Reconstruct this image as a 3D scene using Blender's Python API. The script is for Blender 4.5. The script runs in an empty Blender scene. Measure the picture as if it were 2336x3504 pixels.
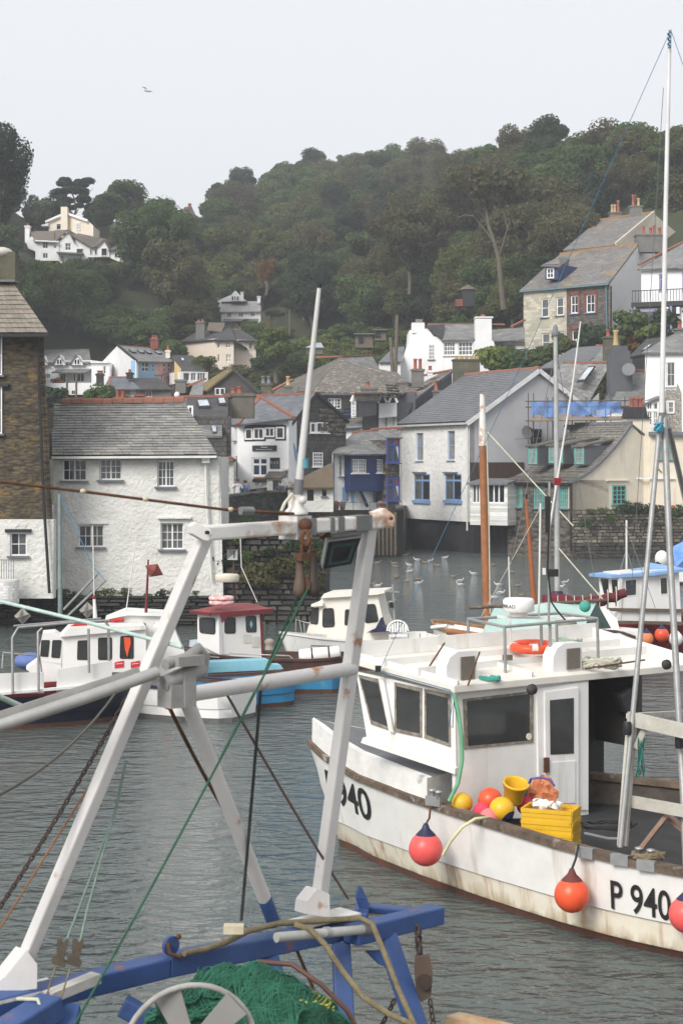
import bpy, bmesh, math, random
import numpy as np
from mathutils import Vector, Matrix
random.seed(7); RNG = np.random.default_rng(11)
SC = bpy.context.scene; COL = SC.collection
V = Vector
# ------------------------------------------------------------------ camera, sky, sun, exposure
F, CX, YH, EYE = 6000.0, 1168.0, 1590.0, 5.5      # lens in photo pixels, principal column, horizon row, eye height above the water
cam = bpy.data.cameras.new('camera'); camo = bpy.data.objects.new('camera', cam); COL.objects.link(camo)
camo.location = (0, 0, EYE); camo.rotation_euler = (math.radians(90), 0, 0)
cam.sensor_fit = 'VERTICAL'; cam.sensor_height = 22.5; cam.sensor_width = 15.0
cam.lens = F / 3504 * 22.5; cam.shift_y = -(1752 - YH) / 3504
cam.clip_start = .1; cam.clip_end = 3000
cam.dof.use_dof = True; cam.dof.focus_distance = 70; cam.dof.aperture_fstop = 4.5
SC.camera = camo
W = bpy.data.worlds.new('World'); SC.world = W; W.use_nodes = True
wn = W.node_tree; bg = wn.nodes['Background']
SUN_EL, SUN_AZ = math.radians(38), math.radians(215)
sk = wn.nodes.new('ShaderNodeTexSky'); sk.sky_type = 'NISHITA'; sk.sun_disc = False
sk.sun_elevation = SUN_EL; sk.sun_rotation = SUN_AZ; sk.dust_density = 6; sk.air_density = 1.2
hs = wn.nodes.new('ShaderNodeHueSaturation'); hs.inputs['Saturation'].default_value = .35
mx = wn.nodes.new('ShaderNodeMix'); mx.data_type = 'RGBA'; mx.inputs[0].default_value = .85
mx.inputs[7].default_value = (4.4, 4.5, 4.7, 1)       # the even overcast veil
wn.links.new(sk.outputs[0], hs.inputs['Color']); wn.links.new(hs.outputs[0], mx.inputs[6])
wn.links.new(mx.outputs[2], bg.inputs['Color']); bg.inputs['Strength'].default_value = .1
sl = bpy.data.lights.new('sun', 'SUN'); so = bpy.data.objects.new('sun', sl); COL.objects.link(so)
sl.energy = 1.5; sl.angle = math.radians(25); sl.color = (1, .97, .93)
sd = V((math.sin(SUN_AZ) * math.cos(SUN_EL), math.cos(SUN_AZ) * math.cos(SUN_EL), math.sin(SUN_EL)))
so.rotation_euler = sd.to_track_quat('Z', 'Y').to_euler(); so.location = (-20, -20, 60)
SC.view_settings.view_transform = 'Standard'; SC.view_settings.look = 'None'
SC.view_settings.exposure = 1.12; SC.view_settings.gamma = 1
SC.render.engine = 'CYCLES'
try:
    SC.cycles.use_denoising = True
    SC.cycles.max_bounces = 6; SC.cycles.volume_bounces = 0
except Exception: pass

def P(px, py, Y):                # the world point that stands at depth Y on the sight line of a photo pixel
    return V(((px - CX) * Y / F, Y, EYE - (py - YH) * Y / F))

# ------------------------------------------------------------------ materials
MATS = {}
def mat(name, c, c2=None, sc=2., rough=.75, bump=0., bsc=25., metal=0., brick=None, stain=None, streak=False, spec=.4, uv=False, hue=0., vor=None, bdist=.03):
    if name in MATS: return MATS[name]
    m = bpy.data.materials.new(name); m.use_nodes = True; nt = m.node_tree; N = nt.nodes; L = nt.links
    b = N['Principled BSDF']; b.inputs['Roughness'].default_value = rough; b.inputs['Metallic'].default_value = metal
    b.inputs['Specular IOR Level'].default_value = spec
    tc = N.new('ShaderNodeTexCoord'); co = tc.outputs['UV'] if uv else tc.outputs['Object']
    def noise(scale, det=5, vec=None):
        n = N.new('ShaderNodeTexNoise'); n.inputs['Scale'].default_value = scale; n.inputs['Detail'].default_value = det
        n.inputs['Roughness'].default_value = .62
        L.new(vec or co, n.inputs['Vector']); return n.outputs['Fac']
    def ramp(fac, a, bb):
        r = N.new('ShaderNodeMapRange'); r.inputs['From Min'].default_value = a; r.inputs['From Max'].default_value = bb
        L.new(fac, r.inputs['Value']); return r.outputs['Result']
    def mix(fac, a, bb):
        x = N.new('ShaderNodeMix'); x.data_type = 'RGBA'
        if isinstance(fac, (int, float)): x.inputs[0].default_value = fac
        else: L.new(fac, x.inputs[0])
        for k, q in ((6, a), (7, bb)):
            if isinstance(q, tuple): x.inputs[k].default_value = (*q[:3], 1)
            else: L.new(q, x.inputs[k])
        return x.outputs[2]
    c2 = c2 or tuple(x * .82 for x in c)
    col = mix(ramp(noise(sc), .35, .65), c, c2); height = None
    if brick:
        bw, bh, mort, mc = brick
        t = N.new('ShaderNodeTexBrick'); t.inputs['Brick Width'].default_value = bw; t.inputs['Row Height'].default_value = bh
        t.inputs['Scale'].default_value = 1; t.inputs['Mortar Size'].default_value = mort; t.inputs['Mortar Smooth'].default_value = .3
        t.inputs['Color1'].default_value = (.72, .72, .72, 1); t.inputs['Color2'].default_value = (1.15, 1.15, 1.15, 1); t.inputs['Mortar'].default_value = (*mc, 1)
        # let the joints wander a little
        ad = N.new('ShaderNodeVectorMath'); ad.operation = 'MULTIPLY_ADD'
        nn = N.new('ShaderNodeTexNoise'); nn.inputs['Scale'].default_value = 1.5 / bw; L.new(tc.outputs['UV'], nn.inputs['Vector'])
        L.new(nn.outputs['Color'], ad.inputs[0]); ad.inputs[1].default_value = (bh * .35,) * 3; L.new(tc.outputs['UV'], ad.inputs[2])
        L.new(ad.outputs[0], t.inputs['Vector'])
        x = N.new('ShaderNodeMix'); x.data_type = 'RGBA'; x.blend_type = 'MULTIPLY'; x.inputs[0].default_value = 1
        L.new(col, x.inputs[6]); L.new(t.outputs['Color'], x.inputs[7]); col = x.outputs[2]
        inv = N.new('ShaderNodeMath'); inv.operation = 'SUBTRACT'; inv.inputs[0].default_value = 1; L.new(t.outputs['Fac'], inv.inputs[1]); height = inv.outputs[0]
    if vor:
        vs, vc = vor
        t = N.new('ShaderNodeTexVoronoi'); t.inputs['Scale'].default_value = vs
        mp = N.new('ShaderNodeMapping'); mp.inputs['Scale'].default_value = (1, 1, 2.7); L.new(tc.outputs['Object'], mp.inputs[0]); L.new(mp.outputs[0], t.inputs['Vector'])
        col = mix(ramp(t.outputs['Distance'], .45, .75), col, vc)
        sep = N.new('ShaderNodeSeparateColor'); L.new(t.outputs['Color'], sep.inputs[0])
        x = N.new('ShaderNodeMix'); x.data_type = 'RGBA'; x.blend_type = 'MULTIPLY'; x.inputs[0].default_value = .8
        L.new(col, x.inputs[6]); L.new(ramp(sep.outputs[0], -.6, 1.), x.inputs[7]); col = x.outputs[2]
        inv = N.new('ShaderNodeMath'); inv.operation = 'SUBTRACT'; inv.inputs[0].default_value = 1; L.new(t.outputs['Distance'], inv.inputs[1]); height = inv.outputs[0]
    if stain:
        scol, ss, lo, hi = stain
        vec = None
        if streak:
            mp = N.new('ShaderNodeMapping'); mp.inputs['Scale'].default_value = (1, 1, .12); L.new(co, mp.inputs[0]); vec = mp.outputs[0]
        col = mix(ramp(noise(ss, 6, vec), lo, hi), col, scol)
    if hue:
        oi = N.new('ShaderNodeObjectInfo'); h = N.new('ShaderNodeHueSaturation')
        mr = N.new('ShaderNodeMapRange'); mr.inputs['To Min'].default_value = 1 - hue; mr.inputs['To Max'].default_value = 1 + hue
        L.new(oi.outputs['Random'], mr.inputs['Value']); L.new(mr.outputs[0], h.inputs['Value']); L.new(col, h.inputs['Color']); col = h.outputs[0]
    L.new(col, b.inputs['Base Color'])
    if bump or height is not None:
        bp = N.new('ShaderNodeBump'); bp.inputs['Strength'].default_value = bump or .5; bp.inputs["Distance"].default_value = bdist
        if height is not None:
            s = N.new('ShaderNodeMath'); s.operation = 'ADD'; L.new(height, s.inputs[0]); L.new(noise(bsc), s.inputs[1]); L.new(s.outputs[0], bp.inputs['Height'])
        else: L.new(noise(bsc), bp.inputs['Height'])
        L.new(bp.outputs[0], b.inputs['Normal'])
    MATS[name] = m; return m

def glass(name, c, rough=.06):
    m = mat(name, c, tuple(x * .55 for x in c), 1.2, rough, spec=.6); return m

WHITEWASH = mat('whitewashed rubble', (.74, .73, .69), (.62, .61, .57), 1.1, .85, 1.0, 6.5, bdist=.08, stain=((.46, .45, .40), .9, .55, .8))
WHITEWALL = mat('white render', (.80, .80, .80), (.74, .74, .735), 1.2, .8, .25, 9, stain=((.5, .5, .48), 1.3, .62, .85), streak=True)
ROUGHWHITE = mat('rough white roughcast', (.80, .79, .76), (.70, .69, .66), 2.2, .85, 1.0, 3.2, bdist=.08)
CREAMWALL = mat('cream render', (.75, .68, .55), (.69, .62, .50), 1.5, .85, .25, 12, stain=((.45, .40, .32), 1.2, .6, .85), streak=True)
PINKCREAM = mat('pale cream render', (.72, .62, .52), (.68, .58, .48), .8, .85, .1, 12)
STONECREAM = mat('painted cream stone', (.52, .49, .39), (.46, .43, .34), 2, .85, .6, 8, brick=(.5, .22, .012, (.85, .85, .85)))
GREYWALL = mat('grey render', (.42, .42, .435), (.38, .38, .395), .8, .85, .1, 12)
DARKGREY = mat('dark grey render', (.11, .115, .125), (.085, .09, .10), 1, .85, .2, 12)
BROWNSTONE = mat('lichened brown stone', (.155, .118, .066), (.075, .062, .045), 1.8, .9, 1.0, 9, vor=(4.2, (.055, .046, .036)), stain=((.22, .145, .045), 1.6, .56, .72))
STONE = mat('grey brown rubble stone', (.20, .175, .14), (.13, .115, .095), 2.5, .9, .9, 9, vor=(2.2, (.07, .06, .05)))
DARKSTONE = mat('dark wet harbour stone', (.05, .048, .044), (.024, .023, .022), 1.4, .75, .9, 7, vor=(1.8, (.015, .015, .014)))
PLINTH = mat('black tarred plinth', (.035, .034, .036), (.016, .016, .017), .9, .8, .9, 6, stain=((.09, .085, .08), 1.1, .58, .8), streak=True)
SLATE = mat('grey slate', (.25, .248, .24), (.165, .165, .16), 1.1, .6, .5, 14, brick=(.34, .2, .012, (.45, .45, .45)))
SLATE_OLD = mat('old brown slate', (.17, .155, .13), (.10, .092, .08), 1.0, .8, .6, 10, brick=(.36, .22, .014, (.45, .45, .45)), stain=((.24, .20, .13), 1.4, .55, .75))
SLATE_DARK = mat('dark slate', (.072, .07, .07), (.045, .045, .047), 1.0, .7, .5, 14, brick=(.34, .2, .012, (.5, .5, .5)))
SLATE_BLUE = mat('smooth blue slate', (.155, .165, .18), (.12, .13, .142), .7, .55, .4, 14, brick=(.45, .22, .01, (.55, .55, .55)))
SLATE_LICHEN = mat('lichened slate', (.22, .21, .20), (.15, .145, .14), 1.1, .75, .5, 14, brick=(.34, .2, .012, (.45, .45, .45)), stain=((.34, .20, .05), .8, .54, .72))
SLATE_HUNG = mat('slate hung wall', (.10, .094, .084), (.06, .057, .052), 1.6, .75, .7, 12, brick=(.3, .24, .016, (.35, .35, .35)), stain=((.16, .15, .14), 2.4, .6, .75))
RUBBLEROOF = mat('grouted roof with lichen', (.16, .14, .115), (.10, .088, .075), 1.2, .95, .8, 8, stain=((.42, .39, .34), 3.2, .54, .66))
OCHREROOF = mat('mossy ochre roof', (.20, .155, .06), (.14, .11, .055), 1.4, .95, .5, 12)
TERRACOTTA = mat('terracotta ridge', (.33, .115, .07), (.20, .09, .06), 2.5, .85, .4, 14, stain=((.17, .13, .10), 3, .52, .66))
REDPOT = mat('red chimney pot', (.36, .10, .06), (.26, .08, .055), 3, .8, .2, 20)
BUFFPOT = mat('buff chimney pot', (.52, .36, .17), (.40, .28, .14), 3, .8, .2, 20)
REDBRICK = mat('red brick', (.25, .085, .06), (.19, .07, .05), 2, .9, .4, 14, brick=(.22, .075, .01, (.9, .9, .9)))
MOSSCHIM = mat('mossy chimney', (.12, .115, .075), (.075, .075, .055), 2.0, .95, .5, 10, stain=((.20, .18, .12), 2.4, .58, .75))
CONCRETE = mat('grey chimney render', (.19, .185, .17), (.14, .135, .125), 2.0, .95, .4, 12)
WFRAME = mat('white window paint', (.80, .80, .79), (.74, .74, .73), 4, .5)
BLUEFRAME = mat('light blue window paint', (.20, .33, .54), (.17, .28, .47), 4, .5)
ROYAL = mat('royal blue paint', (.07, .09, .36), (.055, .075, .29), 3, .5)
NAVYWALL = mat('navy blue boarding', (.016, .037, .125), (.014, .032, .105), 2, .5)
TEAL = mat('teal window paint', (.12, .42, .37), (.10, .36, .31), 3, .5)
LILAC = mat('lilac paint', (.36, .34, .58), None, 3, .5)
BLACKPAINT = mat('black paint', (.012, .012, .013), (.02, .02, .02), 3, .5)
DARKBOARD = mat('dark boarding', (.03, .03, .032), (.022, .022, .024), 3, .6)
BROWNBOARD = mat('brown boarding', (.065, .038, .03), (.05, .03, .024), 3, .6)
PIPEWHITE = mat('white pipe', (.72, .71, .67), None, 4, .5)
LEAD = mat('lead flashing', (.17, .175, .19), (.13, .135, .145), 3, .6)
GLASS_D = glass('dark window glass', (.02, .022, .024))
GLASS_M = glass('window glass with blind', (.12, .125, .125))
GLASS_L = glass('window glass with net curtain', (.30, .30, .29))
GLASS_S = glass('skylight glass', (.55, .60, .66), .12)
TIMBER = mat('weathered timber', (.16, .13, .095), (.10, .08, .06), 6, .85, .4, 20)
STEEL = mat('galvanised steel', (.42, .42, .42), (.33, .33, .33), 5, .45, metal=.6)

# ------------------------------------------------------------------ mesh builder
OFF = {}
class MB:
    def __init__(s): s.v = []; s.f = []; s.sm = []
    def add(s, vs, fs, smooth=False):
        o = len(s.v); s.v += [V(p) for p in vs]
        s.f += [tuple(i + o for i in f) for f in fs]; s.sm += [smooth] * len(fs); return s
    def poly(s, pts, smooth=False): return s.add(pts, [tuple(range(len(pts)))], smooth)
    def prism(s, pts, vec):
        n = len(pts); vec = V(vec); q = [V(p) for p in pts] + [V(p) + vec for p in pts]
        return s.add(q, [tuple(range(n)), tuple(range(2 * n - 1, n - 1, -1))] + [(i, i + n, (i + 1) % n + n, (i + 1) % n) for i in range(n)])
    def box(s, c, sz, ax=None):
        c = V(c); ax = ax or (V((1, 0, 0)), V((0, 1, 0)), V((0, 0, 1)))
        h = [a * (k / 2) for a, k in zip(ax, sz)]
        p = [c + h[0] * i + h[1] * j + h[2] * k for k in (-1, 1) for j in (-1, 1) for i in (-1, 1)]
        return s.add(p, [(0, 2, 3, 1), (4, 5, 7, 6), (0, 1, 5, 4), (2, 6, 7, 3), (0, 4, 6, 2), (1, 3, 7, 5)])
    def bar(s, a, b, w, h=None, up=(0, 0, 1)):
        a, b = V(a), V(b); d = (b - a); L = d.length; d.normalize(); up = V(up)
        if abs(d.dot(up)) > .98: up = V((0, 1, 0))
        x = d.cross(up).normalized(); y = x.cross(d)
        return s.box((a + b) / 2, (w, h or w, L), (x, y, d))
    def tube(s, pts, r, n=8, r1=None, closed=False, caps=True):
        pts = [V(p) for p in pts]; m = len(pts); r1 = r if r1 is None else r1; vs = []; fs = []
        ref = None
        for i, p in enumerate(pts):
            if closed: t = pts[(i + 1) % m] - pts[i - 1]
            else: t = pts[min(i + 1, m - 1)] - pts[max(i - 1, 0)]
            t.normalize()
            if ref is None:
                ref = V((0, 0, 1)) if abs(t.z) < .9 else V((1, 0, 0))
            x = (ref - t * ref.dot(t)); x.normalize(); ref = x; y = t.cross(x)
            rr = r + (r1 - r) * i / max(m - 1, 1)
            if callable(r): rr = r(i / max(m - 1, 1))
            vs += [p + x * (rr * math.cos(2 * math.pi * k / n)) + y * (rr * math.sin(2 * math.pi * k / n)) for k in range(n)]
        for i in range(m if closed else m - 1):
            j = (i + 1) % m
            fs += [(i * n + k, i * n + (k + 1) % n, j * n + (k + 1) % n, j * n + k) for k in range(n)]
        s.add(vs, fs, True)
        if caps and not closed:
            s.add(vs[:n], [tuple(range(n - 1, -1, -1))]); s.add(vs[-n:], [tuple(range(n))])
        return s
    def lathe(s, c, prof, n=16, ax=(0, 0, 1)):
        c = V(c); ax = V(ax).normalized(); x = ax.cross(V((0, 1, 0)) if abs(ax.y) < .9 else V((1, 0, 0))).normalized(); y = ax.cross(x)
        vs = []; m = len(prof)
        for r, z in prof: vs += [c + ax * z + x * (r * math.cos(2 * math.pi * k / n)) + y * (r * math.sin(2 * math.pi * k / n)) for k in range(n)]
        fs = [(i * n + k, i * n + (k + 1) % n, (i + 1) * n + (k + 1) % n, (i + 1) * n + k) for i in range(m - 1) for k in range(n)]
        s.add(vs, fs, True)
        if prof[0][0] > 1e-4: s.add(vs[:n], [tuple(range(n - 1, -1, -1))])
        if prof[-1][0] > 1e-4: s.add(vs[-n:], [tuple(range(n))])
        return s
    def ball(s, c, r, n=14, m=9, sz=1):
        return s.lathe(c, [(max(1e-5, r * math.sin(math.pi * i / m)), -r * sz * math.cos(math.pi * i / m)) for i in range(m + 1)], n)
    def build(s, name, material, parent=None, kind=None, label=None, smooth=None, bevel=0):
        me = bpy.data.meshes.new(name); me.from_pydata([tuple(p) for p in s.v], [], s.f)
        me.polygons.foreach_set('use_smooth', [bool(x) if smooth is None else smooth for x in s.sm])
        n = len(me.loops); uv = me.uv_layers.new(name='UVMap'); arr = np.zeros((n, 2), 'f')
        co = np.empty(len(me.vertices) * 3, 'f'); me.vertices.foreach_get('co', co); co = co.reshape(-1, 3)
        for p in me.polygons:
            nn = p.normal
            if abs(nn.z) > .999: t = V((1, 0, 0)); b = V((0, 1, 0))
            else: t = V((-nn.y, nn.x, 0)).normalized(); b = nn.cross(t)
            ids = list(p.loop_indices); pv = co[list(p.vertices)]
            arr[ids, 0] = pv @ np.array(t, 'f'); arr[ids, 1] = pv @ np.array(b, 'f')
        uv.data.foreach_set('uv', arr.ravel())
        me.materials.append(material)
        o = bpy.data.objects.new(name, me); COL.objects.link(o)
        if bevel:
            md = o.modifiers.new('bevel', 'BEVEL'); md.width = bevel; md.segments = 2; md.limit_method = 'ANGLE'
        if parent is not None:
            o.parent = parent; o.location = -OFF.get(parent.name, V((0, 0, 0)))
        if kind: o['kind'] = kind
        if label: o['label'] = label
        OFF[o.name] = V((0, 0, 0)); return o

def thing(name, label, cat, loc=(0, 0, 0), group=None):
    o = bpy.data.objects.new(name, None); COL.objects.link(o); o.location = loc; o.empty_display_size = .3
    o['label'] = label; o['category'] = cat
    if group: o['group'] = group
    OFF[o.name] = V(loc); return o
def tag(o, label, cat, group=None):
    o['label'] = label; o['category'] = cat
    if group: o['group'] = group
    return o
def structure(o): o['kind'] = 'structure'; return o
def copytree(o, loc=None, rz=None, sc=None, label=None, parent=None):
    c = o.copy(); COL.objects.link(c)
    if parent is not None: c.parent = parent
    if loc is not None: c.location = loc
    if rz is not None: c.rotation_euler = (0, 0, rz)
    if sc is not None: c.scale = sc if hasattr(sc, '__len__') else (sc,) * 3
    if label: c['label'] = label
    for ch in list(o.children): copytree(ch, parent=c)
    return c

# ------------------------------------------------------------------ facade: a vertical wall plane that window and wall edges are measured on
class Fac:
    def __init__(s, xl, yl, xr, yr):
        s.a = V(((xl - CX) * yl / F, yl)); s.b = V(((xr - CX) * yr / F, yr)); s.d = (s.b - s.a).normalized(); s.n = V((s.d.y, -s.d.x))
        s.len = (s.b - s.a).length
    @classmethod
    def world(c, a, b):
        q = c.__new__(c); q.a = V(a); q.b = V(b); q.d = (q.b - q.a).normalized(); q.n = V((q.d.y, -q.d.x)); q.len = (q.b - q.a).length; return q
    def uv(s, px, py):
        k = (px - CX) / F; t = (k * s.a.y - s.a.x) / (s.d.x - k * s.d.y); Y = s.a.y + t * s.d.y
        return t, EYE - (py - YH) * Y / F
    def pt(s, t, z, o=0.):
        p = s.a + s.d * t + s.n * o; return V((p.x, p.y, z))
    def p(s, px, py, o=0.):
        t, z = s.uv(px, py); return s.pt(t, z, o)
    def rect(s, x0, y0, x1, y1):
        xm, ym = (x0 + x1) / 2, (y0 + y1) / 2
        return s.uv(x0, ym)[0], s.uv(x1, ym)[0], s.uv(xm, y1)[1], s.uv(xm, y0)[1]
    def side(s, depth): return Fac.world(s.b, s.b - s.n * depth)        # the wall running back from the right corner
    def lside(s, depth): return Fac.world(s.a - s.n * depth, s.a)
    @property
    def ax(s): return (V((s.d.x, s.d.y, 0)), V((s.n.x, s.n.y, 0)), V((0, 0, 1)))

def window(par, fac, r, cols=2, rows=2, fm=None, gm=None, rec=.1, sill=None, fw=.05, bw=.022, mull=(), lintel=None, each=True, sillw=.06, frame_out=0.):
    """r = (s0, s1, z0, z1) on the facade; frame with glazing bars, panes behind them, sill and lintel"""
    fm = fm or WFRAME; gm = gm or GLASS_D; s0, s1, z0, z1 = r; ax = fac.ax; b = MB(); o = -rec + frame_out
    def bx(a0, a1, c0, c1, th, off): b.box(fac.pt((a0 + a1) / 2, (c0 + c1) / 2, off), (a1 - a0, th, c1 - c0), ax)
    bx(s0, s0 + fw, z0, z1, .06, o); bx(s1 - fw, s1, z0, z1, .06, o)
    bx(s0 + fw, s1 - fw, z0, z0 + fw, .06, o); bx(s0 + fw, s1 - fw, z1 - fw, z1, .06, o)
    S0, S1, Z0, Z1 = s0 + fw, s1 - fw, z0 + fw, z1 - fw
    for i in range(1, cols):
        w = bw * 2.4 if i in mull else bw; x = S0 + (S1 - S0) * i / cols
        bx(x - w / 2, x + w / 2, Z0, Z1, .05, o)
    ys = rows if isinstance(rows, (list, tuple)) else [j / rows for j in range(1, rows)]
    for y in ys:
        y = Z0 + (Z1 - Z0) * y; bx(S0, S1, y - bw / 2, y + bw / 2, .044, o)
    w = b.build('window', fm, par)
    gm = gm if isinstance(gm, (list, tuple)) else [gm]
    cuts = [0] + list(ys) + [1]
    if each:
        for i in range(cols):
            for j in range(len(cuts) - 1):
                a0, a1 = S0 + (S1 - S0) * i / cols, S0 + (S1 - S0) * (i + 1) / cols
                c0, c1 = Z0 + (Z1 - Z0) * cuts[j], Z0 + (Z1 - Z0) * cuts[j + 1]
                tl = random.uniform(-.004, .004)
                MB().poly([fac.pt(a0, c0, o - .012), fac.pt(a1, c0, o - .012 + tl), fac.pt(a1, c1, o - .012), fac.pt(a0, c1, o - .012 - tl)]).build('pane', gm[(i * len(gm)) // cols], w)
    else:
        MB().poly([fac.pt(S0, Z0, o - .012), fac.pt(S1, Z0, o - .012), fac.pt(S1, Z1, o - .012), fac.pt(S0, Z1, o - .012)]).build('pane', gm[0], w)
    if sill:
        MB().box(fac.pt((s0 + s1) / 2, z0 - sillw / 2, .04), (s1 - s0 + .16, .2, sillw), ax).build('sill', sill, w)
    if lintel:
        MB().box(fac.pt((s0 + s1) / 2, z1 + .06, .03), (s1 - s0 + .3, .14, .1), ax).build('lintel', lintel, w)
    return w

def wall(par, fac, x0, y0, x1, y1, m, wins=(), thick=.35, back=0, name='wall', reveal=True, **kw):
    """a rectangular wall between photo columns x0..x1 (None: the facade's ends) and rows y0..y1, with real openings"""
    s0 = 0 if x0 is None else fac.uv(x0, (y0 + y1) / 2)[0]; s1 = fac.len if x1 is None else fac.uv(x1, (y0 + y1) / 2)[0]
    xm = (x0 if x0 is not None else 0)
    zt = fac.pt((s0 + s1) / 2, 0); Ym = zt.y
    z1 = EYE - (y0 - YH) * Ym / F; z0 = EYE - (y1 - YH) * Ym / F
    R = []
    for w in wins:
        q = fac.rect(*w[:4]); q = (max(q[0], s0 + .03), min(q[1], s1 - .03), max(q[2], z0 + .03), min(q[3], z1 - .03)); R.append(q)
    b = MB(); gs = sorted({s0, s1, *[q[0] for q in R], *[q[1] for q in R]}); gz = sorted({z0, z1, *[q[2] for q in R], *[q[3] for q in R]})
    for i in range(len(gs) - 1):
        for j in range(len(gz) - 1):
            cs, cz = (gs[i] + gs[i + 1]) / 2, (gz[j] + gz[j + 1]) / 2
            if any(q[0] < cs < q[1] and q[2] < cz < q[3] for q in R): continue
            b.poly([fac.pt(gs[i], gz[j]), fac.pt(gs[i + 1], gz[j]), fac.pt(gs[i + 1], gz[j + 1]), fac.pt(gs[i], gz[j + 1])])
    for a0, a1, c0, c1 in R:
        for (p, q) in (((a0, c0), (a0, c1)), ((a0, c1), (a1, c1)), ((a1, c1), (a1, c0)), ((a1, c0), (a0, c0))):
            b.poly([fac.pt(*p), fac.pt(*q), fac.pt(*q, -thick), fac.pt(*p, -thick)])
    t = back or thick
    c = [fac.pt(s0, z0), fac.pt(s1, z0), fac.pt(s1, z1), fac.pt(s0, z1)]; k = [fac.pt(s0, z0, -t), fac.pt(s1, z0, -t), fac.pt(s1, z1, -t), fac.pt(s0, z1, -t)]
    for i in range(4): b.poly([c[i], k[i], k[(i + 1) % 4], c[(i + 1) % 4]])
    b.poly(k[::-1])
    o = b.build(name, m, par)
    for q, w in zip(R, wins):
        d = dict(kw); 
        if len(w) > 4: d['cols'], d['rows'] = w[4], w[5]
        if len(w) > 6: d.update(w[6])
        if d.pop('door', False): continue
        window(par, fac, q, **d)
    return o

def roof(par, pts, m, th=.1, name='roof'):
    n = (V(pts[1]) - V(pts[0])).cross(V(pts[2]) - V(pts[0])).normalized()
    if n.z < 0: n = -n; pts = pts[::-1]
    return MB().prism(pts, -n * th).build(name, m, par)
def ridge(par, a, b, m=None, r=.13, name='ridge_tile'):
    m = m or TERRACOTTA; a, b = V(a), V(b); return MB().bar(a, b, r * 2, r).build(name, m, par)
def ridge_tiles(par, a, b, n, m=None, r=.13, skip=()):
    a, b = V(a), V(b)
    for i in range(n):
        if i in skip: continue
        p, q = a.lerp(b, i / n), a.lerp(b, (i + .97) / n); j = V((0, 0, random.uniform(-.02, .02)))
        d = (q - p).normalized(); x = d.cross(V((0, 0, 1))).normalized()
        mb = MB(); pr = [(-r, -.05), (-r * .75, r * .55), (0, r * .9), (r * .75, r * .55), (r, -.05)]
        mb.add([p + j + x * u + V((0, 0, w)) for u, w in pr] + [q + j + x * u + V((0, 0, w)) for u, w in pr], [(k, k + 1, k + 6, k + 5) for k in range(4)] + [(0, 1, 2, 3, 4), (9, 8, 7, 6, 5)])
        mb.build('ridge_tile', m or TERRACOTTA, par)
def chimney(par, px0, px1, py0, py1, Y, m, depth=None, pots=(), cap=.12, potm=None, poth=.45, name='chimney', taper=0):
    """a stack between photo columns and rows at depth Y; pots are fractions across the top"""
    a, b = P(px0, py1, Y), P(px1, py0, Y); w = b.x - a.x; d = depth or w * .8; c = V(((a.x + b.x) / 2, Y + d / 2, (a.z + b.z) / 2))
    mb = MB(); mb.box(c, (w, d, b.z - a.z))
    if cap: mb.box((c.x, c.y, b.z - cap * .7), (w + .14, d + .14, cap))
    o = mb.build(name, m, par)
    for i, q in enumerate(pots):
        t, hh = q if isinstance(q, tuple) else (q, poth); x = a.x + w * t; pm = potm[i % len(potm)] if isinstance(potm, (list, tuple)) else (potm or REDPOT)
        MB().lathe((x, c.y, b.z), [(.15, 0), (.15, .06), (.125, .08), (.11, hh * .8), (.14, hh * .85), (.14, hh), (.09, hh), (.09, hh - .1)], 12).build('chimney_pot', pm, o)
    return o
def slates(par, a, b, c, d, rows, per, m, each=False, jit=.12, th=.022, name='slate', lap=.35, limit=300):
    """courses from the eave a->b up to the ridge d->c; each slate tilted on the one below"""
    a, b, c, d = map(V, (a, b, c, d)); n = (b - a).cross(d - a).normalized()
    if n.z < 0: n = -n
    mb = MB(); cnt = 0
    for r in range(rows):
        t0 = r / rows; t1 = min(1., (r + 1 + lap) / rows); L0, R0, L1, R1 = a.lerp(d, t0), b.lerp(c, t0), a.lerp(d, t1), b.lerp(c, t1)
        k = per + random.choice((-1, 0, 1)) if each else per
        cuts = [0]; off = random.uniform(.3, .7) if r % 2 else 1
        x = off / k
        while x < 1 - .3 / k: cuts.append(x); x += random.uniform(1 - jit * 2, 1 + jit * 2) / k
        cuts.append(1)
        for i in range(len(cuts) - 1):
            u, w = cuts[i] + .0012, cuts[i + 1] - .0012
            dr = random.uniform(-jit, jit) * .25 / rows; lift = random.uniform(.0, .014)
            dn = (a - d).normalized() * (dr * (a - d).length)
            p = [L0.lerp(R0, u) + dn + n * (th * 1.7 + lift), L0.lerp(R0, w) + dn + n * (th * 1.7 + lift), L1.lerp(R1, w) + n * .002, L1.lerp(R1, u) + n * .002]
            q = mb if not each or cnt >= limit else MB()
            q.prism(p, -n * th)
            if q is not mb: q.build(name, m, par); cnt += 1
    if mb.v: mb.build(name if not each else 'slates', m, par, kind='stuff')
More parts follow.
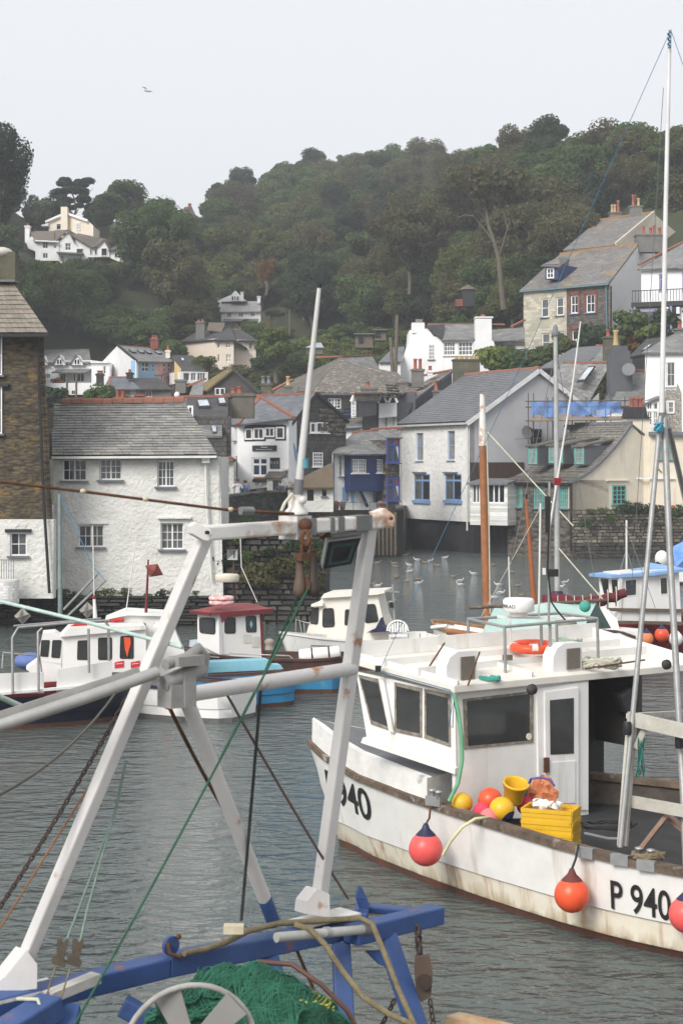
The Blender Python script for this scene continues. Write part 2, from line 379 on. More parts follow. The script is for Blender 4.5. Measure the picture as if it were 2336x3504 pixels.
# ------------------------------------------------------------------ water
def water_material():
    m = bpy.data.materials.new('harbour water'); m.use_nodes = True; nt = m.node_tree; N = nt.nodes; L = nt.links; b = N['Principled BSDF']
    b.inputs['Base Color'].default_value = (.085, .104, .098, 1); b.inputs['Roughness'].default_value = .06; b.inputs['IOR'].default_value = 1.33
    tc = N.new('ShaderNodeTexCoord'); acc = None
    for sx, sy, det, amp in ((1.1, 2.0, 2, .46), (3.2, 5.4, 3, .27), (9, 14, 2, .06), (.12, .22, 2, .5)):
        mp = N.new('ShaderNodeMapping'); mp.inputs['Scale'].default_value = (sx, sy, 1); mp.inputs['Rotation'].default_value = (0, 0, .12)
        n = N.new('ShaderNodeTexNoise'); n.inputs['Scale'].default_value = 1; n.inputs['Detail'].default_value = det; n.inputs['Distortion'].default_value = .4
        L.new(tc.outputs['Object'], mp.inputs[0]); L.new(mp.outputs[0], n.inputs['Vector'])
        k = N.new('ShaderNodeMath'); k.operation = 'MULTIPLY_ADD'; L.new(n.outputs['Fac'], k.inputs[0]); k.inputs[1].default_value = amp
        if acc: L.new(acc, k.inputs[2])
        else: k.inputs[2].default_value = 0
        acc = k.outputs[0]
    bp = N.new('ShaderNodeBump'); bp.inputs['Strength'].default_value = 1; bp.inputs['Distance'].default_value = .36
    n = N.new('ShaderNodeTexNoise'); n.inputs['Scale'].default_value = .09; n.inputs['Detail'].default_value = 3; L.new(tc.outputs['Object'], n.inputs['Vector'])     # calm and ruffled patches
    r = N.new('ShaderNodeMapRange'); r.inputs['From Min'].default_value = .35; r.inputs['From Max'].default_value = .65; r.inputs['To Min'].default_value = .55; r.inputs['To Max'].default_value = 1.15; L.new(n.outputs['Fac'], r.inputs['Value']); L.new(r.outputs[0], bp.inputs['Strength'])
    L.new(acc, bp.inputs['Height']); L.new(bp.outputs[0], b.inputs['Normal'])
    return m
o = MB().poly([(-220, -30, 0), (220, -30, 0), (220, 210, 0), (-220, 210, 0)]).build('water', water_material()); structure(o)

# ------------------------------------------------------------------ the valley sides
_px = np.array([-1200, -400, 0, 60, 170, 330, 480, 640, 760, 860, 1000, 1150, 1330, 1450, 1510, 1560, 1650, 1750, 1900, 2050, 2180, 2336, 2800, 3600], float)
_sk = np.array([500, 560, 660, 740, 765, 790, 785, 765, 730, 725, 680, 640, 622, 650, 668, 640, 610, 605, 585, 555, 520, 470, 330, 250], float)   # ground skyline row
_yr = np.array([200, 200, 200, 200, 200, 205, 215, 240, 285, 300, 300, 300, 300, 285, 260, 235, 215, 205, 195, 190, 188, 185, 180, 180], float)    # depth of the crest
def ground(X, Y):
    px = np.clip(CX + X / np.maximum(Y, 60) * F, -1200, 3600); yr = np.interp(px, _px, _yr); zr = EYE + (YH - np.interp(px, _px, _sk)) / F * yr
    yb = 119.; t = (Y - yb) / (yr - yb); z = 3.4 + (zr - 3.4) * np.where(t < 1, np.clip(t, 0, 1), 1 + .02 * np.minimum(t - 1, 3))
    z = np.where(t < 0, 3.4 - (yb - Y) * 1.2, z)
    z = z + np.where(t > .1, .9 * np.sin(X * .21 + Y * .13) + .7 * np.sin(X * .09 - Y * .23 + 2), 0)
    for x0, y0, x1, y1, Yh in TERR:          # the house platforms cut into the slope
        inn = (px > x0 - 12) & (px < x1 + 12) & (Y < Yh + 7) & (Y > 122); cap = EYE - (y1 + 6 - YH) / F * np.minimum(Y, Yh + 1)
        z = np.where(inn, np.minimum(z, cap), z)
    return z
TERR = [(120, 690, 415, 897, 198), (640, 1090, 885, 1262, 163), (725, 990, 900, 1130, 186), (345, 1170, 600, 1340, 151), (100, 1185, 345, 1355, 153), (590, 1200, 715, 1312, 150),
        (1360, 1080, 1700, 1310, 131), (1785, 740, 2336, 1262, 136), (2060, 690, 2400, 1000, 148), (615, 690, 670, 745, 288), (1570, 975, 1640, 1050, 149), (985, 1220, 1420, 1345, 118), (1220, 1130, 1330, 1195, 141), (350, 1290, 600, 1372, 138)]
xs = np.concatenate([np.arange(-130, -45, 5.), np.arange(-45, 48, 1.1), np.arange(48, 131, 5.)]); ys = np.concatenate([np.arange(114, 310, 1.6), np.arange(312, 620, 22.)])
gx, gy = np.meshgrid(xs, ys); gz = ground(gx, gy)
vs = np.stack([gx, gy, gz], -1).reshape(-1, 3); nx = len(xs)
mb = MB(); mb.add([tuple(p) for p in vs], [(j * nx + i, j * nx + i + 1, (j + 1) * nx + i + 1, (j + 1) * nx + i) for j in range(len(ys) - 1) for i in range(nx - 1)], True)
HILLM = mat('hill undergrowth', (.045, .055, .02), (.03, .035, .016), .12, .95, 1, 1.5, stain=((.075, .06, .028), .07, .52, .7))
structure(mb.build('hillside', HILLM))

# ------------------------------------------------------------------ trees
def leafmat(name, a, b, c=None):
    m = mat(name, a, b, .55, .7, hue=.22, spec=.25, stain=((c or tuple(x * 1.5 for x in a)), .9, .55, .75)); nt = m.node_tree; b_ = nt.nodes['Principled BSDF']; tr = nt.nodes.new('ShaderNodeBsdfTranslucent'); ms = nt.nodes.new('ShaderNodeMixShader'); ms.inputs[0].default_value = .42
    nt.links.new(b_.inputs['Base Color'].links[0].from_socket, tr.inputs['Color']); nt.links.new(b_.outputs[0], ms.inputs[1]); nt.links.new(tr.outputs[0], ms.inputs[2]); nt.links.new(ms.outputs[0], nt.nodes['Material Output'].inputs['Surface']); return m
LEAF = {'green': leafmat('mid green leaves', (0.097, 0.147, 0.042), (0.053, 0.090, 0.029)),
        'dark': leafmat('dark green leaves', (0.047, 0.078, 0.033), (0.028, 0.049, 0.024), (0.066, 0.095, 0.039)),
        'brown': leafmat('brown green autumn leaves', (0.121, 0.113, 0.048), (0.076, 0.077, 0.034), (0.149, 0.133, 0.055)),
        'olive': leafmat('olive leaves', (0.128, 0.152, 0.045), (0.081, 0.100, 0.031), (0.194, 0.211, 0.056)),
        'lime': leafmat('bright green leaves', (0.186, 0.242, 0.052), (0.109, 0.155, 0.035), (0.265, 0.285, 0.059)),
        'grey': leafmat('grey green leaves', (0.186, 0.225, 0.127), (0.116, 0.147, 0.075)),
        'pine': leafmat('blue green needles', (0.034, 0.063, 0.035), (0.018, 0.035, 0.022), (0.047, 0.079, 0.045)),
        'rust': leafmat('rusty leaves', (0.265, 0.129, 0.037), (0.171, 0.095, 0.030))}
BARK = mat('grey bark', (.13, .115, .09), (.085, .075, .06), 4, .95, .5, 12)
def crown_mesh(name, seed, rx, rz, lobes, n, leaf, material, squash=1., gap=.0, shape='round', lobe_r=.36):
    """leaf-sized faces spread through overlapping clumps; the crown stands on z = 0"""
    rg = np.random.default_rng(seed); C = []
    for i in range(lobes):
        while True:
            p = rg.uniform(-1, 1, 3)
            if .15 < np.linalg.norm(p) < 1: break
        if shape == 'pine': p[2] = rg.choice([-.7, -.25, .2, .6, .85]); p[:2] *= (1.0 - .25 * max(0, p[2]))
        if shape == 'cone': p[2] = rg.uniform(-1, 1); p[:2] *= .5 * (1 - p[2]) * .8
        p *= .74; C.append((p, lobe_r * rg.uniform(.65, 1.25) * (.6 if shape == 'pine' else 1)))
    per = n // lobes; pts = []; nor = []
    for p, r in C:
        d = rg.normal(size=(per, 3)); d /= np.linalg.norm(d, axis=1)[:, None]
        rad = r * rg.uniform(.35, 1.08, per) ** .5; q = p + d * rad[:, None] * np.array([1, 1, .5 if shape == 'pine' else .85])
        pts.append(q); nor.append(d)
    q = np.concatenate(pts); d = np.concatenate(nor) + rg.normal(size=q.shape) * .55; d[:, 2] += .25; d /= np.linalg.norm(d, axis=1)[:, None]
    q = q * np.array([rx, rx, rz]); q[:, 2] += rz * .95
    t = np.cross(d, rg.normal(size=d.shape)); t /= np.linalg.norm(t, axis=1)[:, None]; bb = np.cross(d, t)
    s = leaf * rg.uniform(.6, 1.35, len(q))[:, None]
    v = np.stack([q - t * s - bb * s * .6, q + t * s * .3 - bb * s * .8, q + t * s + bb * s * .5, q - t * s * .4 + bb * s * .8], 1).reshape(-1, 3)
    me = bpy.data.meshes.new(name); k = len(q)
    me.from_pydata(v.tolist(), [], np.arange(4 * k).reshape(-1, 4).tolist()); me.materials.append(material); return me
def tree(name, label, key, seed, rx, rz, trunk, n=2600, lobes=18, leaf=.3, cat='tree', group=None, shape='round', lobe_r=.36, trunk_r=.22, limbs=6):
    t = thing(name, label, cat, (0, 0, 0), group)
    c = bpy.data.objects.new('crown', crown_mesh('crown', seed, rx, rz, lobes, n, leaf, LEAF[key], shape=shape, lobe_r=lobe_r)); COL.objects.link(c); c.parent = t; c.location = (0, 0, trunk * .75)
    if trunk > 0:
        rg = random.Random(seed); b = MB(); top = trunk * .75 + rz * 1.25
        pts = [(rg.uniform(-.12, .12) * i, rg.uniform(-.12, .12) * i, -.8 + (top + .8) * i / 5) for i in range(6)]
        b.tube(pts, trunk_r, 7, trunk_r * .3)
        for i in range(limbs):
            a = rg.uniform(0, 6.3); z0 = trunk * .7 + rg.uniform(0, .6) * rz; p0 = V((0, 0, z0)); p2 = V((math.cos(a) * rx * .72, math.sin(a) * rx * .72, z0 + rz * rg.uniform(.4, .9)))
            b.tube([p0, p0.lerp(p2, .5) + V((0, 0, -.2)), p2], trunk_r * .5, 5, trunk_r * .12)
        b.build('trunk', BARK, t)
    return t
WOOD = 'trees of the wood that covers the hillside'
PROTO = {'green': tree('broadleaf_tree', 'mid green broadleaf tree in the wood on the hillside', 'green', 1, 3.4, 2.9, 1.2, 11000, 34, .135, group=WOOD, lobe_r=.33),
         'dark': tree('broadleaf_tree', 'dark green broadleaf tree in the wood on the hillside', 'dark', 2, 3.2, 3.0, 1.4, 11000, 30, .135, group=WOOD, lobe_r=.33),
         'brown': tree('broadleaf_tree', 'brownish autumn tinted broadleaf tree in the wood on the hillside', 'brown', 3, 3.5, 3.2, 1.8, 11000, 38, .125, group=WOOD, lobe_r=.31),
         'olive': tree('broadleaf_tree', 'yellowish olive broadleaf tree in the wood on the hillside', 'olive', 4, 3.2, 2.7, 1.2, 11000, 34, .13, group=WOOD, lobe_r=.33),
         'bush': tree('hillside_bush', 'low mid green bush growing on the open hillside slope', 'green', 5, 2.2, 1.3, 0, 4200, 18, .11, cat='bush', group='bushes on the hillside', lobe_r=.4),
         'bush2': tree('hillside_bush', 'low olive green bush growing on the open hillside slope', 'olive', 6, 2.2, 1.2, 0, 4200, 18, .11, cat='bush', group='bushes on the hillside', lobe_r=.4)}
PROTO['scrub'] = tree('filler_bush', 'small dull green bush added to fill the slope between village gardens', 'green', 7, 2.2, 1.4, 0, 3600, 20, .11, cat='bramble', group='bushes added on the slope', lobe_r=.4)  # both scrub kinds are small bushes added to cover the bare slope
PROTO['scrub2'] = tree('filler_bush', 'small brownish olive bush added to fill the slope between village gardens', 'brown', 8, 2.2, 1.3, 0, 3600, 20, .11, cat='bramble', group='bushes added on the slope', lobe_r=.4)
used = set()
def plant(kind, loc, sc, rz=None):
    p = PROTO[kind]
    if kind not in used: used.add(kind); o = p
    else: o = copytree(p)
    o.location = loc; o.rotation_euler = (0, 0, random.uniform(0, 6.28) if rz is None else rz); o.scale = sc; return o
# photo areas taken by houses and clearings: no tree may stand in front of them
KEEP = [(95, 690, 415, 905, 200), (635, 1090, 885, 1262, 160), (735, 990, 905, 1132, 185), (355, 1170, 600, 1345, 150), (140, 1185, 330, 1360, 150), (560, 1200, 730, 1330, 140),
        (1360, 1080, 1700, 1300, 138), (1785, 740, 2336, 1250, 150), (2060, 690, 2336, 900, 165), (620, 680, 690, 740, 290), (1120, 820, 1165, 840, 200),
        (1690, 1100, 1790, 1230, 138), (1570, 975, 1640, 1060, 155), (1640, 860, 1740, 1050, 150), (860, 1270, 1420, 1400, 130), (1190, 1130, 1380, 1230, 140), (430, 1000, 520, 1060, 175), (960, 1060, 1090, 1130, 175)]
_YS = np.arange(124, 302, 1.5)
def hit(px, py):
    X = (px - CX) * _YS / F; z = ground(X, _YS); k = np.nonzero(EYE - (py - YH) * _YS / F <= z)[0]
    return (X[k[0]], float(_YS[k[0]]), float(z[k[0]])) if len(k) else None
rt = random.Random(5); placed = []; ntree = nscrub = 0
def blocked(px, py, Y, w, h):
    for a, b, c, d, yy in KEEP:
        if Y < yy + 6 and px + w > a and px - w < c and py - h < d and py + 6 > b: return True
    return False
for py in range(640, 1330, 30):
    for px in range(-60, 2420, 62):
        x, y = px + rt.uniform(-30, 30) + (31 if (py // 30) % 2 else 0), py + rt.uniform(-14, 14)
        h = hit(x, y)
        if h is None: continue
        X, Y, z = h; sky = np.interp(x, _px, _sk)
        slope_open = (350 < x < 620 and 1010 < y < 1180)
        r = rt.random()
        if slope_open or y > 1170 or r < .12: kind = rt.choice(['bush', 'bush2']); s = rt.uniform(.6, 1.0)
        else:
            if x > 1250: kind = rt.choices(['brown', 'olive', 'green', 'dark'], [.46, .2, .2, .14])[0]
            elif x > 650: kind = rt.choices(['brown', 'olive', 'green', 'dark'], [.17, .18, .35, .30])[0]
            else: kind = rt.choices(['brown', 'olive', 'green', 'dark'], [.17, .17, .38, .28])[0]
            s = rt.uniform(.62, 1.08) * (1.0 if Y < 220 else 1.12)
        w = 3.0 * s * F / Y; hh = (1.6 if 'bush' in kind else 6.3) * s * F / Y
        if blocked(x, y, Y, w * .8, hh):
            if 'bush' in kind: continue
            d_ = max([k[3] for k in KEEP if Y < k[4] + 6 and x + w > k[0] and x - w < k[2] and y > k[3] - 20], default=None)
            s2 = min(s, (y - d_) / 6.6 * Y / F) if d_ else 0
            if s2 > .3 and not blocked(x, y, Y, 3 * s2 * F / Y * .75, 6.3 * s2 * F / Y): s = s2; placed.append((x, y, 3 * s * F / Y)); ntree += 1; plant(kind, (X, Y, z - .2), (s, s, s)); continue
            kind = 'bush'; s = .5
            if blocked(x, y, Y, 2 * s * F / Y, 1.5 * s * F / Y): continue
        if ntree > 560: continue
        # thin the rows on the steep parts where crowns already overlap
        if 'bush' not in kind and any(abs(x - q[0]) < q[2] * .52 and abs(y - q[1]) < q[2] * .30 for q in placed[-120:]): continue
        placed.append((x, y, w)); ntree += 1
        plant(kind, (X, Y, z - .2), (s * rt.uniform(.9, 1.1), s * rt.uniform(.9, 1.1), s * rt.uniform(.85, 1.15)))
for py in list(range(1010, 1390, 17)) + list(range(820, 1010, 20)):                 # scrub on the open ground between the trees
    for px in range(-20, 2380, 36):
        x, y = px + rt.uniform(-17, 17), py + rt.uniform(-8, 8); h = hit(x, y)
        if h is None: continue
        X, Y, z = h
        if any(abs(x - q[0]) < q[2] * .6 and -q[2] * 1.6 < y - q[1] < q[2] * .15 for q in placed): continue
        s = rt.uniform(.5, .85); w = 2.2 * s * F / Y
        if blocked(x, y, Y, w * .8, w * .8): s *= .5; w *= .5
        if blocked(x, y, Y, w * .7, w * .6) or nscrub >= 330: continue
        nscrub += 1; placed.append((x, y, w)); plant(rt.choice(['scrub', 'scrub2']), (X, Y, z - .25), (s * 1.1, s * 1.1, s))
print('TREES', ntree, nscrub)
def stand(t, px, py, Y=None, rz=0, sc=1):
    if Y is None:
        h = hit(px, py); Y = h[1] if h else 150
    t.location = P(px, py, Y); t.rotation_euler = (0, 0, rz); t.scale = sc if hasattr(sc, '__len__') else (sc,) * 3; return t
# trees that stand out of the wood
stand(tree('pine_tree', 'tall flat-topped dark pine on the skyline behind the cream hilltop house', 'pine', 21, 3.0, 2.7, 2.6, 9660, 30, 0.12, shape='pine', lobe_r=.42, trunk_r=.2), 255, 800, 202)
stand(tree('conifer_tree', 'small pointed conifer on the skyline above the big round tree', 'pine', 22, 1.3, 2.2, .6, 3219, 16, 0.10, shape='cone', lobe_r=.3), 478, 770, 212)
stand(tree('oak_tree', 'big round dark green tree beside the hilltop houses', 'green', 23, 5.4, 5.4, 1.5, 20700, 50, 0.14, lobe_r=.27), 540, 1000, 178, sc=.9)
stand(tree('broadleaf_tree', 'brown tinted broad tree beneath the big round dark tree', 'brown', 24, 4.2, 4.0, 1.2, 11959, 36, 0.14, lobe_r=.3), 600, 1075, 176)
stand(tree('ash_tree', 'tall leafy tree rising above the chimney of the tall brown stone house', 'dark', 25, 3.6, 6.0, 1, 12879, 40, 0.13, lobe_r=.3), -10, 830, 150)
stand(tree('broadleaf_tree', 'bright green domed tree below the white gabled house', 'lime', 26, 2.0, 2.1, .5, 9660, 30, 0.12, lobe_r=.3), 945, 1280, 150)
stand(tree('broadleaf_tree', 'light green round tree in the valley above the white gabled house', 'olive', 27, 3.6, 3.6, 1, 11959, 34, 0.13, lobe_r=.3), 905, 1000, 205)
stand(tree('broadleaf_tree', 'pale green round tree beside the big dark round tree', 'olive', 28, 3.6, 3.8, 1, 11959, 34, 0.13, lobe_r=.3), 760, 985, 205)
stand(tree('rusty_tree', 'small rust coloured tree standing among green trees in the valley', 'rust', 29, 1.0, 2.0, .5, 2989, 14, 0.10), 912, 985, 190)
stand(tree('flowering_shrub', 'pale cream flowering shrub beside the white hilltop villa', 'grey', 30, 1.9, 1.7, .4, 4370, 18, 0.11, cat='shrub'), 415, 850, 192)
stand(tree('skyline_tree', 'round bushy tree topping the skyline of the middle hill', 'green', 31, 4.2, 3.6, 1.2, 11500, 34, 0.14, lobe_r=.3), 1345, 655, 290, sc=1.05)
stand(tree('skyline_tree', 'loose twiggy tree on the skyline left of the middle hilltop', 'grey', 32, 3.6, 2.6, 1.4, 3909, 26, 0.12, lobe_r=.25), 1190, 640, 292)
stand(tree('skyline_tree', 'arched tree with a gap through it on the skyline ridge', 'dark', 33, 3.0, 2.2, .8, 5060, 14, 0.13, lobe_r=.3), 750, 720, 280)
stand(tree('broadleaf_tree', 'tall brown broad tree behind the bare trunked tree', 'brown', 34, 5.6, 4.6, 2.5, 20700, 50, 0.13, lobe_r=.28), 1640, 850, 182)
stand(tree('broadleaf_tree', 'wide olive brown tree beside the bare trunked tree', 'brown', 35, 4.6, 4.2, 2, 14719, 40, 0.13, lobe_r=.28), 1400, 980, 172)
for i, (x, y, Y, k, l) in enumerate([(2255, 790, 172, 'green', 'green tree rising behind the higher cream gable'), (2330, 770, 170, 'brown', 'brown tree beside the mast behind the higher cream gable'), (2190, 735, 178, 'olive', 'olive tree behind the brick chimneys of the higher terrace'), (2020, 790, 170, 'dark', 'dark tree behind the left end of the lichened roofs'), (340, 800, 201, 'dark', 'dark tree between pine and big round tree'), (120, 790, 203, 'grey', 'thin grey green tree beside the flat-topped pine'), (195, 775, 206, 'dark', 'dark bushy tree at the foot of the flat-topped pine')]): stand(tree('hill_tree', l, k, 500 + i, 2.6, 2.4, .8, 7000, 30, .13, lobe_r=.33), x, y, Y, sc=1.1 if x > 1000 else .8)
# the leaning tree with a long bare trunk
bt = thing('bare_trunk_tree', 'leaning tree with a long bare pale trunk and thin open crown', 'tree', P(1720, 1050, 150)); b = MB()
Yt = 150
PALEBARK = mat('pale bark', (.135, .115, .085), (.09, .078, .058), 3, .95, .5, 10)
b.tube([P(1722, 1060, Yt), P(1712, 960, Yt), P(1705, 885, Yt), P(1690, 830, Yt), P(1670, 770, Yt), P(1660, 700, Yt), P(1668, 640, Yt)], .27, 9, .07)
for q in ([(1705, 885), (1718, 840), (1735, 780), (1760, 700), (1790, 640)], [(1690, 830), (1660, 790), (1620, 740), (1590, 700), (1560, 690)], [(1670, 770), (1640, 720), (1630, 660), (1610, 610)],
          [(1665, 720), (1690, 660), (1700, 600)], [(1735, 780), (1720, 720), (1740, 650)], [(1620, 740), (1590, 735), (1560, 750)], [(1760, 700), (1800, 690)], [(1640, 720), (1600, 660)]):
    b.tube([P(x, y, Yt + random.uniform(-1, 1) * i * .5) for i, (x, y) in enumerate(q)], .085, 6, .02)
b.build('trunk', PALEBARK, bt)
c = bpy.data.objects.new('crown', crown_mesh('crown', 77, 4.2, 2.6, 40, 2200, .2, LEAF['brown'], lobe_r=.24)); COL.objects.link(c); c.parent = bt; c.location = V(P(1680, 740, Yt + .5)) - OFF[bt.name]
# ------------------------------------------------------------------ ground under the town and quays
structure(MB().prism([(-60, 97.5, -2), (-3, 100.5, -2), (3.4, 107.5, -2), (4.6, 119.2, -2), (9, 122, -2), (9, 126, -2), (-60, 126, -2)], (0, 0, 4.8)).build('street', mat('street paving', (.16, .155, .145), (.12, .115, .11), 1, .9)))
def stones(par, p0, p1, z0, z1, rows, per, mats, out=(0, -1, 0), depth=.25, name='stone', limit=10 ** 9, jit=.35):
    """courses of separate rubble stones on the face p0 -> p1"""
    p0, p1 = V(p0), V(p1); d = (p1 - p0); L = d.length; d = d.normalized(); out = V(out); cnt = 0; rest = MB()
    zs = [z0 + (z1 - z0) * (i + random.uniform(-.2, .2) * (0 < i < rows)) / rows for i in range(rows + 1)]
    for r in range(rows):
        x = -random.uniform(0, L / per)
        while x < L:
            w = L / per * random.uniform(1 - jit, 1 + jit * 1.5); a, b = max(x, 0) + .015, min(x + w, L) - .015; x += w
            if b - a < .06: continue
            h0, h1 = zs[r] + random.uniform(.005, .03), zs[r + 1] - random.uniform(.005, .03); k = random.uniform(.02, .11)
            q = [p0 + d * u + V((0, 0, z)) for u, z in ((a, h0 + random.uniform(0, .03)), (b, h0), (b - random.uniform(0, .05), h1), (a + random.uniform(0, .05), h1 - random.uniform(0, .03)))]
            f = [p + out * k + (sum(q, V((0, 0, 0))) / 4 - p) * .10 for p in q]; bk = [p - out * depth for p in q]
            m = MB() if cnt < limit else rest
            m.add(f + q + bk, [(0, 1, 2, 3)] + [(i, i + 4, (i + 1) % 4 + 4, (i + 1) % 4) for i in range(4)] + [(i + 4, i + 8, (i + 1) % 4 + 8, (i + 1) % 4 + 4) for i in range(4)])
            if m is not rest: m.build(name, random.choice(mats), par); cnt += 1
    if rest.v: rest.build('stones', mats[0], par, kind='stuff')
STN = [mat('dark slatestone %d' % i, c, tuple(x * .6 for x in c), 3, .8, .8, 12, stain=((.05, .06, .025), 2, .58, .75)) for i, c in enumerate([(.05, .048, .044), (.075, .07, .062), (.036, .035, .033), (.10, .092, .078)])]
q = thing('quay_wall', 'dark wet slate stone quay wall under the white cottage', 'quay wall', P(480, 2150, 60)); PA, PB = P(-60, 2040, 59.3), P(762, 2040, 59.3)
MB().prism([(PA.x - 6, 59.45, -1.5), (PB.x, 59.45, -1.5), (PB.x, 66, -1.5), (PA.x - 6, 66, -1.5)], (0, 0, 2.52)).build('core', DARKSTONE, q)
stones(q, (PA.x, 59.4, 0), (PB.x, 59.4, 0), -.25, 1.05, 12, 15, STN[:3], jit=.6)
q = thing('pier_wall', 'overgrown rubble stone pier end with ivy and brown weeds', 'stone wall', P(930, 2000, 60)); PA, PB = P(756, 2040, 60.3), P(1112, 2040, 60.3)
MB().prism([(PA.x - .1, 60.45, -1.5), (PB.x, 60.45, -1.5), (PB.x + .1, 70, -1.5), (PA.x - .1, 70, -1.5)], (0, 0, 4.75)).build('core', DARKSTONE, q)
stones(q, (PA.x, 60.4, 0), (PB.x, 60.4, 0), -.25, 3.25, 19, 9, [STN[1], STN[2], STN[0], STN[3], MATS['grey brown rubble stone']], jit=.6)
IVY = [crown_mesh('ivy', 90 + i, .7, .45, 12, 420, .055, LEAF[k], lobe_r=.45) for i, k in enumerate(('dark', 'green', 'brown', 'olive'))]
for i, (x, y, s, k) in enumerate([(790, 1840, 1, 1), (860, 1830, 1.2, 0), (985, 1820, 1.1, 1), (1040, 1880, 1.0, 0), (880, 2000, 1.4, 2), (960, 1960, 1.1, 2), (1060, 2000, 1, 2), (775, 1930, .9, 0), (1020, 1930, .8, 3), (1090, 1900, .8, 1),
                                  (830, 1905, .7, 1), (930, 1890, .6, 0)]):
    c = tag(bpy.data.objects.new('wall_plant', IVY[k]), ['dark ivy clump', 'green ivy clump', 'brown weed clump', 'olive weed clump'][k] + ' growing on the overgrown pier end', 'plant', 'plants growing on the pier end')
    COL.objects.link(c); c.location = P(x, y + 25, 60.15); c.scale = (s, .45, s * .9)
for i, (x, y, s, k) in enumerate([(205, 2035, .8, 1), (260, 2040, .6, 0), (320, 2035, .7, 1), (375, 2030, .7, 3), (430, 2025, .6, 2), (500, 2035, .5, 1), (560, 2030, .6, 0), (600, 2020, .5, 2), (90, 2065, .5, 3), (665, 2020, .4, 1)]):
    c = tag(bpy.data.objects.new('wall_plant', IVY[k]), ['dark green', 'bright green', 'brown dry', 'olive'][k] + ' weed tuft at the foot of the white cottage', 'plant', 'weeds along the cottage foot')
    COL.objects.link(c); c.location = P(x, y + 22, 59.5); c.scale = (s * .7, .3, s * .75)

# ------------------------------------------------------------------ tall brown stone house on the left
h = thing('stone_house', 'tall brown lichened stone house with stone slate hip roof and black drainpipe', 'house', P(60, 2045, 58)); f = Fac(-260, 58, 150, 58)
MB().prism([f.p(-300, 1150), f.p(150, 1150), f.p(181, 1779), f.p(-300, 1779)], (-1.1, 6, 0)).build('wall', BROWNSTONE, h)
f2 = Fac(-300, 57.9, 186, 57.9)
wall(h, f2, -300, 1777, 184, 2048, WHITEWASH, [(35, 1822, 93, 1902, 2, 2, dict(lintel=BLACKPAINT, sill=LEAD, gm=[GLASS_D, GLASS_M]))], thick=.2, back=.5, name='lower_wall')
for (y0, y1) in ((1150, 1284), (1322, 1484)):
    window(h, f, f.rect(-60, y0, 9, y1), 2, 2, WFRAME, GLASS_M, rec=-.03, sill=LEAD, fw=.04)
MB().box(f.p(-10, 1318, .05), (.8, .2, .1)).build('lintel', DARKBOARD, h)
e0, e1, r0, r1 = P(-300, 1143, 57.4), P(166, 1143, 57.4), P(-300, 972, 60.4), P(46, 972, 60.4)
roof(h, [e0, e1, r1, r0], mat('stone slates', (.23, .20, .165), (.17, .15, .125), 1.5, .85, .4, 12), .12)
SLB = mat('buff stone slate', (.26, .225, .185), (.19, .165, .135), 2.2, .85, .5, 14, hue=.12)
slates(h, e0 + V((0, -.02, .03)), e1 + V((0, -.02, .03)), r1 + V((0, 0, .03)), r0 + V((0, 0, .03)), 11, 22, SLB, each=True, limit=250)
roof(h, [e1, P(160, 1143, 64), r1], SLATE_OLD, .12, 'hip')
ch = chimney(h, -60, 53, 862, 990, 60.5, MOSSCHIM, .7, cap=0)
MB().box(P(-3, 964, 60.4), (1.25, .8, .08)).build('ledge', CONCRETE, ch)
MB().ball(P(5, 866, 60.8), .42, 14, 8, .5).build('capping', mat('pale mortar', (.6, .56, .5), (.45, .42, .38), 6, .9, .5, 14), ch)
MB().tube([P(130, 1150, 57.85), P(134, 1300, 57.85), P(150, 1700, 57.75), P(156, 1800, 57.7), P(170, 2030, 57.7)], .05, 8).build('drainpipe', BLACKPAINT, h)
MB().bar(P(-300, 1147, 57.35), P(166, 1147, 57.35), .1, .1).build('gutter', BLACKPAINT, h)
r = thing('balcony_rail', 'grey metal railing of a small landing under the brown stone house', 'railing', P(20, 1985, 57.3))
for i in range(8): MB().bar(P(-10 + 8.2 * i, 1918, 57.3), P(-10 + 8.2 * i, 1982, 57.3), .018).build('baluster', LEAD, r)
for y in (1916, 1983): MB().bar(P(-20, y, 57.3), P(52, y, 57.3), .03).build('rail', LEAD, r)
o = MB(); o.lathe(P(8, 2062, 57.0), [(.55, 0), (.55, .7), (.5, .75)], 24); o.build('round_steps', mat('white painted brick', (.78, .77, .74), None, 2, .8, .6, 10, brick=(.5, .09, .01, (.8, .8, .8))))
tag(bpy.data.objects['round_steps'], 'rounded white painted brick base below the grey railing', 'steps')

# ------------------------------------------------------------------ white cottage
h = thing('white_cottage', 'whitewashed rubble cottage with grey slate roof on the quay wall', 'cottage', P(460, 2040, 60)); f = Fac(182, 60, 752, 60)
S = dict(sill=LEAD, rec=.16, fw=.045, bw=.02, mull=(2,))
wall(h, f, 184, 1562, 750, 2045, WHITEWASH, [(214, 1572, 296, 1645, 4, 2, S), (341, 1570, 416, 1642, 4, 3, dict(S, gm=GLASS_M)), (538, 1576, 597, 1665, 4, 3, dict(S, gm=GLASS_M)), (268, 1797, 355, 1872, 4, 2, dict(S, gm=[GLASS_D, GLASS_M])),
     (550, 1790, 628, 1880, 4, 3, dict(S, gm=GLASS_M))], thick=.4, back=5.2)
MB().prism([f.p(752, 1562, -.05), f.p(764, 2045, -.0), f.p(740, 2045, -.0), f.p(740, 1562, -.05)], (0, 4, 0)).build('buttress', WHITEWASH, h)
for a, b_, c_, m_ in ((540, 1772, 655, WFRAME),): MB().box(f.p((a + c_) / 2, b_, .06), ((c_ - a) / 100, .16, .05)).build('drip_moulding', WHITEWASH, h)
MB().box(f.p(318, 1790, .02), (1.0, .08, .05)).build('drip_moulding', WHITEWASH, h)
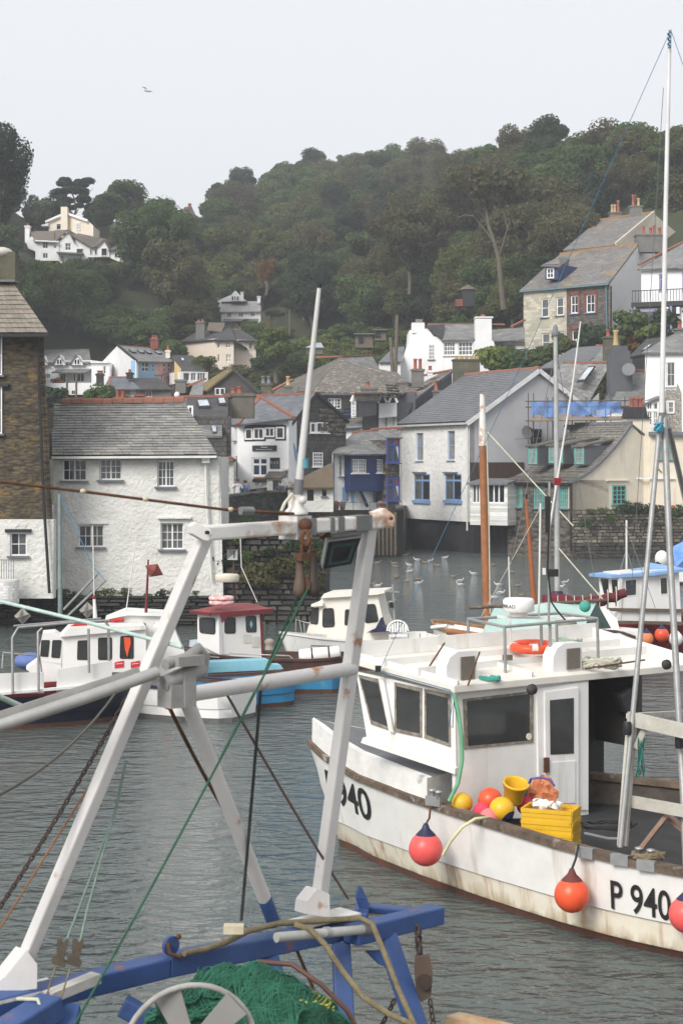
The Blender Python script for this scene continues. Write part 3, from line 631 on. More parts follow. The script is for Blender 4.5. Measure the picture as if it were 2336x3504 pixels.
e0, e1, r0, r1 = P(180, 1564, 59.7), P(744, 1562, 59.7), P(174, 1386, 62.7), P(632, 1384, 62.7)
roof(h, [e0, e1, r1, r0], SLATE_DARK, .1)
SLT = [mat('cottage slate %d' % i, c, tuple(x * .75 for x in c), 2.5, .55, .4, 16, stain=((.36, .34, .28), 1.4, .55, .72)) for i, c in enumerate([(.29, .287, .272), (.245, .245, .238), (.33, .322, .30), (.265, .258, .235)])]
_b = MB.build
def _pick(s, name, m, par=None, **k): return _b(s, name, random.choice(SLT) if name == 'slate' else m, par, **k)
MB.build = _pick
slates(h, e0 + V((0, -.06, .05)), e1 + V((.0, -.06, .05)), r1 + V((0, 0, .05)), r0 + V((0, 0, .05)), 20, 15, SLT[0], each=True, limit=300, jit=.22)
MB.build = _b
MB().prism([P(176, 1388, 62.8), P(632, 1386, 62.8), P(750, 1562, 65.6), P(170, 1562, 65.6)], (0, 0, -.1)).build('rear_roof', SLATE_DARK, h)
MB().poly([f.p(744, 1562, -.1), P(632, 1384, 62.7), P(752, 1562, 65.4)]).build('gable', SLATE_HUNG, h)
ridge_tiles(h, P(178, 1378, 62.75), P(632, 1372, 62.75), 13, r=.17, skip=(0,))
MB().prism([P(150, 1372, 62.4), P(180, 1372, 62.4), P(186, 1565, 59.8), P(160, 1565, 59.8)], (0, .5, .0)).build('verge', STONE, h)
MB().bar(P(178, 1566, 59.55), P(742, 1563, 59.55), .09, .08).build('gutter', PIPEWHITE, h)
MB().box(P(705, 1576, 59.75), (.26, .18, .16)).build('hopper', PIPEWHITE, h)
MB().tube([P(703, 1578, 59.85), P(706, 1700, 59.85), P(716, 1860, 59.85), P(724, 1985, 59.85)], .045, 8).build('downpipe', PIPEWHITE, h)

# ------------------------------------------------------------------ far parapet, gallery, slate hung house
q = thing('harbour_parapet', 'curved dark stone harbour wall that people lean on', 'wall', P(880, 1790, 97)); b = MB()
pts = [(640, 1712, 90), (752, 1702, 94), (830, 1693, 96), (900, 1686, 97), (952, 1683, 98), (1012, 1692, 99), (1110, 1735, 101)]
for (x0, y0, Y0), (x1, y1, Y1) in zip(pts[:-1], pts[1:]):
    a, c = P(x0, y0, Y0), P(x1, y1, Y1); b.add([a, c, V((c.x, c.y, -1)), V((a.x, a.y, -1)), a + V((0, .5, 0)), c + V((0, .5, 0)), V((c.x, c.y + .5, -1)), V((a.x, a.y + .5, -1))], [(0, 1, 2, 3), (4, 7, 6, 5), (0, 4, 5, 1), (0, 3, 7, 4), (1, 5, 6, 2)])
b.build('wall', mat('dark parapet stone', (.085, .08, .07), (.05, .05, .042), 1.5, .9, .9, 8, vor=(2.4, (.03, .03, .027)), stain=((.05, .06, .03), 1, .55, .75)), q)
b = MB()
for (x0, y0, Y0), (x1, y1, Y1) in zip(pts[:-1], pts[1:]): b.bar(P(x0, y0 - 3, Y0 + .25), P(x1, y1 - 3, Y1 + .25), .62, .1)
b.build('coping', STONE, q)

h = thing('lean_to_house', 'small white lean-to house with terracotta hip line behind the cottage', 'house', P(770, 1700, 99))
f = Fac(735, 99, 802, 99)
wall(h, f, 690, 1575, 800, 1712, WHITEWASH, [(744, 1650, 762, 1705, 2, 3, dict(gm=GLASS_D, each=False))], back=5)
roof(h, [P(690, 1578, 98.7), P(806, 1577, 98.7), P(748, 1540, 101), P(690, 1540, 101)], SLATE, .1)
ridge(h, P(746, 1540, 101), P(804, 1575, 98.7), r=.1, name='hip_tile')

h = thing('gallery_building', 'white gallery building with hipped blue slate roof and dark shop sign', 'shop', P(880, 1690, 100)); f = Fac(813, 101.5, 1000, 100); fl = Fac(742, 105, 813, 101.5)
D = dict(rec=-.03, fw=.09, each=False)
wall(h, f, 813, 1440, 988, 1690, WHITEWALL, [(862, 1566, 915, 1629, 2, (.66,), dict(fw=.09, bw=.11, gm=mat('blue reflecting glass', (.035, .05, .10), (.025, .035, .07), 1, .1), rec=.08)),
     (923, 1566, 958, 1605, 1, 1, dict(gm=GLASS_D, fm=DARKBOARD, rec=.06))], back=6)
for x0, y0, x1, y1, c_ in ((840, 1466, 867, 1505, 1), (869, 1464, 906, 1504, 2), (908, 1462, 942, 1496, 2), (946, 1460, 975, 1502, 1)):
    R = f.rect(x0, y0, x1, y1); MB().box(f.pt((R[0] + R[1]) / 2, (R[2] + R[3]) / 2, .015), (R[1] - R[0] + .14, .04, R[3] - R[2] + .16), f.ax).build('window_surround', BLACKPAINT, h)
    window(h, f, R, c_, 1, WFRAME, GLASS_D, rec=-.07, fw=.09, bw=.05)
MB().box(f.p(906, 1457, .05), (2.4, .1, .1), f.ax).build('fascia', BLACKPAINT, h)
wall(h, fl, 743, 1452, 813, 1690, WHITEWALL, [(755, 1462, 770, 1505, 2, 3, dict(gm=GLASS_L, each=False, sill=LEAD)), (802, 1460, 810, 1508, 1, 1, dict(gm=GLASS_L, each=False, sill=LEAD)),
     (803, 1560, 812, 1625, 1, 3, dict(gm=GLASS_M, each=False, sill=LEAD))], back=5)
ap, rl = P(890, 1358, 104), P(820, 1366, 109)
roof(h, [P(813, 1453, 100.9), P(1010, 1430, 99.4), ap], SLATE_BLUE, .12)
roof(h, [P(742, 1455, 105), P(813, 1453, 100.9), ap, P(850, 1362, 107.5)], SLATE_BLUE, .12, 'roof')
roof(h, [P(742, 1455, 105), P(850, 1362, 107.5), rl], SLATE_BLUE, .12, 'roof')
roof(h, [P(1010, 1430, 99.4), ap, P(960, 1390, 106)], SLATE_BLUE, .12, 'roof')
for a, c_ in ((P(813, 1452, 100.85), ap), (ap, P(1006, 1428, 99.5)), (ap, P(848, 1361, 107.5))): ridge(h, a, c_, r=.11, name='hip_tile')
ridge(h, P(813, 1380, 108), P(835, 1379, 108), r=.11)
sg = MB().box(f.p(906, 1534, .04), (1.55, .06, .33), f.ax).build('shop_sign', DARKBOARD, h)
def text(par, body, loc, size, m, ux, name='lettering', up=(0, 0, 1), ext=.003, align='CENTER', bold=0., xs=1.):
    cu = bpy.data.curves.new(name, 'FONT'); cu.body = body; cu.size = size; cu.extrude = ext; cu.align_x = align; cu.align_y = 'CENTER'; cu.offset = bold
    o = bpy.data.objects.new(name, cu); x = V(ux).normalized(); y = V(up); y = (y - x * y.dot(x)).normalized(); z = x.cross(y)
    M = Matrix((x * xs, y, z)).transposed().to_4x4(); M.translation = V(loc)
    bpy.context.view_layer.update(); dg = bpy.context.evaluated_depsgraph_get(); COL.objects.link(o); dg.update()
    me = bpy.data.meshes.new_from_object(o.evaluated_get(dg)); bpy.data.objects.remove(o); me.transform(M); me.materials.clear(); me.materials.append(m)
    ob = bpy.data.objects.new(name, me); COL.objects.link(ob); ob.parent = par; ob.location = -OFF.get(par.name, V((0, 0, 0))) if par.type == 'EMPTY' else V((0, 0, 0)); OFF[ob.name] = V((0, 0, 0)); return ob
u3 = V((f.d.x, f.d.y, 0))
text(sg, 'Museum', f.p(906, 1530, .08), .13, WFRAME, u3); text(sg, 'Fishing gallery and the harbour', f.p(906, 1538, .08), .085, WFRAME, u3)
text(h, 'B & B', f.p(940, 1583, .02), .22, mat('grey lettering', (.4, .42, .4)), u3)
MB().box(f.p(893, 1645, .15), (.85, .25, .18), f.ax).build('flower_box', BLACKPAINT, h)
for i in range(7): MB().ball(f.p(876 + 6 * i, 1639, .15), .08, 8, 6).build('flower', mat('red flowers', (.35, .03, .05), (.10, .10, .03), 14), h)
MB().box(f.p(893, 1631, .04), (1.0, .14, .06), f.ax).build('sill', WFRAME, h)
roof(h, [f.p(930, 1635, 1.0), f.p(992, 1634, 1.0), f.p(985, 1613, .02), f.p(920, 1613, .02)], SLATE_OLD, .08, 'porch_roof')
MB().prism([f.p(934, 1636, .8), f.p(989, 1636, .8), f.p(993, 1692, .8), f.p(937, 1692, .8)], V((-f.n.x, -f.n.y, 0)) * .75).build('porch_wall', WHITEWASH, h)
MB().box(f.p(968, 1668, .82), (.42, .06, .85), f.ax).build('doorway', DARKBOARD, h)
MB().box(f.p(980, 1606, .1), (.28, .16, .1), f.ax).build('lamp', CREAMWALL, h)
MB().prism([f.p(820, 1680, .06), f.p(930, 1665, .06), f.p(930, 1694, .06), f.p(820, 1694, .06)], V((-f.n.x, -f.n.y, 0)) * .05).build('dark_opening', DARKBOARD, h)

h = thing('slate_hung_house', 'dark slate-hung gable house with white casement windows', 'house', P(1070, 1690, 102)); f = Fac(985, 100.5, 1185, 104)
bk = V((-f.n.x, -f.n.y, 0)) * 6
MB().prism([f.p(985, 1700), f.p(984, 1462), f.p(1078, 1348), f.p(1183, 1442), f.p(1183, 1700)], bk).build('wall', SLATE_HUNG, h)
for x0, y0, x1, y1, c_, r_ in ((1060, 1446, 1078, 1481, 1, 1), (1081, 1445, 1121, 1481, 2, 1), (1069, 1548, 1102, 1597, 4, 4)):
    window(h, f, f.rect(x0, y0, x1, y1), c_, r_, WFRAME, GLASS_D, rec=-.03, fw=.07, bw=.04, sill=WFRAME)
slo = V((f.d.x, f.d.y, 0))
roof(h, [f.p(980, 1466, .15), f.p(1078, 1344, .15), f.p(1078, 1344, .15) + bk, f.p(980, 1466, .15) + bk], SLATE_BLUE, .1)
roof(h, [f.p(1078, 1344, .15), f.p(1188, 1444, .15), f.p(1188, 1444, .15) + bk, f.p(1078, 1344, .15) + bk], SLATE_DARK, .1)
ridge(h, f.p(1078, 1345, .1), f.p(1078, 1345, .1) + bk, r=.12)
for a, c_ in (((981, 1466), (1078, 1345)), ((1078, 1345), (1187, 1444))): MB().bar(f.p(*a, .17), f.p(*c_, .17), .05, .16).build('bargeboard', BLACKPAINT, h)
MB().prism([f.p(995, 1518, .1), f.p(1003, 1517, .1), f.p(1020, 1572, .1), f.p(1012, 1574, .1)], (0, -.06, 0)).build('blue_signboard', BLUEFRAME, h)
stones(h, f.p(1090, 1690, .02), f.p(1180, 1690, .02), 3.4, 5.0, 6, 7, [STONE], out=V((f.n.x, f.n.y, 0)), depth=.05, jit=.2)

h = thing('thatch_store', 'low white stone store with a steep brown mossy lean-to roof', 'outbuilding', P(1070, 1735, 97)); f = Fac(1000, 97, 1140, 97)
wall(h, f, 985, 1665, 1140, 1752, WHITEWASH, [(1051, 1668, 1073, 1714, 1, 1, dict(fm=BLACKPAINT, gm=BLACKPAINT, each=False)), (1102, 1668, 1117, 1698, 1, 2, dict(fm=BLACKPAINT, gm=GLASS_D, each=False, sill=LEAD))], back=3)
roof(h, [P(985, 1668, 96.6), P(1142, 1668, 96.6), P(1139, 1584, 99.5), P(1022, 1640, 99)], mat('brown mossy thatch', (.14, .105, .065), (.10, .08, .05), 3, .95, .6, 14), .15)
MB().bar(P(1022, 1642, 98.9), P(1139, 1585, 99.4), .12, .1).build('lead_flashing', LEAD, h)

# ------------------------------------------------------------------ navy jettied house with royal blue bays
h = thing('navy_jettied_house', 'white house with jettied navy blue upper storey and slate roof', 'house', P(1230, 1740, 105)); f = Fac(1138, 103, 1330, 106); fj = Fac(1196, 103.2, 1326, 105.2)
wall(h, f, 1140, 1550, 1200, 1745, ROUGHWHITE, [(1160, 1558, 1174, 1630, 2, 4, dict(gm=GLASS_L, each=False, sill=LEAD)), (1183, 1668, 1198, 1717, 2, 4, dict(gm=GLASS_L, each=False))], back=5)
wall(h, f, 1200, 1676, 1330, 1790, ROUGHWHITE, [(1276, 1685, 1292, 1722, 2, 3, dict(gm=GLASS_L, each=False))], back=4, name='lower_wall')
wall(h, fj, 1198, 1552, 1323, 1680, NAVYWALL, [(1203, 1571, 1255, 1619, 6, 4, dict(gm=GLASS_L, sill=WFRAME, mull=(3,), fw=.06, bw=.035, each=False)), (1288, 1571, 1313, 1618, 3, 4, dict(gm=GLASS_L, sill=WFRAME, fw=.06, bw=.035, each=False))], back=3.5, name='jettied_storey')
for x0, x1 in ((1170, 1182), (1199, 1209)):
    R = f.rect(x0, 1668, x1, 1718); MB().box(f.pt((R[0] + R[1]) / 2, (R[2] + R[3]) / 2, .05), (R[1] - R[0], .05, R[3] - R[2]), f.ax).build('shutter', BLUEFRAME, h)
for x0, x1 in ((1236, 1255), (1284, 1298)): MB().bar(fj.p(x0, 1680, -.1), f.p(x1, 1732, .05), .13).build('strut', NAVYWALL, h)
roof(h, [P(1134, 1550, 102.4), P(1196, 1552, 102.8), P(1245, 1478, 107), P(1205, 1484, 106.5)], SLATE, .1)
a, b_, c_, d_ = P(1192, 1555, 102.3), P(1330, 1553, 104.8), P(1376, 1470, 109.5), P(1243, 1478, 107)
roof(h, [a, b_, c_, d_], SLATE, .1)
ridge_tiles(h, P(1207, 1481, 106.6), P(1268, 1477, 107.5), 5, r=.12); ridge_tiles(h, P(1270, 1470, 107.8), P(1376, 1465, 109.5), 8, r=.12)
MB().bar(f.p(1139, 1550, .06), f.p(1139, 1745, .06), .07).build('downpipe', NAVYWALL, h)
b = thing('blue_bay_tower', 'stack of royal blue bay windows with stone panels beside the white harbour house', 'bay window', P(1343, 1790, 106)); g = Fac(1319, 104.5, 1369, 105.5)
for y0, y1 in ((1497, 1584), (1634, 1714)):
    window(b, g, g.rect(1321, y0, 1366, y1), 2, (.72,), ROYAL, GLASS_M, rec=-.02, fw=.1, bw=.12, sill=ROYAL)
    R = g.rect(1346, y0 + 6, 1362, y0 + 22); MB().box(g.pt((R[0] + R[1]) / 2, (R[2] + R[3]) / 2, .0), (R[1] - R[0], .02, R[3] - R[2]), g.ax).build('red_blind', REDPOT, b)
    R = g.rect(1353, y0 + 28, 1362, y1 - 14); MB().prism([g.pt(R[0], R[3], -.0), g.pt(R[1], R[3], -.0), g.pt(R[1], R[2], -.0)], (0, -.02, 0)).build('curtain', WFRAME, b)
MB().box(g.p(1343, 1640, -1.1), (.72, 2.0, 4.7), g.ax).build('wall', STONE, b)
stones(b, g.p(1321, 1633, -.05), g.p(1366, 1633, -.05), g.uv(1343, 1633)[1], g.uv(1343, 1586)[1], 5, 5, [STONE, STN[3]], out=V((g.n.x, g.n.y, 0)), depth=.05)
stones(b, g.p(1321, 1790, -.05), g.p(1366, 1790, -.05), g.uv(1343, 1770)[1], g.uv(1343, 1717)[1], 5, 5, [STONE, STN[3]], out=V((g.n.x, g.n.y, 0)), depth=.05)
roof(b, [g.p(1317, 1497, .12), g.p(1372, 1497, .12), g.p(1374, 1482, -1.2), g.p(1345, 1482, -1.2)], SLATE, .08)
q = thing('far_quay', 'dark weedy stone quay with timber piles below the navy house', 'quay', P(1250, 1850, 106))
MB().prism([P(1020, 1745, 101.5), P(1380, 1745, 106.4), P(1380, 1935, 106.4), P(1020, 1935, 101.5)], (0, 4, 0)).build('wall', mat('weedy dark quay', (.035, .035, .026), (.018, .02, .012), 1.2, .9, .8, 6, stain=((.04, .055, .02), .8, .5, .7)), q)
for i in range(7): MB().tube([P(1268 + i * 14, 1752, 104.4), P(1268 + i * 14, 1900, 104.4)], .09, 7).build('pile', TIMBER, q)
q = thing('terrace_rail', 'thin metal terrace railing with flower pots below the navy house', 'railing', P(1200, 1745, 101))
for i in range(9): MB().bar(P(1092 + i * 29, 1716, 100.6), P(1092 + i * 29, 1746, 100.6), .03).build('post', LEAD, q)
MB().bar(P(1090, 1718, 100.6), P(1326, 1720, 100.6), .03).build('rail', LEAD, q)
for i, (x, c_) in enumerate([(1108, (.5, .08, .15)), (1150, (.55, .12, .2)), (1172, (.6, .5, .35)), (1300, (.3, .1, .1))]):
    t = thing('flower_pot', ['pink', 'rose red', 'cream', 'dark red'][i] + ' flowers in a terracotta pot on the terrace rail', 'flower pot', P(x, 1746, 100.9), 'flower pots on the terrace')
    MB().lathe(P(x, 1746, 100.9), [(.12, 0), (.16, .22), (.13, .22)], 10).build('pot', TERRACOTTA, t); MB().ball(P(x, 1738, 100.9) + V((0, 0, .22)), .2, 9, 6).build('flowers', mat('flowers %d' % i, c_, (.05, .09, .02), 12), t)

# ------------------------------------------------------------------ white harbour house with grey gable
h = thing('white_harbour_house', 'tall white roughcast house with light blue windows on a black plinth over the water', 'house', P(1490, 1880, 113)); f = Fac(1372, 117, 1604, 109); bk = V((-f.n.x, -f.n.y, 0))
BW = dict(fm=BLUEFRAME, rec=.14, fw=.08, bw=.07)
wall(h, f, None, 1441, None, 1779, ROUGHWHITE, [(1423, 1482, 1447, 1575, 1, 2, dict(BW, sill=WFRAME, gm=GLASS_L)), (1530, 1475, 1555, 1573, 1, 2, dict(BW, sill=WFRAME, gm=GLASS_L)),
     (1417, 1622, 1470, 1712, 2, (.78,), dict(BW, gm=[GLASS_M, GLASS_D], bw=.12, rec=.04, sill=BLUEFRAME, sillw=.2)), (1523, 1622, 1578, 1712, 2, (.78,), dict(BW, gm=[GLASS_M, GLASS_D], bw=.12, rec=.04, sill=BLUEFRAME, sillw=.2))], back=.4)
for x0, x1 in ((1410, 1464), (1516, 1568)): MB().box(f.p((x0 + x1) / 2, 1617, .06), (1.7, .2, .09), f.ax).build('lintel', CONCRETE, h)
z0, z1 = 2.0, 8.3; A3, B3 = f.pt(0, z1), f.pt(f.len, z1)
g = f.side(10)
MB().prism([g.pt(0.02, z0), g.pt(10, z0), g.pt(10, z1), g.pt(5, 11.5), g.pt(0.02, z1)], V((-g.n.x, -g.n.y, 0)) * .35).build('gable_wall', GREYWALL, h)
e0, e1 = f.pt(-.12, z1 - .12, .3), f.pt(f.len + .25, z1 - .12, .3); r0, r1 = f.pt(-.12, 11.62, -5), f.pt(f.len + .25, 11.62, -5)
roof(h, [e0, e1, r1, r0], SLATE_DARK, .12); roof(h, [r0, r1, f.pt(f.len + .25, z1 - .1, -10.2), f.pt(-.12, z1 - .1, -10.2)], SLATE_DARK, .12)
slates(h, e0 + V((0, 0, .02)), e1 + V((0, 0, .02)), r1 + V((0, 0, .02)), r0 + V((0, 0, .02)), 26, 30, mat('new dark slate', (.17, .172, .182), (.13, .133, .142), 1.6, .55, .3, 16), jit=.04, th=.018)
ridge_tiles(h, r0, r1, 16, r=.13)
for a, c_ in ((e1, r1), (r1, f.pt(f.len + .25, z1 - .1, -10.2))): MB().bar(a - V((0, 0, .16)), c_ - V((0, 0, .16)), .06, .28).build('bargeboard', mat('white bargeboard', (.7, .7, .7)), h)
MB().bar(e0 - V((0, 0, .12)), e1 - V((0, 0, .12)), .1, .12).build('gutter', mat('grey gutter', (.5, .5, .48)), h)
for s_ in (.02, f.len - .1): MB().tube([f.pt(s_, 8.2, .08), f.pt(s_, 1.4, .08)], .06, 8).build('downpipe', PIPEWHITE, h)
MB().prism([f.pt(0.1, -1.5, -.25), f.pt(f.len + .1, -1.5, -.25), f.pt(f.len + .1, z0 + .02, -.25), f.pt(.1, z0 + .02, -.25)], bk * 5).build('plinth', PLINTH, h)
MB().prism([g.pt(.3, -1.5, -.1), g.pt(7, -1.5, -.1), g.pt(7, 2, -.1), g.pt(.3, 2, -.1)], V((-g.n.x, -g.n.y, 0)) * 1).build('plinth', PLINTH, h)
ch = chimney(h, 1550, 1641, 1228, 1330, 119.5, MOSSCHIM, 1.0, cap=.1)
for i in range(5): MB().box(P(1562 + i * 17, 1223, 119.9), (.24, .3, .22)).build('chimney_block', mat('buff brick', (.42, .31, .14), (.33, .25, .12)), ch)
MB().lathe(g.p(1785, 1482, .5), [(.02, 0), (.3, .03), (.42, .12), (.44, .14), (.30, .06)], 16, V((g.n.x, g.n.y, .3))).build('satellite_dish', LEAD, h)
MB().bar(g.p(1750, 1502, .3), g.p(1850, 1500, .3), .05).build('bracket', STEEL, h)
window(h, g, g.rect(1815, 1468, 1850, 1520), 2, 1, DARKBOARD, GLASS_D, rec=-.02, fw=.1)
MB().prism([g.p(1607, 1582, .06), g.p(1790, 1582, .06), g.p(1790, 1645, .06), g.p(1607, 1645, .06)], V((-g.n.x, -g.n.y, 0)) * .05).build('brown_panel', BROWNBOARD, h)
c = thing('sunroom', 'white boarded sunroom with long windows jutting over the water beside the grey gable', 'conservatory', P(1670, 1795, 107)); f = Fac(1607, 107.5, 1735, 106)
wall(c, f, None, 1650, None, 1797, mat('white boarding', (.76, .75, .72), (.68, .67, .63), 2, .7, .4, 10, brick=(6, .12, .008, (.75, .75, .75)), stain=((.45, .45, .36), 1, .58, .8), streak=True),
     [(1613, 1657, 1662, 1722, 4, 1, dict(fw=.07, bw=.08, gm=GLASS_M)), (1666, 1657, 1725, 1722, 3, 1, dict(fw=.07, bw=.09, gm=GLASS_D))], back=2.5)
MB().prism([f.p(1603, 1652, .25), f.p(1742, 1652, .25), f.p(1742, 1637, -1.5), f.p(1603, 1637, -1.5)], (0, 0, -.12)).build('roof', LEAD, c)
MB().prism([f.p(1607, 1797, -2.2), f.p(1738, 1797, -2.2), f.p(1738, 1940, -2.2), f.p(1607, 1940, -2.2)], (0, 1, 0)).build('understorey', PLINTH, c)
# ------------------------------------------------------------------ teal windowed house on the harbour wall
h = thing('teal_window_house', 'old stone and cream house with teal windows, dormers and curved slate roof', 'house', P(1950, 1740, 104)); f = Fac(1735, 107.5, 1957, 103); bk = V((-f.n.x, -f.n.y, 0))
TW = dict(fm=TEAL, gm=GLASS_L, rec=.1, fw=.08, bw=.045, sill=LEAD)
wall(h, f, None, 1642, None, 1960, STONE, [(1748, 1664, 1787, 1736, 4, 3, TW), (1822, 1664, 1862, 1740, 4, 3, TW), (1909, 1664, 1945, 1740, 4, 3, TW)], back=3, thick=.25)
zr = 9.0; g = f.side(9)
def cz(s): return 4.55 + max(0, s) * (.32 + .078 * s)          # the catslide sweep of the roof above the gable
prof = [(s, cz(s)) for s in (-.25, .5, 1.2, 2, 2.8, 3.6, 4.4, 4.9)]
RB = MB(); L0 = -.1; L1 = f.len + .05
rows = [[f.pt(L0 + .15 * i, z, -s) for i, (s, z) in enumerate(prof)], [f.pt(L1, z, -s) for s, z in prof]]
for i in range(len(prof) - 1):
    RB.prism([rows[0][i], rows[1][i], rows[1][i + 1], rows[0][i + 1]], (0, 0, -.12))
RB.build('roof', SLATE_OLD, h)
RSL = mat('mixed old slates', (.21, .195, .17), (.12, .115, .10), 3.5, .8, .4, 14, stain=((.30, .27, .22), 3, .55, .72))
for i in range(len(prof) - 1):
    up = V((0, 0, .02)); slates(h, rows[0][i] + up, rows[1][i] + up, rows[1][i + 1] + up, rows[0][i + 1] + up, 4, 26, RSL, jit=.2)
roof(h, [f.pt(L0, prof[-1][1] + .02, -4.9), f.pt(L1, prof[-1][1] + .02, -4.9), f.pt(L1, 5.5, -9.5), f.pt(L0, 5.5, -9.5)], SLATE_OLD, .12, 'rear_roof')
gp = [g.pt(max(s, 0), z - .1) for s, z in prof]
MB().prism([g.pt(0, 2.2)] + gp + [g.pt(9.3, 5.0), g.pt(9.3, 2.2)], V((-g.n.x, -g.n.y, 0)) * .35).build('gable_wall', CREAMWALL, h)
b = MB()
for i in range(len(prof) - 1): b.bar(g.pt(prof[i][0], prof[i][1] - .05, .05), g.pt(prof[i + 1][0], prof[i + 1][1] - .05, .05), .14, .16)
b.build('slate_verge', LEAD, h)
ga = Fac(2030, 103.5, 2230, 107)
window(h, g, g.rect(2092, 1660, 2138, 1727), 3, 4, TEAL, GLASS_D, rec=-.02, fw=.08, bw=.05, sill=LEAD)
MB().box(g.p(2110, 1644, .05), (1.9, .14, .06), g.ax).build('drip_moulding', CREAMWALL, h)
for x0, y0, x1, y1, dx in ((1807, 1527, 1837, 1588, 80), (1877, 1524, 1925, 1584, 85), (1965, 1527, 1997, 1588, 85)):
    fd = Fac(x0 - 4, 104.6, x1 + 4, 104.2) if x0 > 1900 else Fac(x0 - 4, 106.2 if x0 < 1850 else 105.4, x1 + 4, 105.8 if x0 < 1850 else 105)
    d = MB(); q = [fd.p(x0 - 3, y1 + 4), fd.p(x1 + 3, y1 + 4), fd.p(x1 + 3, y0 - 3), fd.p(x0 - 3, y0 - 3)]
    d.prism(q, bk * 2.6); o = d.build('dormer', DARKGREY, h)
    window(h, fd, fd.rect(x0, y0, x1, y1), 2 if x1 - x0 < 40 else 3, 3, TEAL, GLASS_L, rec=-.02, fw=.08, bw=.045)
    MB().prism([fd.p(x0 - 9, y0 - 2, .15), fd.p(x1 + 5, y0 - 4, .15), fd.p(x1 + 5, y0 - 4, .15) + bk * 3.2 + V((0, 0, .5)), fd.p(x0 - 9, y0 - 2, .15) + bk * 3.2 + V((0, 0, .5))], (0, 0, -.1)).build('dormer_roof', SLATE_OLD, o)
MB().bar(f.pt(L0 + 1, prof[-1][1] + .06, -4.9), f.pt(L1, prof[-1][1] + .06, -4.9), .22, .16).build('ridge_flashing', LEAD, h)
ch = MB().prism([P(2139, 1432, 106.6), P(2222, 1432, 106.6), P(2232, 1745, 106.6), P(2128, 1745, 106.6)], (0, 1.0, 0)).build('chimney', CREAMWALL, h)
MB().prism([P(2142, 1393, 106.5), P(2208, 1393, 106.5), P(2216, 1430, 106.5), P(2134, 1430, 106.5)], (0, 1.1, 0)).build('tarred_cap', PLINTH, ch)
MB().box(P(2176, 1430, 107), (1.55, 1.2, .07)).build('slate_ledge', BLACKPAINT, ch)
for x in (2160, 2176, 2190): MB().lathe(P(x, 1393, 107), [(.15, 0), (.13, .1), (.12, .42), (.17, .48), (.17, .58), (.1, .58)], 12).build('chimney_pot', REDPOT, ch)
e = Fac(2222, 106.4, 2420, 106.4)
wall(h, e, 2222, 1490, 2420, 1748, CREAMWALL, [(2248, 1510, 2308, 1573, 3, 2, dict(TW)), ], back=4, name='extension_wall')
MB().box(e.p(2320, 1484, .1), (3.6, .5, .22)).build('flat_roof', LEAD, h)
MB().bar(e.p(2160, 1637, .12), e.p(2305, 1637, .12), .1, .08).build('awning_rail', WFRAME, h)
MB().bar(e.p(2235, 1590, .06), e.p(2262, 1617, .06), .05).build('bracket', DARKBOARD, h)
MB().tube([f.pt(f.len + .02, 4.5, .12), f.pt(f.len + .02, .4, .12)], .07, 8).build('downpipe', BLACKPAINT, h)
MB().bar(f.pt(0, 4.35, .2), f.pt(f.len, 4.35, .2), .1, .1).build('gutter', BLACKPAINT, h)
q = thing('garden_wall', 'lichened rubble harbour wall below the cream house with plants along its top', 'stone wall', P(2150, 1890, 103)); PA, PB = P(1957, 1745, 102.7), P(2440, 1745, 104.5)
MB().prism([PA, PB, V((PB.x, PB.y, -1.5)), V((PA.x, PA.y, -1.5))], (0, 4, 0)).build('core', STONE, q)
GS = [mat('garden wall stone %d' % i, c, tuple(x * .7 for x in c), 3, .9, .8, 10) for i, c in enumerate([(.24, .21, .165), (.17, .15, .125), (.30, .265, .21), (.12, .11, .09)])]
stones(q, V((PA.x, PA.y - .02, 0)), V((PB.x, PB.y - .02, 0)), .9, 2.8, 10, 26, GS, depth=.1, limit=260)
stones(q, V((PA.x, PA.y - .02, 0)), V((PB.x, PB.y - .02, 0)), -.2, .9, 5, 22, [STN[0], STN[3], STN[1]], depth=.1, limit=110)
for i, (x, y, s, k) in enumerate([(2000, 1790, .9, 1), (2085, 1770, .7, 1), (2150, 1752, 1.2, 0), (2190, 1752, 1.1, 0), (2235, 1755, 1.1, 0), (2290, 1760, 1, 1), (2330, 1765, 1.2, 0), (2062, 1742, .6, 3), (2020, 1742, .5, 3)]):
    c = tag(bpy.data.objects.new('wall_plant', IVY[k]), ['dark trailing plant', 'green trailing plant', '', 'olive tuft'][k] + ' growing on top of the lichened garden wall', 'plant', 'plants along the garden wall'); COL.objects.link(c); c.location = P(x, y + 20, 102.4); c.scale = (s, .5, s)
for x, cc in ((2240, (.5, .04, .04)), (2262, (.55, .1, .06)), (2300, (.5, .05, .06))):
    tag(MB().ball(P(x, 1738, 102.9), .17, 8, 6).build('flower_clump', mat('red garden flowers', (.5, .04, .04), (.06, .1, .03), 14)), 'clump of red flowers on the lichened garden wall', 'flowers', 'red flowers on the garden wall')
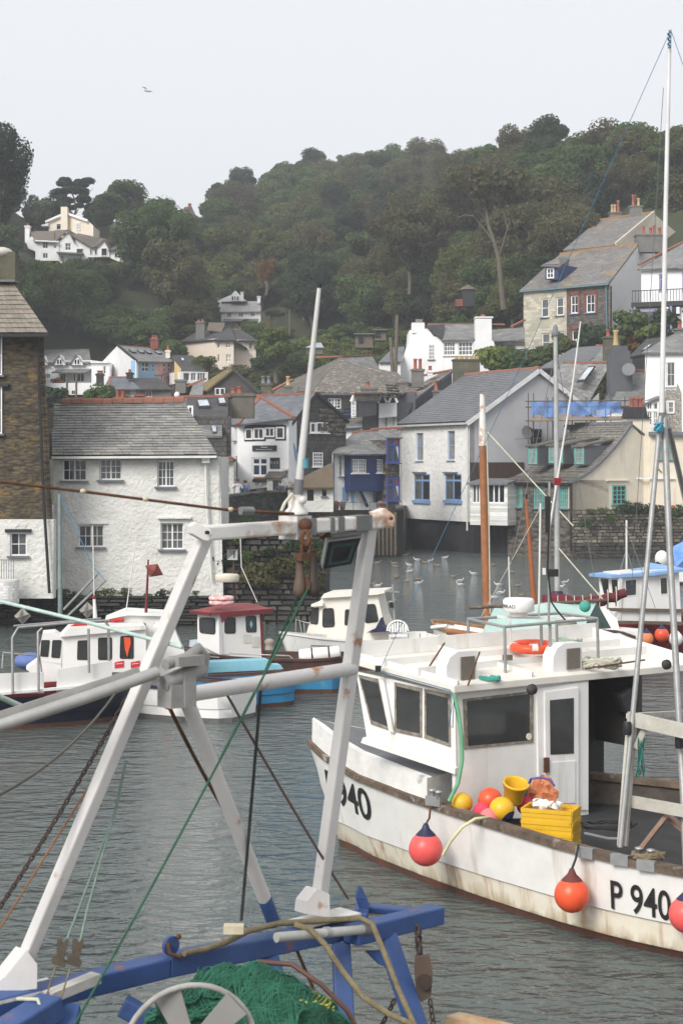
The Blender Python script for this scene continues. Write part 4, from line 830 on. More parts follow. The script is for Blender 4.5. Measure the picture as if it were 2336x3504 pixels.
# scaffold
q = thing('scaffold', 'tube scaffold with blue debris netting behind the teal windowed house', 'scaffold', P(1950, 1440, 109)); SCF = mat('rusty scaffold tube', (.12, .10, .09), (.08, .065, .055), 4, .7)
for i in range(6):
    x = 1806 + i * 66
    for Yq, dx in ((108.5, 0), (110, 18)): MB().tube([P(x + dx, 1345 + (i % 2) * 14, Yq), P(x + dx, 1520, Yq)], .035, 6).build('upright', SCF, q)
for y in (1373, 1393, 1440): MB().tube([P(1796, y, 108.45), P(2150, y - 3, 108.45)], .035, 6).build('ledger', SCF, q)
MB().prism([P(1800, 1441, 108.5), P(2138, 1437, 108.5), P(2138, 1437, 110.3), P(1800, 1441, 110.3)], (0, 0, .06)).build('deck', TIMBER, q)
MB().prism([P(1820, 1428, 108.4), P(2136, 1424, 108.4), P(2136, 1436, 108.4), P(1820, 1440, 108.4)], (0, .05, 0)).build('toe_board', mat('pale board', (.34, .26, .19), (.26, .2, .15)), q)
nb = MB(); nv = []
for i in range(25):
    for j in range(5): nv.append(P(1814 + i * 12.9, 1374 + j * 12 * (1 - .12 * math.sin(i * .9)) + (3 * math.sin(i * .5) if j else 0), 108.35 + .12 * math.sin(i * 1.3 + j)))
nb.add(nv, [(i * 5 + j, i * 5 + j + 1, i * 5 + j + 6, i * 5 + j + 5) for i in range(24) for j in range(4)], True)
m = mat('blue debris net', (.10, .24, .55), (.07, .17, .42), 6, .8); m.node_tree.nodes['Principled BSDF'].inputs['Alpha'].default_value = .72
nb.build('netting', m, q)
# ------------------------------------------------------------------ simple far houses
def gable_house(name, label, Yl, Yr, x0, x1, ye, yb, ridge_l, ridge_r, dr, wm, rm, wins=(), cat='house', rt=TERRACOTTA, back=5., gable=None, wk=None, loc=None):
    """front wall between x0..x1 from eave row ye to base row yb; ridge given by its two photo points, dr behind the wall"""
    h = thing(name, label, cat, P((x0 + x1) / 2, yb, (Yl + Yr) / 2)); f = Fac(x0, Yl, x1, Yr)
    wall(h, f, x0, ye, x1, yb, wm, wins, back=back, **dict(dict(each=False, fw=.08, bw=.045), **(wk or {})))
    e0, e1 = f.p(x0 - 4, ye + 2, .25), f.p(x1 + 4, ye + 2, .25); r0, r1 = P(*ridge_l, Yl + dr), P(*ridge_r, Yr + dr)
    if rm: roof(h, [e0, e1, r1, r0], rm, .12)
    if rm: roof(h, [r0, r1, P(x1 + 4 + (ridge_r[0] - x1) * 2 if ridge_r[0] > x1 else x1, ye, Yr + 2 * dr), P(x0 + (ridge_l[0] - x0) * 2, ye, Yl + 2 * dr)], rm, .12, 'rear_roof')
    if rt: ridge(h, r0, r1, rt, .13)
    return h, f, (e0, e1, r0, r1)
def fill(par, pts, m, back=(0, .3, 0), name='wall'): return MB().prism(pts, back).build(name, m, par)
def skylight(par, pts, name='skylight'):
    o = MB().prism(pts, (0, 0, .1)).build(name, DARKBOARD, par)
    c = sum((V(p) for p in pts), V((0, 0, 0))) / 4; n = (V(pts[1]) - V(pts[0])).cross(V(pts[3]) - V(pts[0])).normalized(); n = n if n.z > 0 else -n
    MB().poly([c + (V(p) - c) * .82 + V((0, 0, .115)) for p in pts]).build('pane', GLASS_S, o); return o
# roofs behind the scaffold
h = thing('slate_roof_house', 'pale mottled slate roofed house with skylight behind the blue scaffold netting', 'house', P(1990, 1440, 114))
PALESL = mat('pale mottled slate', (.33, .32, .305), (.19, .185, .18), 3.2, .7, .5, 14, brick=(.4, .22, .014, (.5, .5, .5)))
a = [P(1880, 1302, 114), P(2040, 1420, 113), P(2086, 1243, 118), P(1930, 1240, 118)]
roof(h, [P(1880, 1300, 115), P(1990, 1418, 113.2), P(2088, 1243, 118), P(1925, 1242, 118.5)], PALESL, .12)
fill(h, [P(1990, 1410, 113.3), P(2048, 1345, 113.6), P(2048, 1480, 113.6), P(1885, 1480, 114), P(1885, 1310, 115)], GREYWALL)
ridge(h, P(1925, 1241, 118.5), P(2082, 1240, 118)); skylight(h, [P(1972, 1310, 114.7), P(1998, 1308, 114.6), P(2036, 1256, 116.6), P(2012, 1258, 116.8)])
ch = MB(); 
for x0, x1, y0, y1, d in ((2083, 2162, 1228, 1480, 1.2), (2090, 2155, 1200, 1228, 1.05), (2096, 2148, 1182, 1200, .9)):
    a_, c_ = P(x0, y1, 113.5), P(x1, y0, 113.5); ch.box(((a_.x + c_.x) / 2, 113.5 + .6, (a_.z + c_.z) / 2), (c_.x - a_.x, d, c_.z - a_.z))
ch = ch.build('chimney', DARKGREY, h)
MB().lathe(P(2105, 1182, 114), [(.2, 0), (.16, .15), (.14, .8), (.19, .9), (.19, 1.0), (.1, 1)], 12).build('chimney_pot', BUFFPOT, ch)
MB().lathe(P(2150, 1266, 113), [(.02, 0), (.3, .04), (.42, .13), (.43, .15)], 14, (-.3, -1, .3)).build('satellite_dish', LEAD, h)
h = thing('valley_roof_house', 'grey slate valley roofs with a terracotta ridge beside the stepped dark chimney', 'house', P(2130, 1440, 112))
roof(h, [P(2040, 1400, 112.4), P(2100, 1400, 112.2), P(2178, 1268, 116), P(2140, 1268, 116)], SLATE_BLUE, .1); roof(h, [P(2085, 1390, 111.8), P(2230, 1390, 111.8), P(2230, 1268, 116), P(2140, 1268, 116)], SLATE, .1)
fill(h, [P(2040, 1402, 112.3), P(2240, 1392, 112), P(2240, 1480, 112), P(2040, 1480, 112.3)], WHITEWALL); ridge(h, P(2125, 1266, 116), P(2206, 1266, 116))
h = thing('grey_roof_house', 'long plain grey roof with dark fascia below the stone terrace', 'house', P(1930, 1290, 119))
roof(h, [P(1838, 1262, 119), P(2000, 1250, 121), P(2075, 1180, 127), P(1960, 1190, 127)], mat('plain grey roofing', (.14, .145, .15), (.12, .125, .13), 1, .7), .12); fill(h, [P(1840, 1264, 119.1), P(2000, 1254, 121), P(2000, 1330, 121), P(1840, 1330, 119.1)], DARKSTONE)
roof(h, [P(1990, 1256, 121), P(2085, 1240, 120), P(2100, 1185, 126), P(2040, 1182, 127)], SLATE, .1); ridge(h, P(2040, 1181, 127), P(2102, 1184, 126))
ch = chimney(h, 2066, 2118, 1150, 1240, 121, MOSSCHIM, .8, pots=((.3, .5),))
h = thing('dark_lean_to', 'dark slated roof with a white framed skylight beside the shell house', 'outbuilding', P(2180, 1260, 118))
roof(h, [P(2150, 1220, 118), P(2225, 1205, 118), P(2290, 1150, 124), P(2210, 1160, 124)], SLATE_DARK, .1); skylight(h, [P(2192, 1204, 118.8), P(2206, 1202, 118.8), P(2230, 1182, 120.8), P(2216, 1184, 120.8)]); fill(h, [P(2140, 1222, 118.1), P(2228, 1208, 118.1), P(2228, 1300, 118.1), P(2140, 1300, 118.1)], DARKBOARD)
# shell house
h = thing('shell_house', 'white house with panels of shell mosaic around its windows', 'house', P(2290, 1480, 110)); f = Fac(2205, 111, 2420, 108.5)
wall(h, f, None, 1205, None, 1480, WHITEWALL, [(2278, 1240, 2306, 1322, 2, 2, dict(sill=WFRAME, gm=GLASS_M)), (2282, 1376, 2302, 1412, 1, 2, dict(gm=GLASS_L, sill=WFRAME))], back=6)
SHELL = mat('shell mosaic', (.36, .33, .28), (.16, .14, .12), 20, .8, .8, 18, vor=(9, (.60, .58, .54)))
for q in ([(2262, 1338), (2278, 1338), (2278, 1480), (2262, 1480)], [(2278, 1333), (2308, 1333), (2308, 1368), (2278, 1368)], [(2308, 1345), (2318, 1312), (2330, 1345), (2332, 1480), (2308, 1480)], [(2278, 1416), (2308, 1416), (2308, 1480), (2278, 1480)]):
    MB().prism([f.p(x, y, .06) for x, y in q], (0, .05, 0)).build('shell_panel', SHELL, h)
roof(h, [f.p(2200, 1207, .3), f.p(2425, 1205, .3), P(2425, 1105, 115), P(2345, 1118, 116)], SLATE, .12); chimney(h, 2312, 2350, 1122, 1160, 114, CONCRETE, .8, pots=(.4,))
w = thing('glazed_porch', 'small white glazed porch with slate roof beside the shell mosaic', 'porch', P(2235, 1450, 110)); f = Fac(2205, 109.5, 2252, 109)
wall(w, f, None, 1372, None, 1465, WFRAME, [(2210, 1378, 2228, 1402, 2, 1), (2210, 1408, 2228, 1455, 2, 2), (2232, 1378, 2248, 1402, 1, 1), (2232, 1408, 2248, 1455, 2, 2)], each=False, fw=.06, bw=.05, gm=GLASS_M)
roof(w, [f.p(2196, 1385, .2), f.p(2262, 1358, .2), P(2240, 1350, 112), P(2196, 1368, 112)], SLATE, .1)
# ------------------------------------------------------------------ terrace at the upper right
h = thing('hillside_terrace', 'tall terrace house half cream and half stone with lichened slate roof and blue dormer', 'house', P(1940, 1240, 140)); f = Fac(1790, 142, 2085, 137); bk = V((-f.n.x, -f.n.y, 0))
SW = dict(rec=.12, fw=.1, bw=.05, sill=LEAD, gm=GLASS_M)
wall(h, f, 1790, 990, 1937, 1262, STONECREAM, [(1849, 1022, 1876, 1086, 1, 2, SW), (1901, 1017, 1927, 1080, 1, 2, SW), (1851, 1140, 1880, 1202, 1, 2, SW), (1906, 1135, 1931, 1195, 1, 2, SW)], back=7, thick=.3)
BS = dict(SW, sill=BLUEFRAME)
wall(h, f, 1937, 983, 2083, 1262, mat('grey terrace stone', (.17, .155, .135), (.12, .11, .10), 3, .9, .6, 10, vor=(3, (.09, .085, .075))), [(1950, 1010, 1977, 1073, 2, 2, dict(BS, gm=GLASS_D)), (2003, 1006, 2034, 1070, 2, 2, dict(BS, gm=GLASS_D)), (1955, 1130, 1980, 1196, 2, 2, dict(BS, gm=GLASS_D)), (2006, 1126, 2036, 1192, 2, 2, dict(BS, gm=GLASS_D))], back=.4, thick=.3, name='stone_wall')
for x0, x1, yt, yb_ in ((1945, 1982, 1000, 1076), (1997, 2040, 997, 1073), (1950, 1985, 1118, 1198), (2000, 2042, 1115, 1196)):
    for (a0, a1, c0, c1) in ((x0 - 2, x0 + 5, yt, yb_), (x1 - 5, x1 + 2, yt, yb_), (x0 - 2, x1 + 2, yt - 2, yt + 9)):
        R = f.rect(a0, c0, a1, c1); MB().box(f.pt((R[0] + R[1]) / 2, (R[2] + R[3]) / 2, .02), (R[1] - R[0], .06, R[3] - R[2]), f.ax).build('brick_surround', REDBRICK, h)
e0, e1, r0, r1 = f.p(1784, 994, .3), f.p(2088, 968, .3), P(1916, 868, 149), P(2182, 835, 144)
roof(h, [e0, e1, r1, r0], SLATE_LICHEN, .14); ridge(h, r0, r1, mat('orange lichen ridge', (.36, .20, .07), (.26, .14, .07), 3), .14)
MB().bar(e0 - V((0, 0, .1)), e1 - V((0, 0, .1)), .12, .14).build('gutter', mat('teal grey gutter', (.14, .22, .25)), h); MB().tube([f.p(2074, 975, .1), f.p(2080, 1240, .1)], .06, 7).build('downpipe', mat('teal grey gutter', (.14, .22, .25)), h)
g = Fac(2085, 136.95, 2230, 146)
fill(h, [f.p(2084, 972), P(2182, 838, 144), P(2240, 850, 149), P(2240, 1200, 149), f.p(2084, 1200)], WHITEWALL, name='gable_wall')
fd = Fac(1860, 141, 1948, 140)
d = MB().prism([fd.p(1864, 956), fd.p(1908, 956), fd.p(1908, 904), fd.p(1864, 904)], bk * 3).build('dormer', ROYAL, h); MB.build
d.data.materials[0] = NAVYWALL; window(h, fd, fd.rect(1870, 917, 1895, 953), 2, 2, WFRAME, GLASS_D, rec=-.04, fw=.1, bw=.06, each=False)
for q in ([fd.p(1852, 910, .3), fd.p(1920, 912, .3), P(1908, 880, 143)], [fd.p(1852, 910, .3), P(1908, 880, 143), P(1935, 884, 147), P(1880, 905, 147)], [fd.p(1920, 912, .3), P(1908, 880, 143), P(1950, 884, 147)]): roof(h, q, SLATE_LICHEN, .1, 'dormer_roof')
skylight(h, [P(1957, 925, 144), P(1975, 923, 144), P(1995, 898, 145.5), P(1978, 900, 145.5)])
chimney(h, 2176, 2266, 800, 862, 144, CONCRETE, 1.1, pots=((.3, .7), (.58, .6), (.72, .8), (.92, .6)))
h = thing('high_terrace', 'higher cream gabled house with long lichened slate roof and brick chimneys', 'house', P(2180, 870, 156)); 
roof(h, [P(1924, 856, 150), P(2105, 838, 147), P(2234, 728, 158), P(2044, 754, 161)], SLATE_LICHEN, .14); ridge(h, P(2044, 753, 161), P(2235, 726, 158), mat('orange lichen ridge', (.36, .2, .07)), .15)
fill(h, [P(2105, 838, 147.2), P(2234, 730, 158), P(2360, 835, 165), P(2360, 1000, 165), P(2105, 1000, 147.2)], CREAMWALL, name='gable_wall'); MB().bar(P(2105, 836, 147), P(2236, 727, 157.8), .1, .3).build('bargeboard', CREAMWALL, h)
chimney(h, 2086, 2124, 724, 752, 160.5, CONCRETE, 1.0, pots=((.25, .7), (.5, .7), (.8, 1.1)), potm=[BUFFPOT, BUFFPOT, REDPOT]); chimney(h, 2156, 2196, 702, 742, 158.5, CONCRETE, 1.0, pots=((.3, 1.0), (.75, .7)), potm=[REDPOT, BUFFPOT])
h = thing('balcony_house', 'white house with black balcony railing and lilac door frames', 'house', P(2270, 1130, 133)); f = Fac(2192, 134, 2420, 131)
wall(h, f, None, 920, None, 1125, WHITEWALL, [(2253, 937, 2282, 1002, 1, (.75,), dict(fm=LILAC, gm=GLASS_D)), (2332, 930, 2360, 1000, 1, (.75,), dict(fm=LILAC, gm=GLASS_D))], back=6, fw=.1, bw=.06, each=False)
roof(h, [f.p(2185, 922, .4), f.p(2425, 915, .4), P(2425, 790, 140), P(2340, 828, 139)], SLATE, .12); ridge(h, f.p(2188, 906, .2), P(2340, 826, 139))
g = Fac(2158, 131.5, 2420, 129)
MB().prism([g.p(2158, 1035), g.p(2425, 1025), g.p(2425, 1025) + V((1, 4, 0)), g.p(2158, 1035) + V((1, 4, 0))], (0, 0, -.35)).build('balcony', DARKBOARD, h)
for i in range(26): MB().bar(g.p(2162 + i * 10, 997 - i * .45, .0), g.p(2162 + i * 10, 1034 - i * .4, 0), .035).build('baluster', BLACKPAINT, h)
MB().bar(g.p(2160, 996, 0), g.p(2425, 984, 0), .06).build('rail', BLACKPAINT, h)
window(h, g, g.rect(2178, 1060, 2258, 1112), 1, 1, LILAC, GLASS_M, rec=.3, fw=.12); MB().prism([g.p(2164, 1056, -.35), g.p(2425, 1046, -.35), g.p(2425, 1135, -.35), g.p(2164, 1135, -.35)], (0, .2, 0)).build('lower_wall', WHITEWALL, h)
for x in (2168, 2264, 2292): MB().bar(g.p(x, 1045, -.1), g.p(x, 1130, -.1), .16).build('post', LILAC, h)
MB().box(g.p(2300, 1088, -.3), (.5, .1, 1.5), g.ax).build('doorway', DARKBOARD, h)
for x in (2280, 2318): MB().box(g.p(x, 1062, -.05), (.22, .22, .5), g.ax).build('lantern', WFRAME, h)
# garden bushes of the terrace
for i, (x, y, s, k, l) in enumerate([(1860, 1240, .9, 'green', 'round green bush below the cream half of the terrace'), (1930, 1215, 1.0, 'olive', 'yellowish hedge under the stone half of the terrace'), (2030, 1200, 1.3, 'dark', 'dark leafy shrub against the stone terrace wall'),
        (2150, 1160, 1.3, 'green', 'rounded shrub below the black balcony'), (2210, 1185, 1.4, 'lime', 'clipped bright green bush under the balcony house'), (2100, 1200, .9, 'olive', 'small olive shrub beside the terrace gable'), (2170, 1205, .9, 'rust', 'reddish shrub below the clipped bright bush'), (2290, 1150, 1.3, 'dark', 'dark shrub by the lilac porch posts'), (1810, 1245, .8, 'dark', 'small dark bush by the end of the cream terrace'), (1500, 1180, 1, 'lime', 'x')][:9]):
    t = tree('garden_bush', l, k, 200 + i, 1.35, .95, 0, 1500, 14, .12, cat='bush', group='bushes in the terrace gardens', lobe_r=.42); stand(t, x, y + 8, 131 if x > 2000 else 134, sc=s)
# ------------------------------------------------------------------ white house with the tall chimneys in the centre
h = thing('white_chimney_house', 'rambling white house with two thick white chimneys and slate roof', 'house', P(1530, 1290, 133)); f = Fac(1360, 134, 1640, 132)
MB().prism([f.p(x, y) for x, y in ((1360, 1300), (1362, 1275), (1384, 1210), (1397, 1175), (1400, 1130), (1444, 1130), (1462, 1122), (1482, 1150), (1518, 1160), (1518, 1310), (1360, 1310))], V((0, 1, 0)) * 5).build('wall', WHITEWALL, h)
wall(h, f, 1516, 1160, 1640, 1320, WHITEWALL, [(1517, 1170, 1556, 1216, 4, 3, dict(fw=.07, bw=.05, gm=GLASS_M, sill=WFRAME)), (1566, 1170, 1616, 1216, 4, 3, dict(fw=.07, bw=.05, gm=GLASS_M, sill=WFRAME))], back=5, each=False, name='bay_wall')
window(h, f, f.rect(1466, 1178, 1485, 1230), 3, 4, WFRAME, GLASS_M, rec=-.03, fw=.06, bw=.05, sill=LEAD, each=False)
roof(h, [f.p(1512, 1163, .3), f.p(1650, 1162, .3), P(1645, 1110, 137), P(1463, 1110, 137)], SLATE, .12); roof(h, [f.p(1460, 1114, .2), f.p(1518, 1164, .2), P(1520, 1110, 136)], SLATE_DARK, .12, 'roof'); ridge(h, P(1463, 1109, 137), P(1725, 1110, 138))
chimney(h, 1408, 1452, 1104, 1140, 133.5, WHITEWALL, .9, cap=0); MB().box(P(1433, 1098, 134), (.55, .5, .25)).build('chimney_cap', CONCRETE, h)
a_ = f.pt(0, 0); ch = MB(); ch.prism([P(1626, 1090, 131.2), P(1681, 1090, 131.2), P(1682, 1163, 131.2), P(1690, 1172, 131.2), P(1692, 1330, 131.2), P(1620, 1330, 131.2), P(1620, 1172, 131.2), P(1627, 1163, 131.2)], (0, 1.4, 0)); ch = ch.build('chimney', WHITEWALL, h)
MB().box(P(1653, 1088, 131.9), (1.35, 1.5, .1)).build('chimney_ledge', WHITEWALL, ch); MB().box(P(1651, 1081, 131.9), (.3, .3, .22)).build('chimney_pot', REDPOT, ch)
roof(h, [P(1685, 1170, 134), P(1795, 1160, 134), P(1795, 1120, 138), P(1682, 1128, 138)], SLATE, .12, 'wing_roof'); fw_ = Fac(1685, 134, 1795, 134)
wall(h, fw_, None, 1168, None, 1250, SLATE_HUNG, [(1690, 1178, 1696, 1200, 1, 2), (1762, 1182, 1792, 1200, 5, 2)], each=False, fw=.06, bw=.05, gm=GLASS_M, name='wing_wall')
fill(h, [P(1690, 1215, 133.6), P(1745, 1210, 133.6), P(1745, 1270, 133.6), P(1690, 1270, 133.6)], WHITEWALL, name='wing_wall'); ridge(h, P(1748, 1118, 138), P(1792, 1096, 139))
w = thing('greenhouse', 'small pale green framed greenhouse with glass hip roof beside the white chimney house', 'greenhouse', P(1790, 1250, 131)); f = Fac(1742, 131.5, 1830, 131)
PALEG = mat('pale green paint', (.42, .50, .47)); wall(w, f, None, 1222, None, 1260, PALEG, [(1746, 1226, 1768, 1256, 2, 1), (1772, 1226, 1796, 1256, 2, 1), (1800, 1226, 1826, 1256, 2, 1)], each=False, fw=.06, gm=GLASS_M)
roof(w, [f.p(1734, 1224, .2), f.p(1842, 1220, .2), P(1820, 1202, 133), P(1768, 1204, 133)], mat('greenhouse glass', (.30, .35, .36), (.24, .28, .29), 2, .2), .06)
for i, (x, y, s, k) in enumerate([(1560, 1285, .9, 'dark'), (1700, 1275, 1.3, 'lime'), (1755, 1280, 1.2, 'green'), (1820, 1268, 1.0, 'olive'), (1850, 1280, 1, 'green')]):
    t = tree('garden_bush', ['', 'bright green', 'mid green', 'olive', 'broad green'][i] + ' bush beside the pale green greenhouse', k, 300 + i, 1.35, .9, 0, 1500, 14, .12, cat='bush', lobe_r=.42, group='bushes by the greenhouse') if i else None
    if t: stand(t, x, y + 6, 127, sc=s)
# ------------------------------------------------------------------ roofs in the middle of the village
h = thing('lichen_roof_house', 'broad old hipped roof with grouted lichen covered slope above the dark gable', 'house', P(1200, 1345, 122))
roof(h, [P(1165, 1222, 131), P(985, 1340, 123), P(905, 1345, 131)], SLATE_OLD, .12); roof(h, [P(1165, 1222, 131), P(1068, 1338, 118), P(985, 1340, 123)], SLATE_OLD, .12)
roof(h, [P(1165, 1222, 131), P(1068, 1340, 118), P(1290, 1345, 118), P(1205, 1245, 129)], RUBBLEROOF, .12); roof(h, [P(1205, 1245, 129), P(1290, 1345, 118), P(1425, 1345, 122), P(1360, 1275, 128)], RUBBLEROOF, .12)
roof(h, [P(1165, 1222, 131), P(1205, 1245, 129), P(1297, 1262, 133), P(1272, 1215, 136)], SLATE, .1)
ridge(h, P(1083, 1222, 133), P(1166, 1220, 131)); ridge(h, P(1166, 1219, 131), P(1275, 1214, 136), r=.1)
fill(h, [P(985, 1338, 121), P(1420, 1340, 121), P(1420, 1480, 121), P(985, 1480, 121)], DARKGREY)
h = thing('dark_sign_house', 'dark slate house with white casement and navy hanging signboard', 'house', P(1140, 1440, 112)); f = Fac(1075, 112, 1205, 113)
wall(h, f, None, 1348, None, 1480, SLATE_HUNG, [(1123, 1362, 1168, 1399, 4, 3, dict(mull=(2,), gm=GLASS_D, sill=WFRAME, fw=.07, bw=.05))], back=4, each=False)
MB().bar(f.p(1075, 1349, .15), f.p(1205, 1349, .15), .12, .1).build('gutter', LEAD, h); sg = MB().prism([f.p(1140, 1400, .1), f.p(1202, 1396, .1), f.p(1202, 1428, .1), f.p(1140, 1432, .1)], (0, -.06, 0)).build('signboard', NAVYWALL, h)
for x0, x1, y in ((1160, 1172, 1408), (1177, 1192, 1407), (1166, 1196, 1418)): MB().bar(f.p(x0, y, .19), f.p(x1, y - 1, .19), .01, .07).build('faded_lettering', LEAD, sg)
chimney(h, 1236, 1292, 1325, 1350, 116, CONCRETE, 1, pots=((.4, .4),))
h = thing('gabled_dormer_house', 'white house with a long white gabled dormer on a brown slate roof', 'house', P(1200, 1480, 112)); f = Fac(1180, 111.5, 1235, 111.5)
fill(h, [P(1184, 1466, 111.2), P(1240, 1466, 111.2), P(1240, 1520, 111.2), P(1184, 1520, 111.2)], WHITEWALL); roof(h, [P(1170, 1466, 110.9), P(1238, 1462, 110.9), P(1240, 1412, 114), P(1190, 1412, 114)], SLATE_OLD, .1)
MB().prism([P(1201, 1430, 111.3), P(1218, 1428, 111.3), P(1218, 1370, 111.3), P(1209, 1352, 111.3), P(1201, 1370, 111.3)], (0, .25, 0)).build('dormer', WFRAME, h); g = Fac(1203, 111.28, 1217, 111.28); window(h, g, g.rect(1203, 1375, 1217, 1424), 2, 4, WFRAME, GLASS_M, rec=-.02, fw=.06, bw=.05, each=False)
MB().prism([P(1218, 1428, 111.4), P(1288, 1420, 115), P(1288, 1370, 115), P(1218, 1372, 111.4)], (0, .3, 0)).build('dormer_cheek', DARKGREY, h); roof(h, [P(1209, 1348, 111.1), P(1220, 1372, 111.1), P(1302, 1372, 115), P(1296, 1347, 115)], SLATE_OLD, .08, 'dormer_roof')
ridge(h, P(1207, 1348, 111), P(1302, 1345, 115), r=.1); MB().bar(P(1209, 1350, 111.1), P(1199, 1374, 111.1), .06, .14).build('bargeboard', WFRAME, h)
fill(h, [P(1184, 1460, 111), P(1230, 1458, 111), P(1230, 1470, 111), P(1184, 1472, 111)], BLUEFRAME, (0, .1, 0), 'fascia')
def P8(x, y, Y): return P(x, y, Y + 8.5)
h = thing('twin_gable_house', 'white house with twin gabled dormers, red ridge and dark side wall', 'house', P(1300, 1480, 121)); f = Fac(1233, 121.5, 1358, 120.5)
wall(h, f, None, 1418, None, 1500, WHITEWALL, [(1250, 1425, 1258, 1470, 1, 1, dict(gm=GLASS_L)), (1314, 1418, 1325, 1462, 1, 2, dict(gm=GLASS_L)), (1340, 1416, 1350, 1460, 1, 2, dict(gm=GLASS_L))], back=5, each=False, fw=.07)
roof(h, [P8(1232, 1416, 112.6), P8(1310, 1410, 112.4), P8(1310, 1362, 115.5), P8(1262, 1382, 115.5)], SLATE_OLD, .1)
for x in (1308, 1344):
    MB().prism([P8(x - 12, 1372, 111.6), P8(x, 1346, 111.6), P8(x + 13, 1374, 111.6), P8(x + 13, 1384, 111.6), P8(x - 12, 1384, 111.6)], (0, 2, 0)).build('dormer', MATS['dark slate'], h)
    for a, c_ in ((x - 15, x), (x, x + 15)): MB().bar(P8(a, 1378 if a < x else 1345, 111.4), P8(c_, 1345 if a < x else 1378, 111.4), .06, .16).build('bargeboard', WFRAME, h)
fill(h, [P8(1296, 1380, 111.55), P8(1357, 1378, 111.55), P8(1357, 1425, 111.55), P8(1296, 1430, 111.55)], WHITEWALL)
roof(h, [P8(1340, 1372, 111.6), P8(1420, 1372, 113), P8(1440, 1340, 116), P8(1310, 1344, 115)], RUBBLEROOF, .1); ridge_tiles(h, P8(1306, 1341, 113.5), P8(1426, 1342, 113.5), 9, r=.13)
fill(h, [P8(1358, 1376, 111.7), P8(1415, 1376, 112.5), P8(1545, 1270, 119), P8(1545, 1500, 119), P8(1358, 1500, 111.8)], DARKGREY, (0, .4, 0), 'side_wall')
roof(h, [P8(1412, 1372, 113), P8(1548, 1268, 119.2), P8(1520, 1268, 124), P8(1388, 1340, 120)], RUBBLEROOF, .12); MB().bar(P8(1412, 1374, 112.9), P8(1548, 1270, 119.1), .1, .22).build('bargeboard', mat('grey bargeboard', (.2, .21, .235)), h); ridge(h, P8(1448, 1285, 122), P8(1545, 1266, 120))
chimney(h, 1408, 1450, 1262, 1325, 126.0, CONCRETE, .8, pots=((.3, .75), (.7, .75))); chimney(h, 1482, 1512, 1335, 1372, 122.0, CONCRETE, .7, pots=(.35,), poth=.7); chimney(h, 1358, 1396, 1305, 1345, 123.5, CONCRETE, .9, pots=()); chimney(h, 1462, 1480, 1268, 1285, 129.0, WHITEWALL, .4, pots=((.5, .35),))
# poles in front of the white chimney house
for x0, x1, y0, y1, l in ((1336, 1344, 1155, 1275, 'shorter weathered timber pole beside the white chimney house'), (1358, 1352, 1078, 1275, 'tall weathered timber telegraph pole beside the white chimney house')):
    tag(MB().tube([P(x0, y0, 130), P(x1, y1 + 30, 130)], .13, 8).build('timber_pole', TIMBER), l, 'pole')
h = thing('pole_cottage', 'small white cottage with grey slate roof behind the timber poles', 'cottage', P(1335, 1280, 134)); fill(h, [P(1298, 1238, 132), P(1370, 1238, 132), P(1370, 1310, 132), P(1298, 1310, 132)], WHITEWALL, (0, 4, 0)); roof(h, [P(1294, 1240, 131.8), P(1372, 1238, 131.8), P(1384, 1185, 136), P(1345, 1188, 136)], SLATE_BLUE, .1)
for i, (x, y, w, hh, l) in enumerate([(1245, 1190, 60, 45, 'weathered open-fronted timber shed on the slope'), (1300, 1165, 40, 34, 'small boarded timber deck hut on the slope')]):
    s = thing('garden_shed', l, 'shed', P(x, y, 142)); a, c_ = P(x - w / 2, y, 142), P(x + w / 2, y - hh, 142)
    MB().box(((a.x + c_.x) / 2, 142.8, (a.z + c_.z) / 2), (c_.x - a.x, 1.6, c_.z - a.z)).build('body', TIMBER, s); MB().box(((a.x + c_.x) / 2, 142.7, c_.z + .05), (c_.x - a.x + .25, 2, .1)).build('roof', mat('felt roof', (.13, .125, .115)), s); MB().box((a.x + (c_.x - a.x) * .33, 141.97, (a.z + c_.z) / 2 + .1), (.4, .05, .55)).build('opening', BLACKPAINT, s)
s = thing('wooden_lookout', 'dark timber summerhouse with pointed roof below the bare trunked tree', 'summerhouse', P(1602, 1048, 150)); a, c_ = P(1582, 1048, 150), P(1622, 990, 150)
MB().box(((a.x + c_.x) / 2, 150.6, (a.z + c_.z) / 2), (1, 1.1, c_.z - a.z)).build('body', DARKBOARD, s); MB().lathe(((a.x + c_.x) / 2, 150.6, c_.z), [(.85, 0), (.01, .5)], 6).build('roof', TIMBER, s); MB().box(((a.x - .3), 150.3, a.z + .3), (.6, .8, .6)).build('step', REDBRICK, s)
h = thing('hill_greenhouse', 'small glass greenhouse on the slope beside the bright green tree', 'greenhouse', P(1075, 1210, 145)); f = Fac(1048, 145, 1104, 145); wall(h, f, None, 1188, None, 1212, TIMBER, [(1052, 1190, 1074, 1208, 3, 1), (1078, 1190, 1100, 1208, 3, 1)], each=False, fm=LEAD, gm=GLASS_M, fw=.05); roof(h, [f.p(1044, 1189, .1), f.p(1108, 1189, .1), P(1098, 1172, 146.5), P(1078, 1174, 146.5)], MATS['greenhouse glass'], .05)
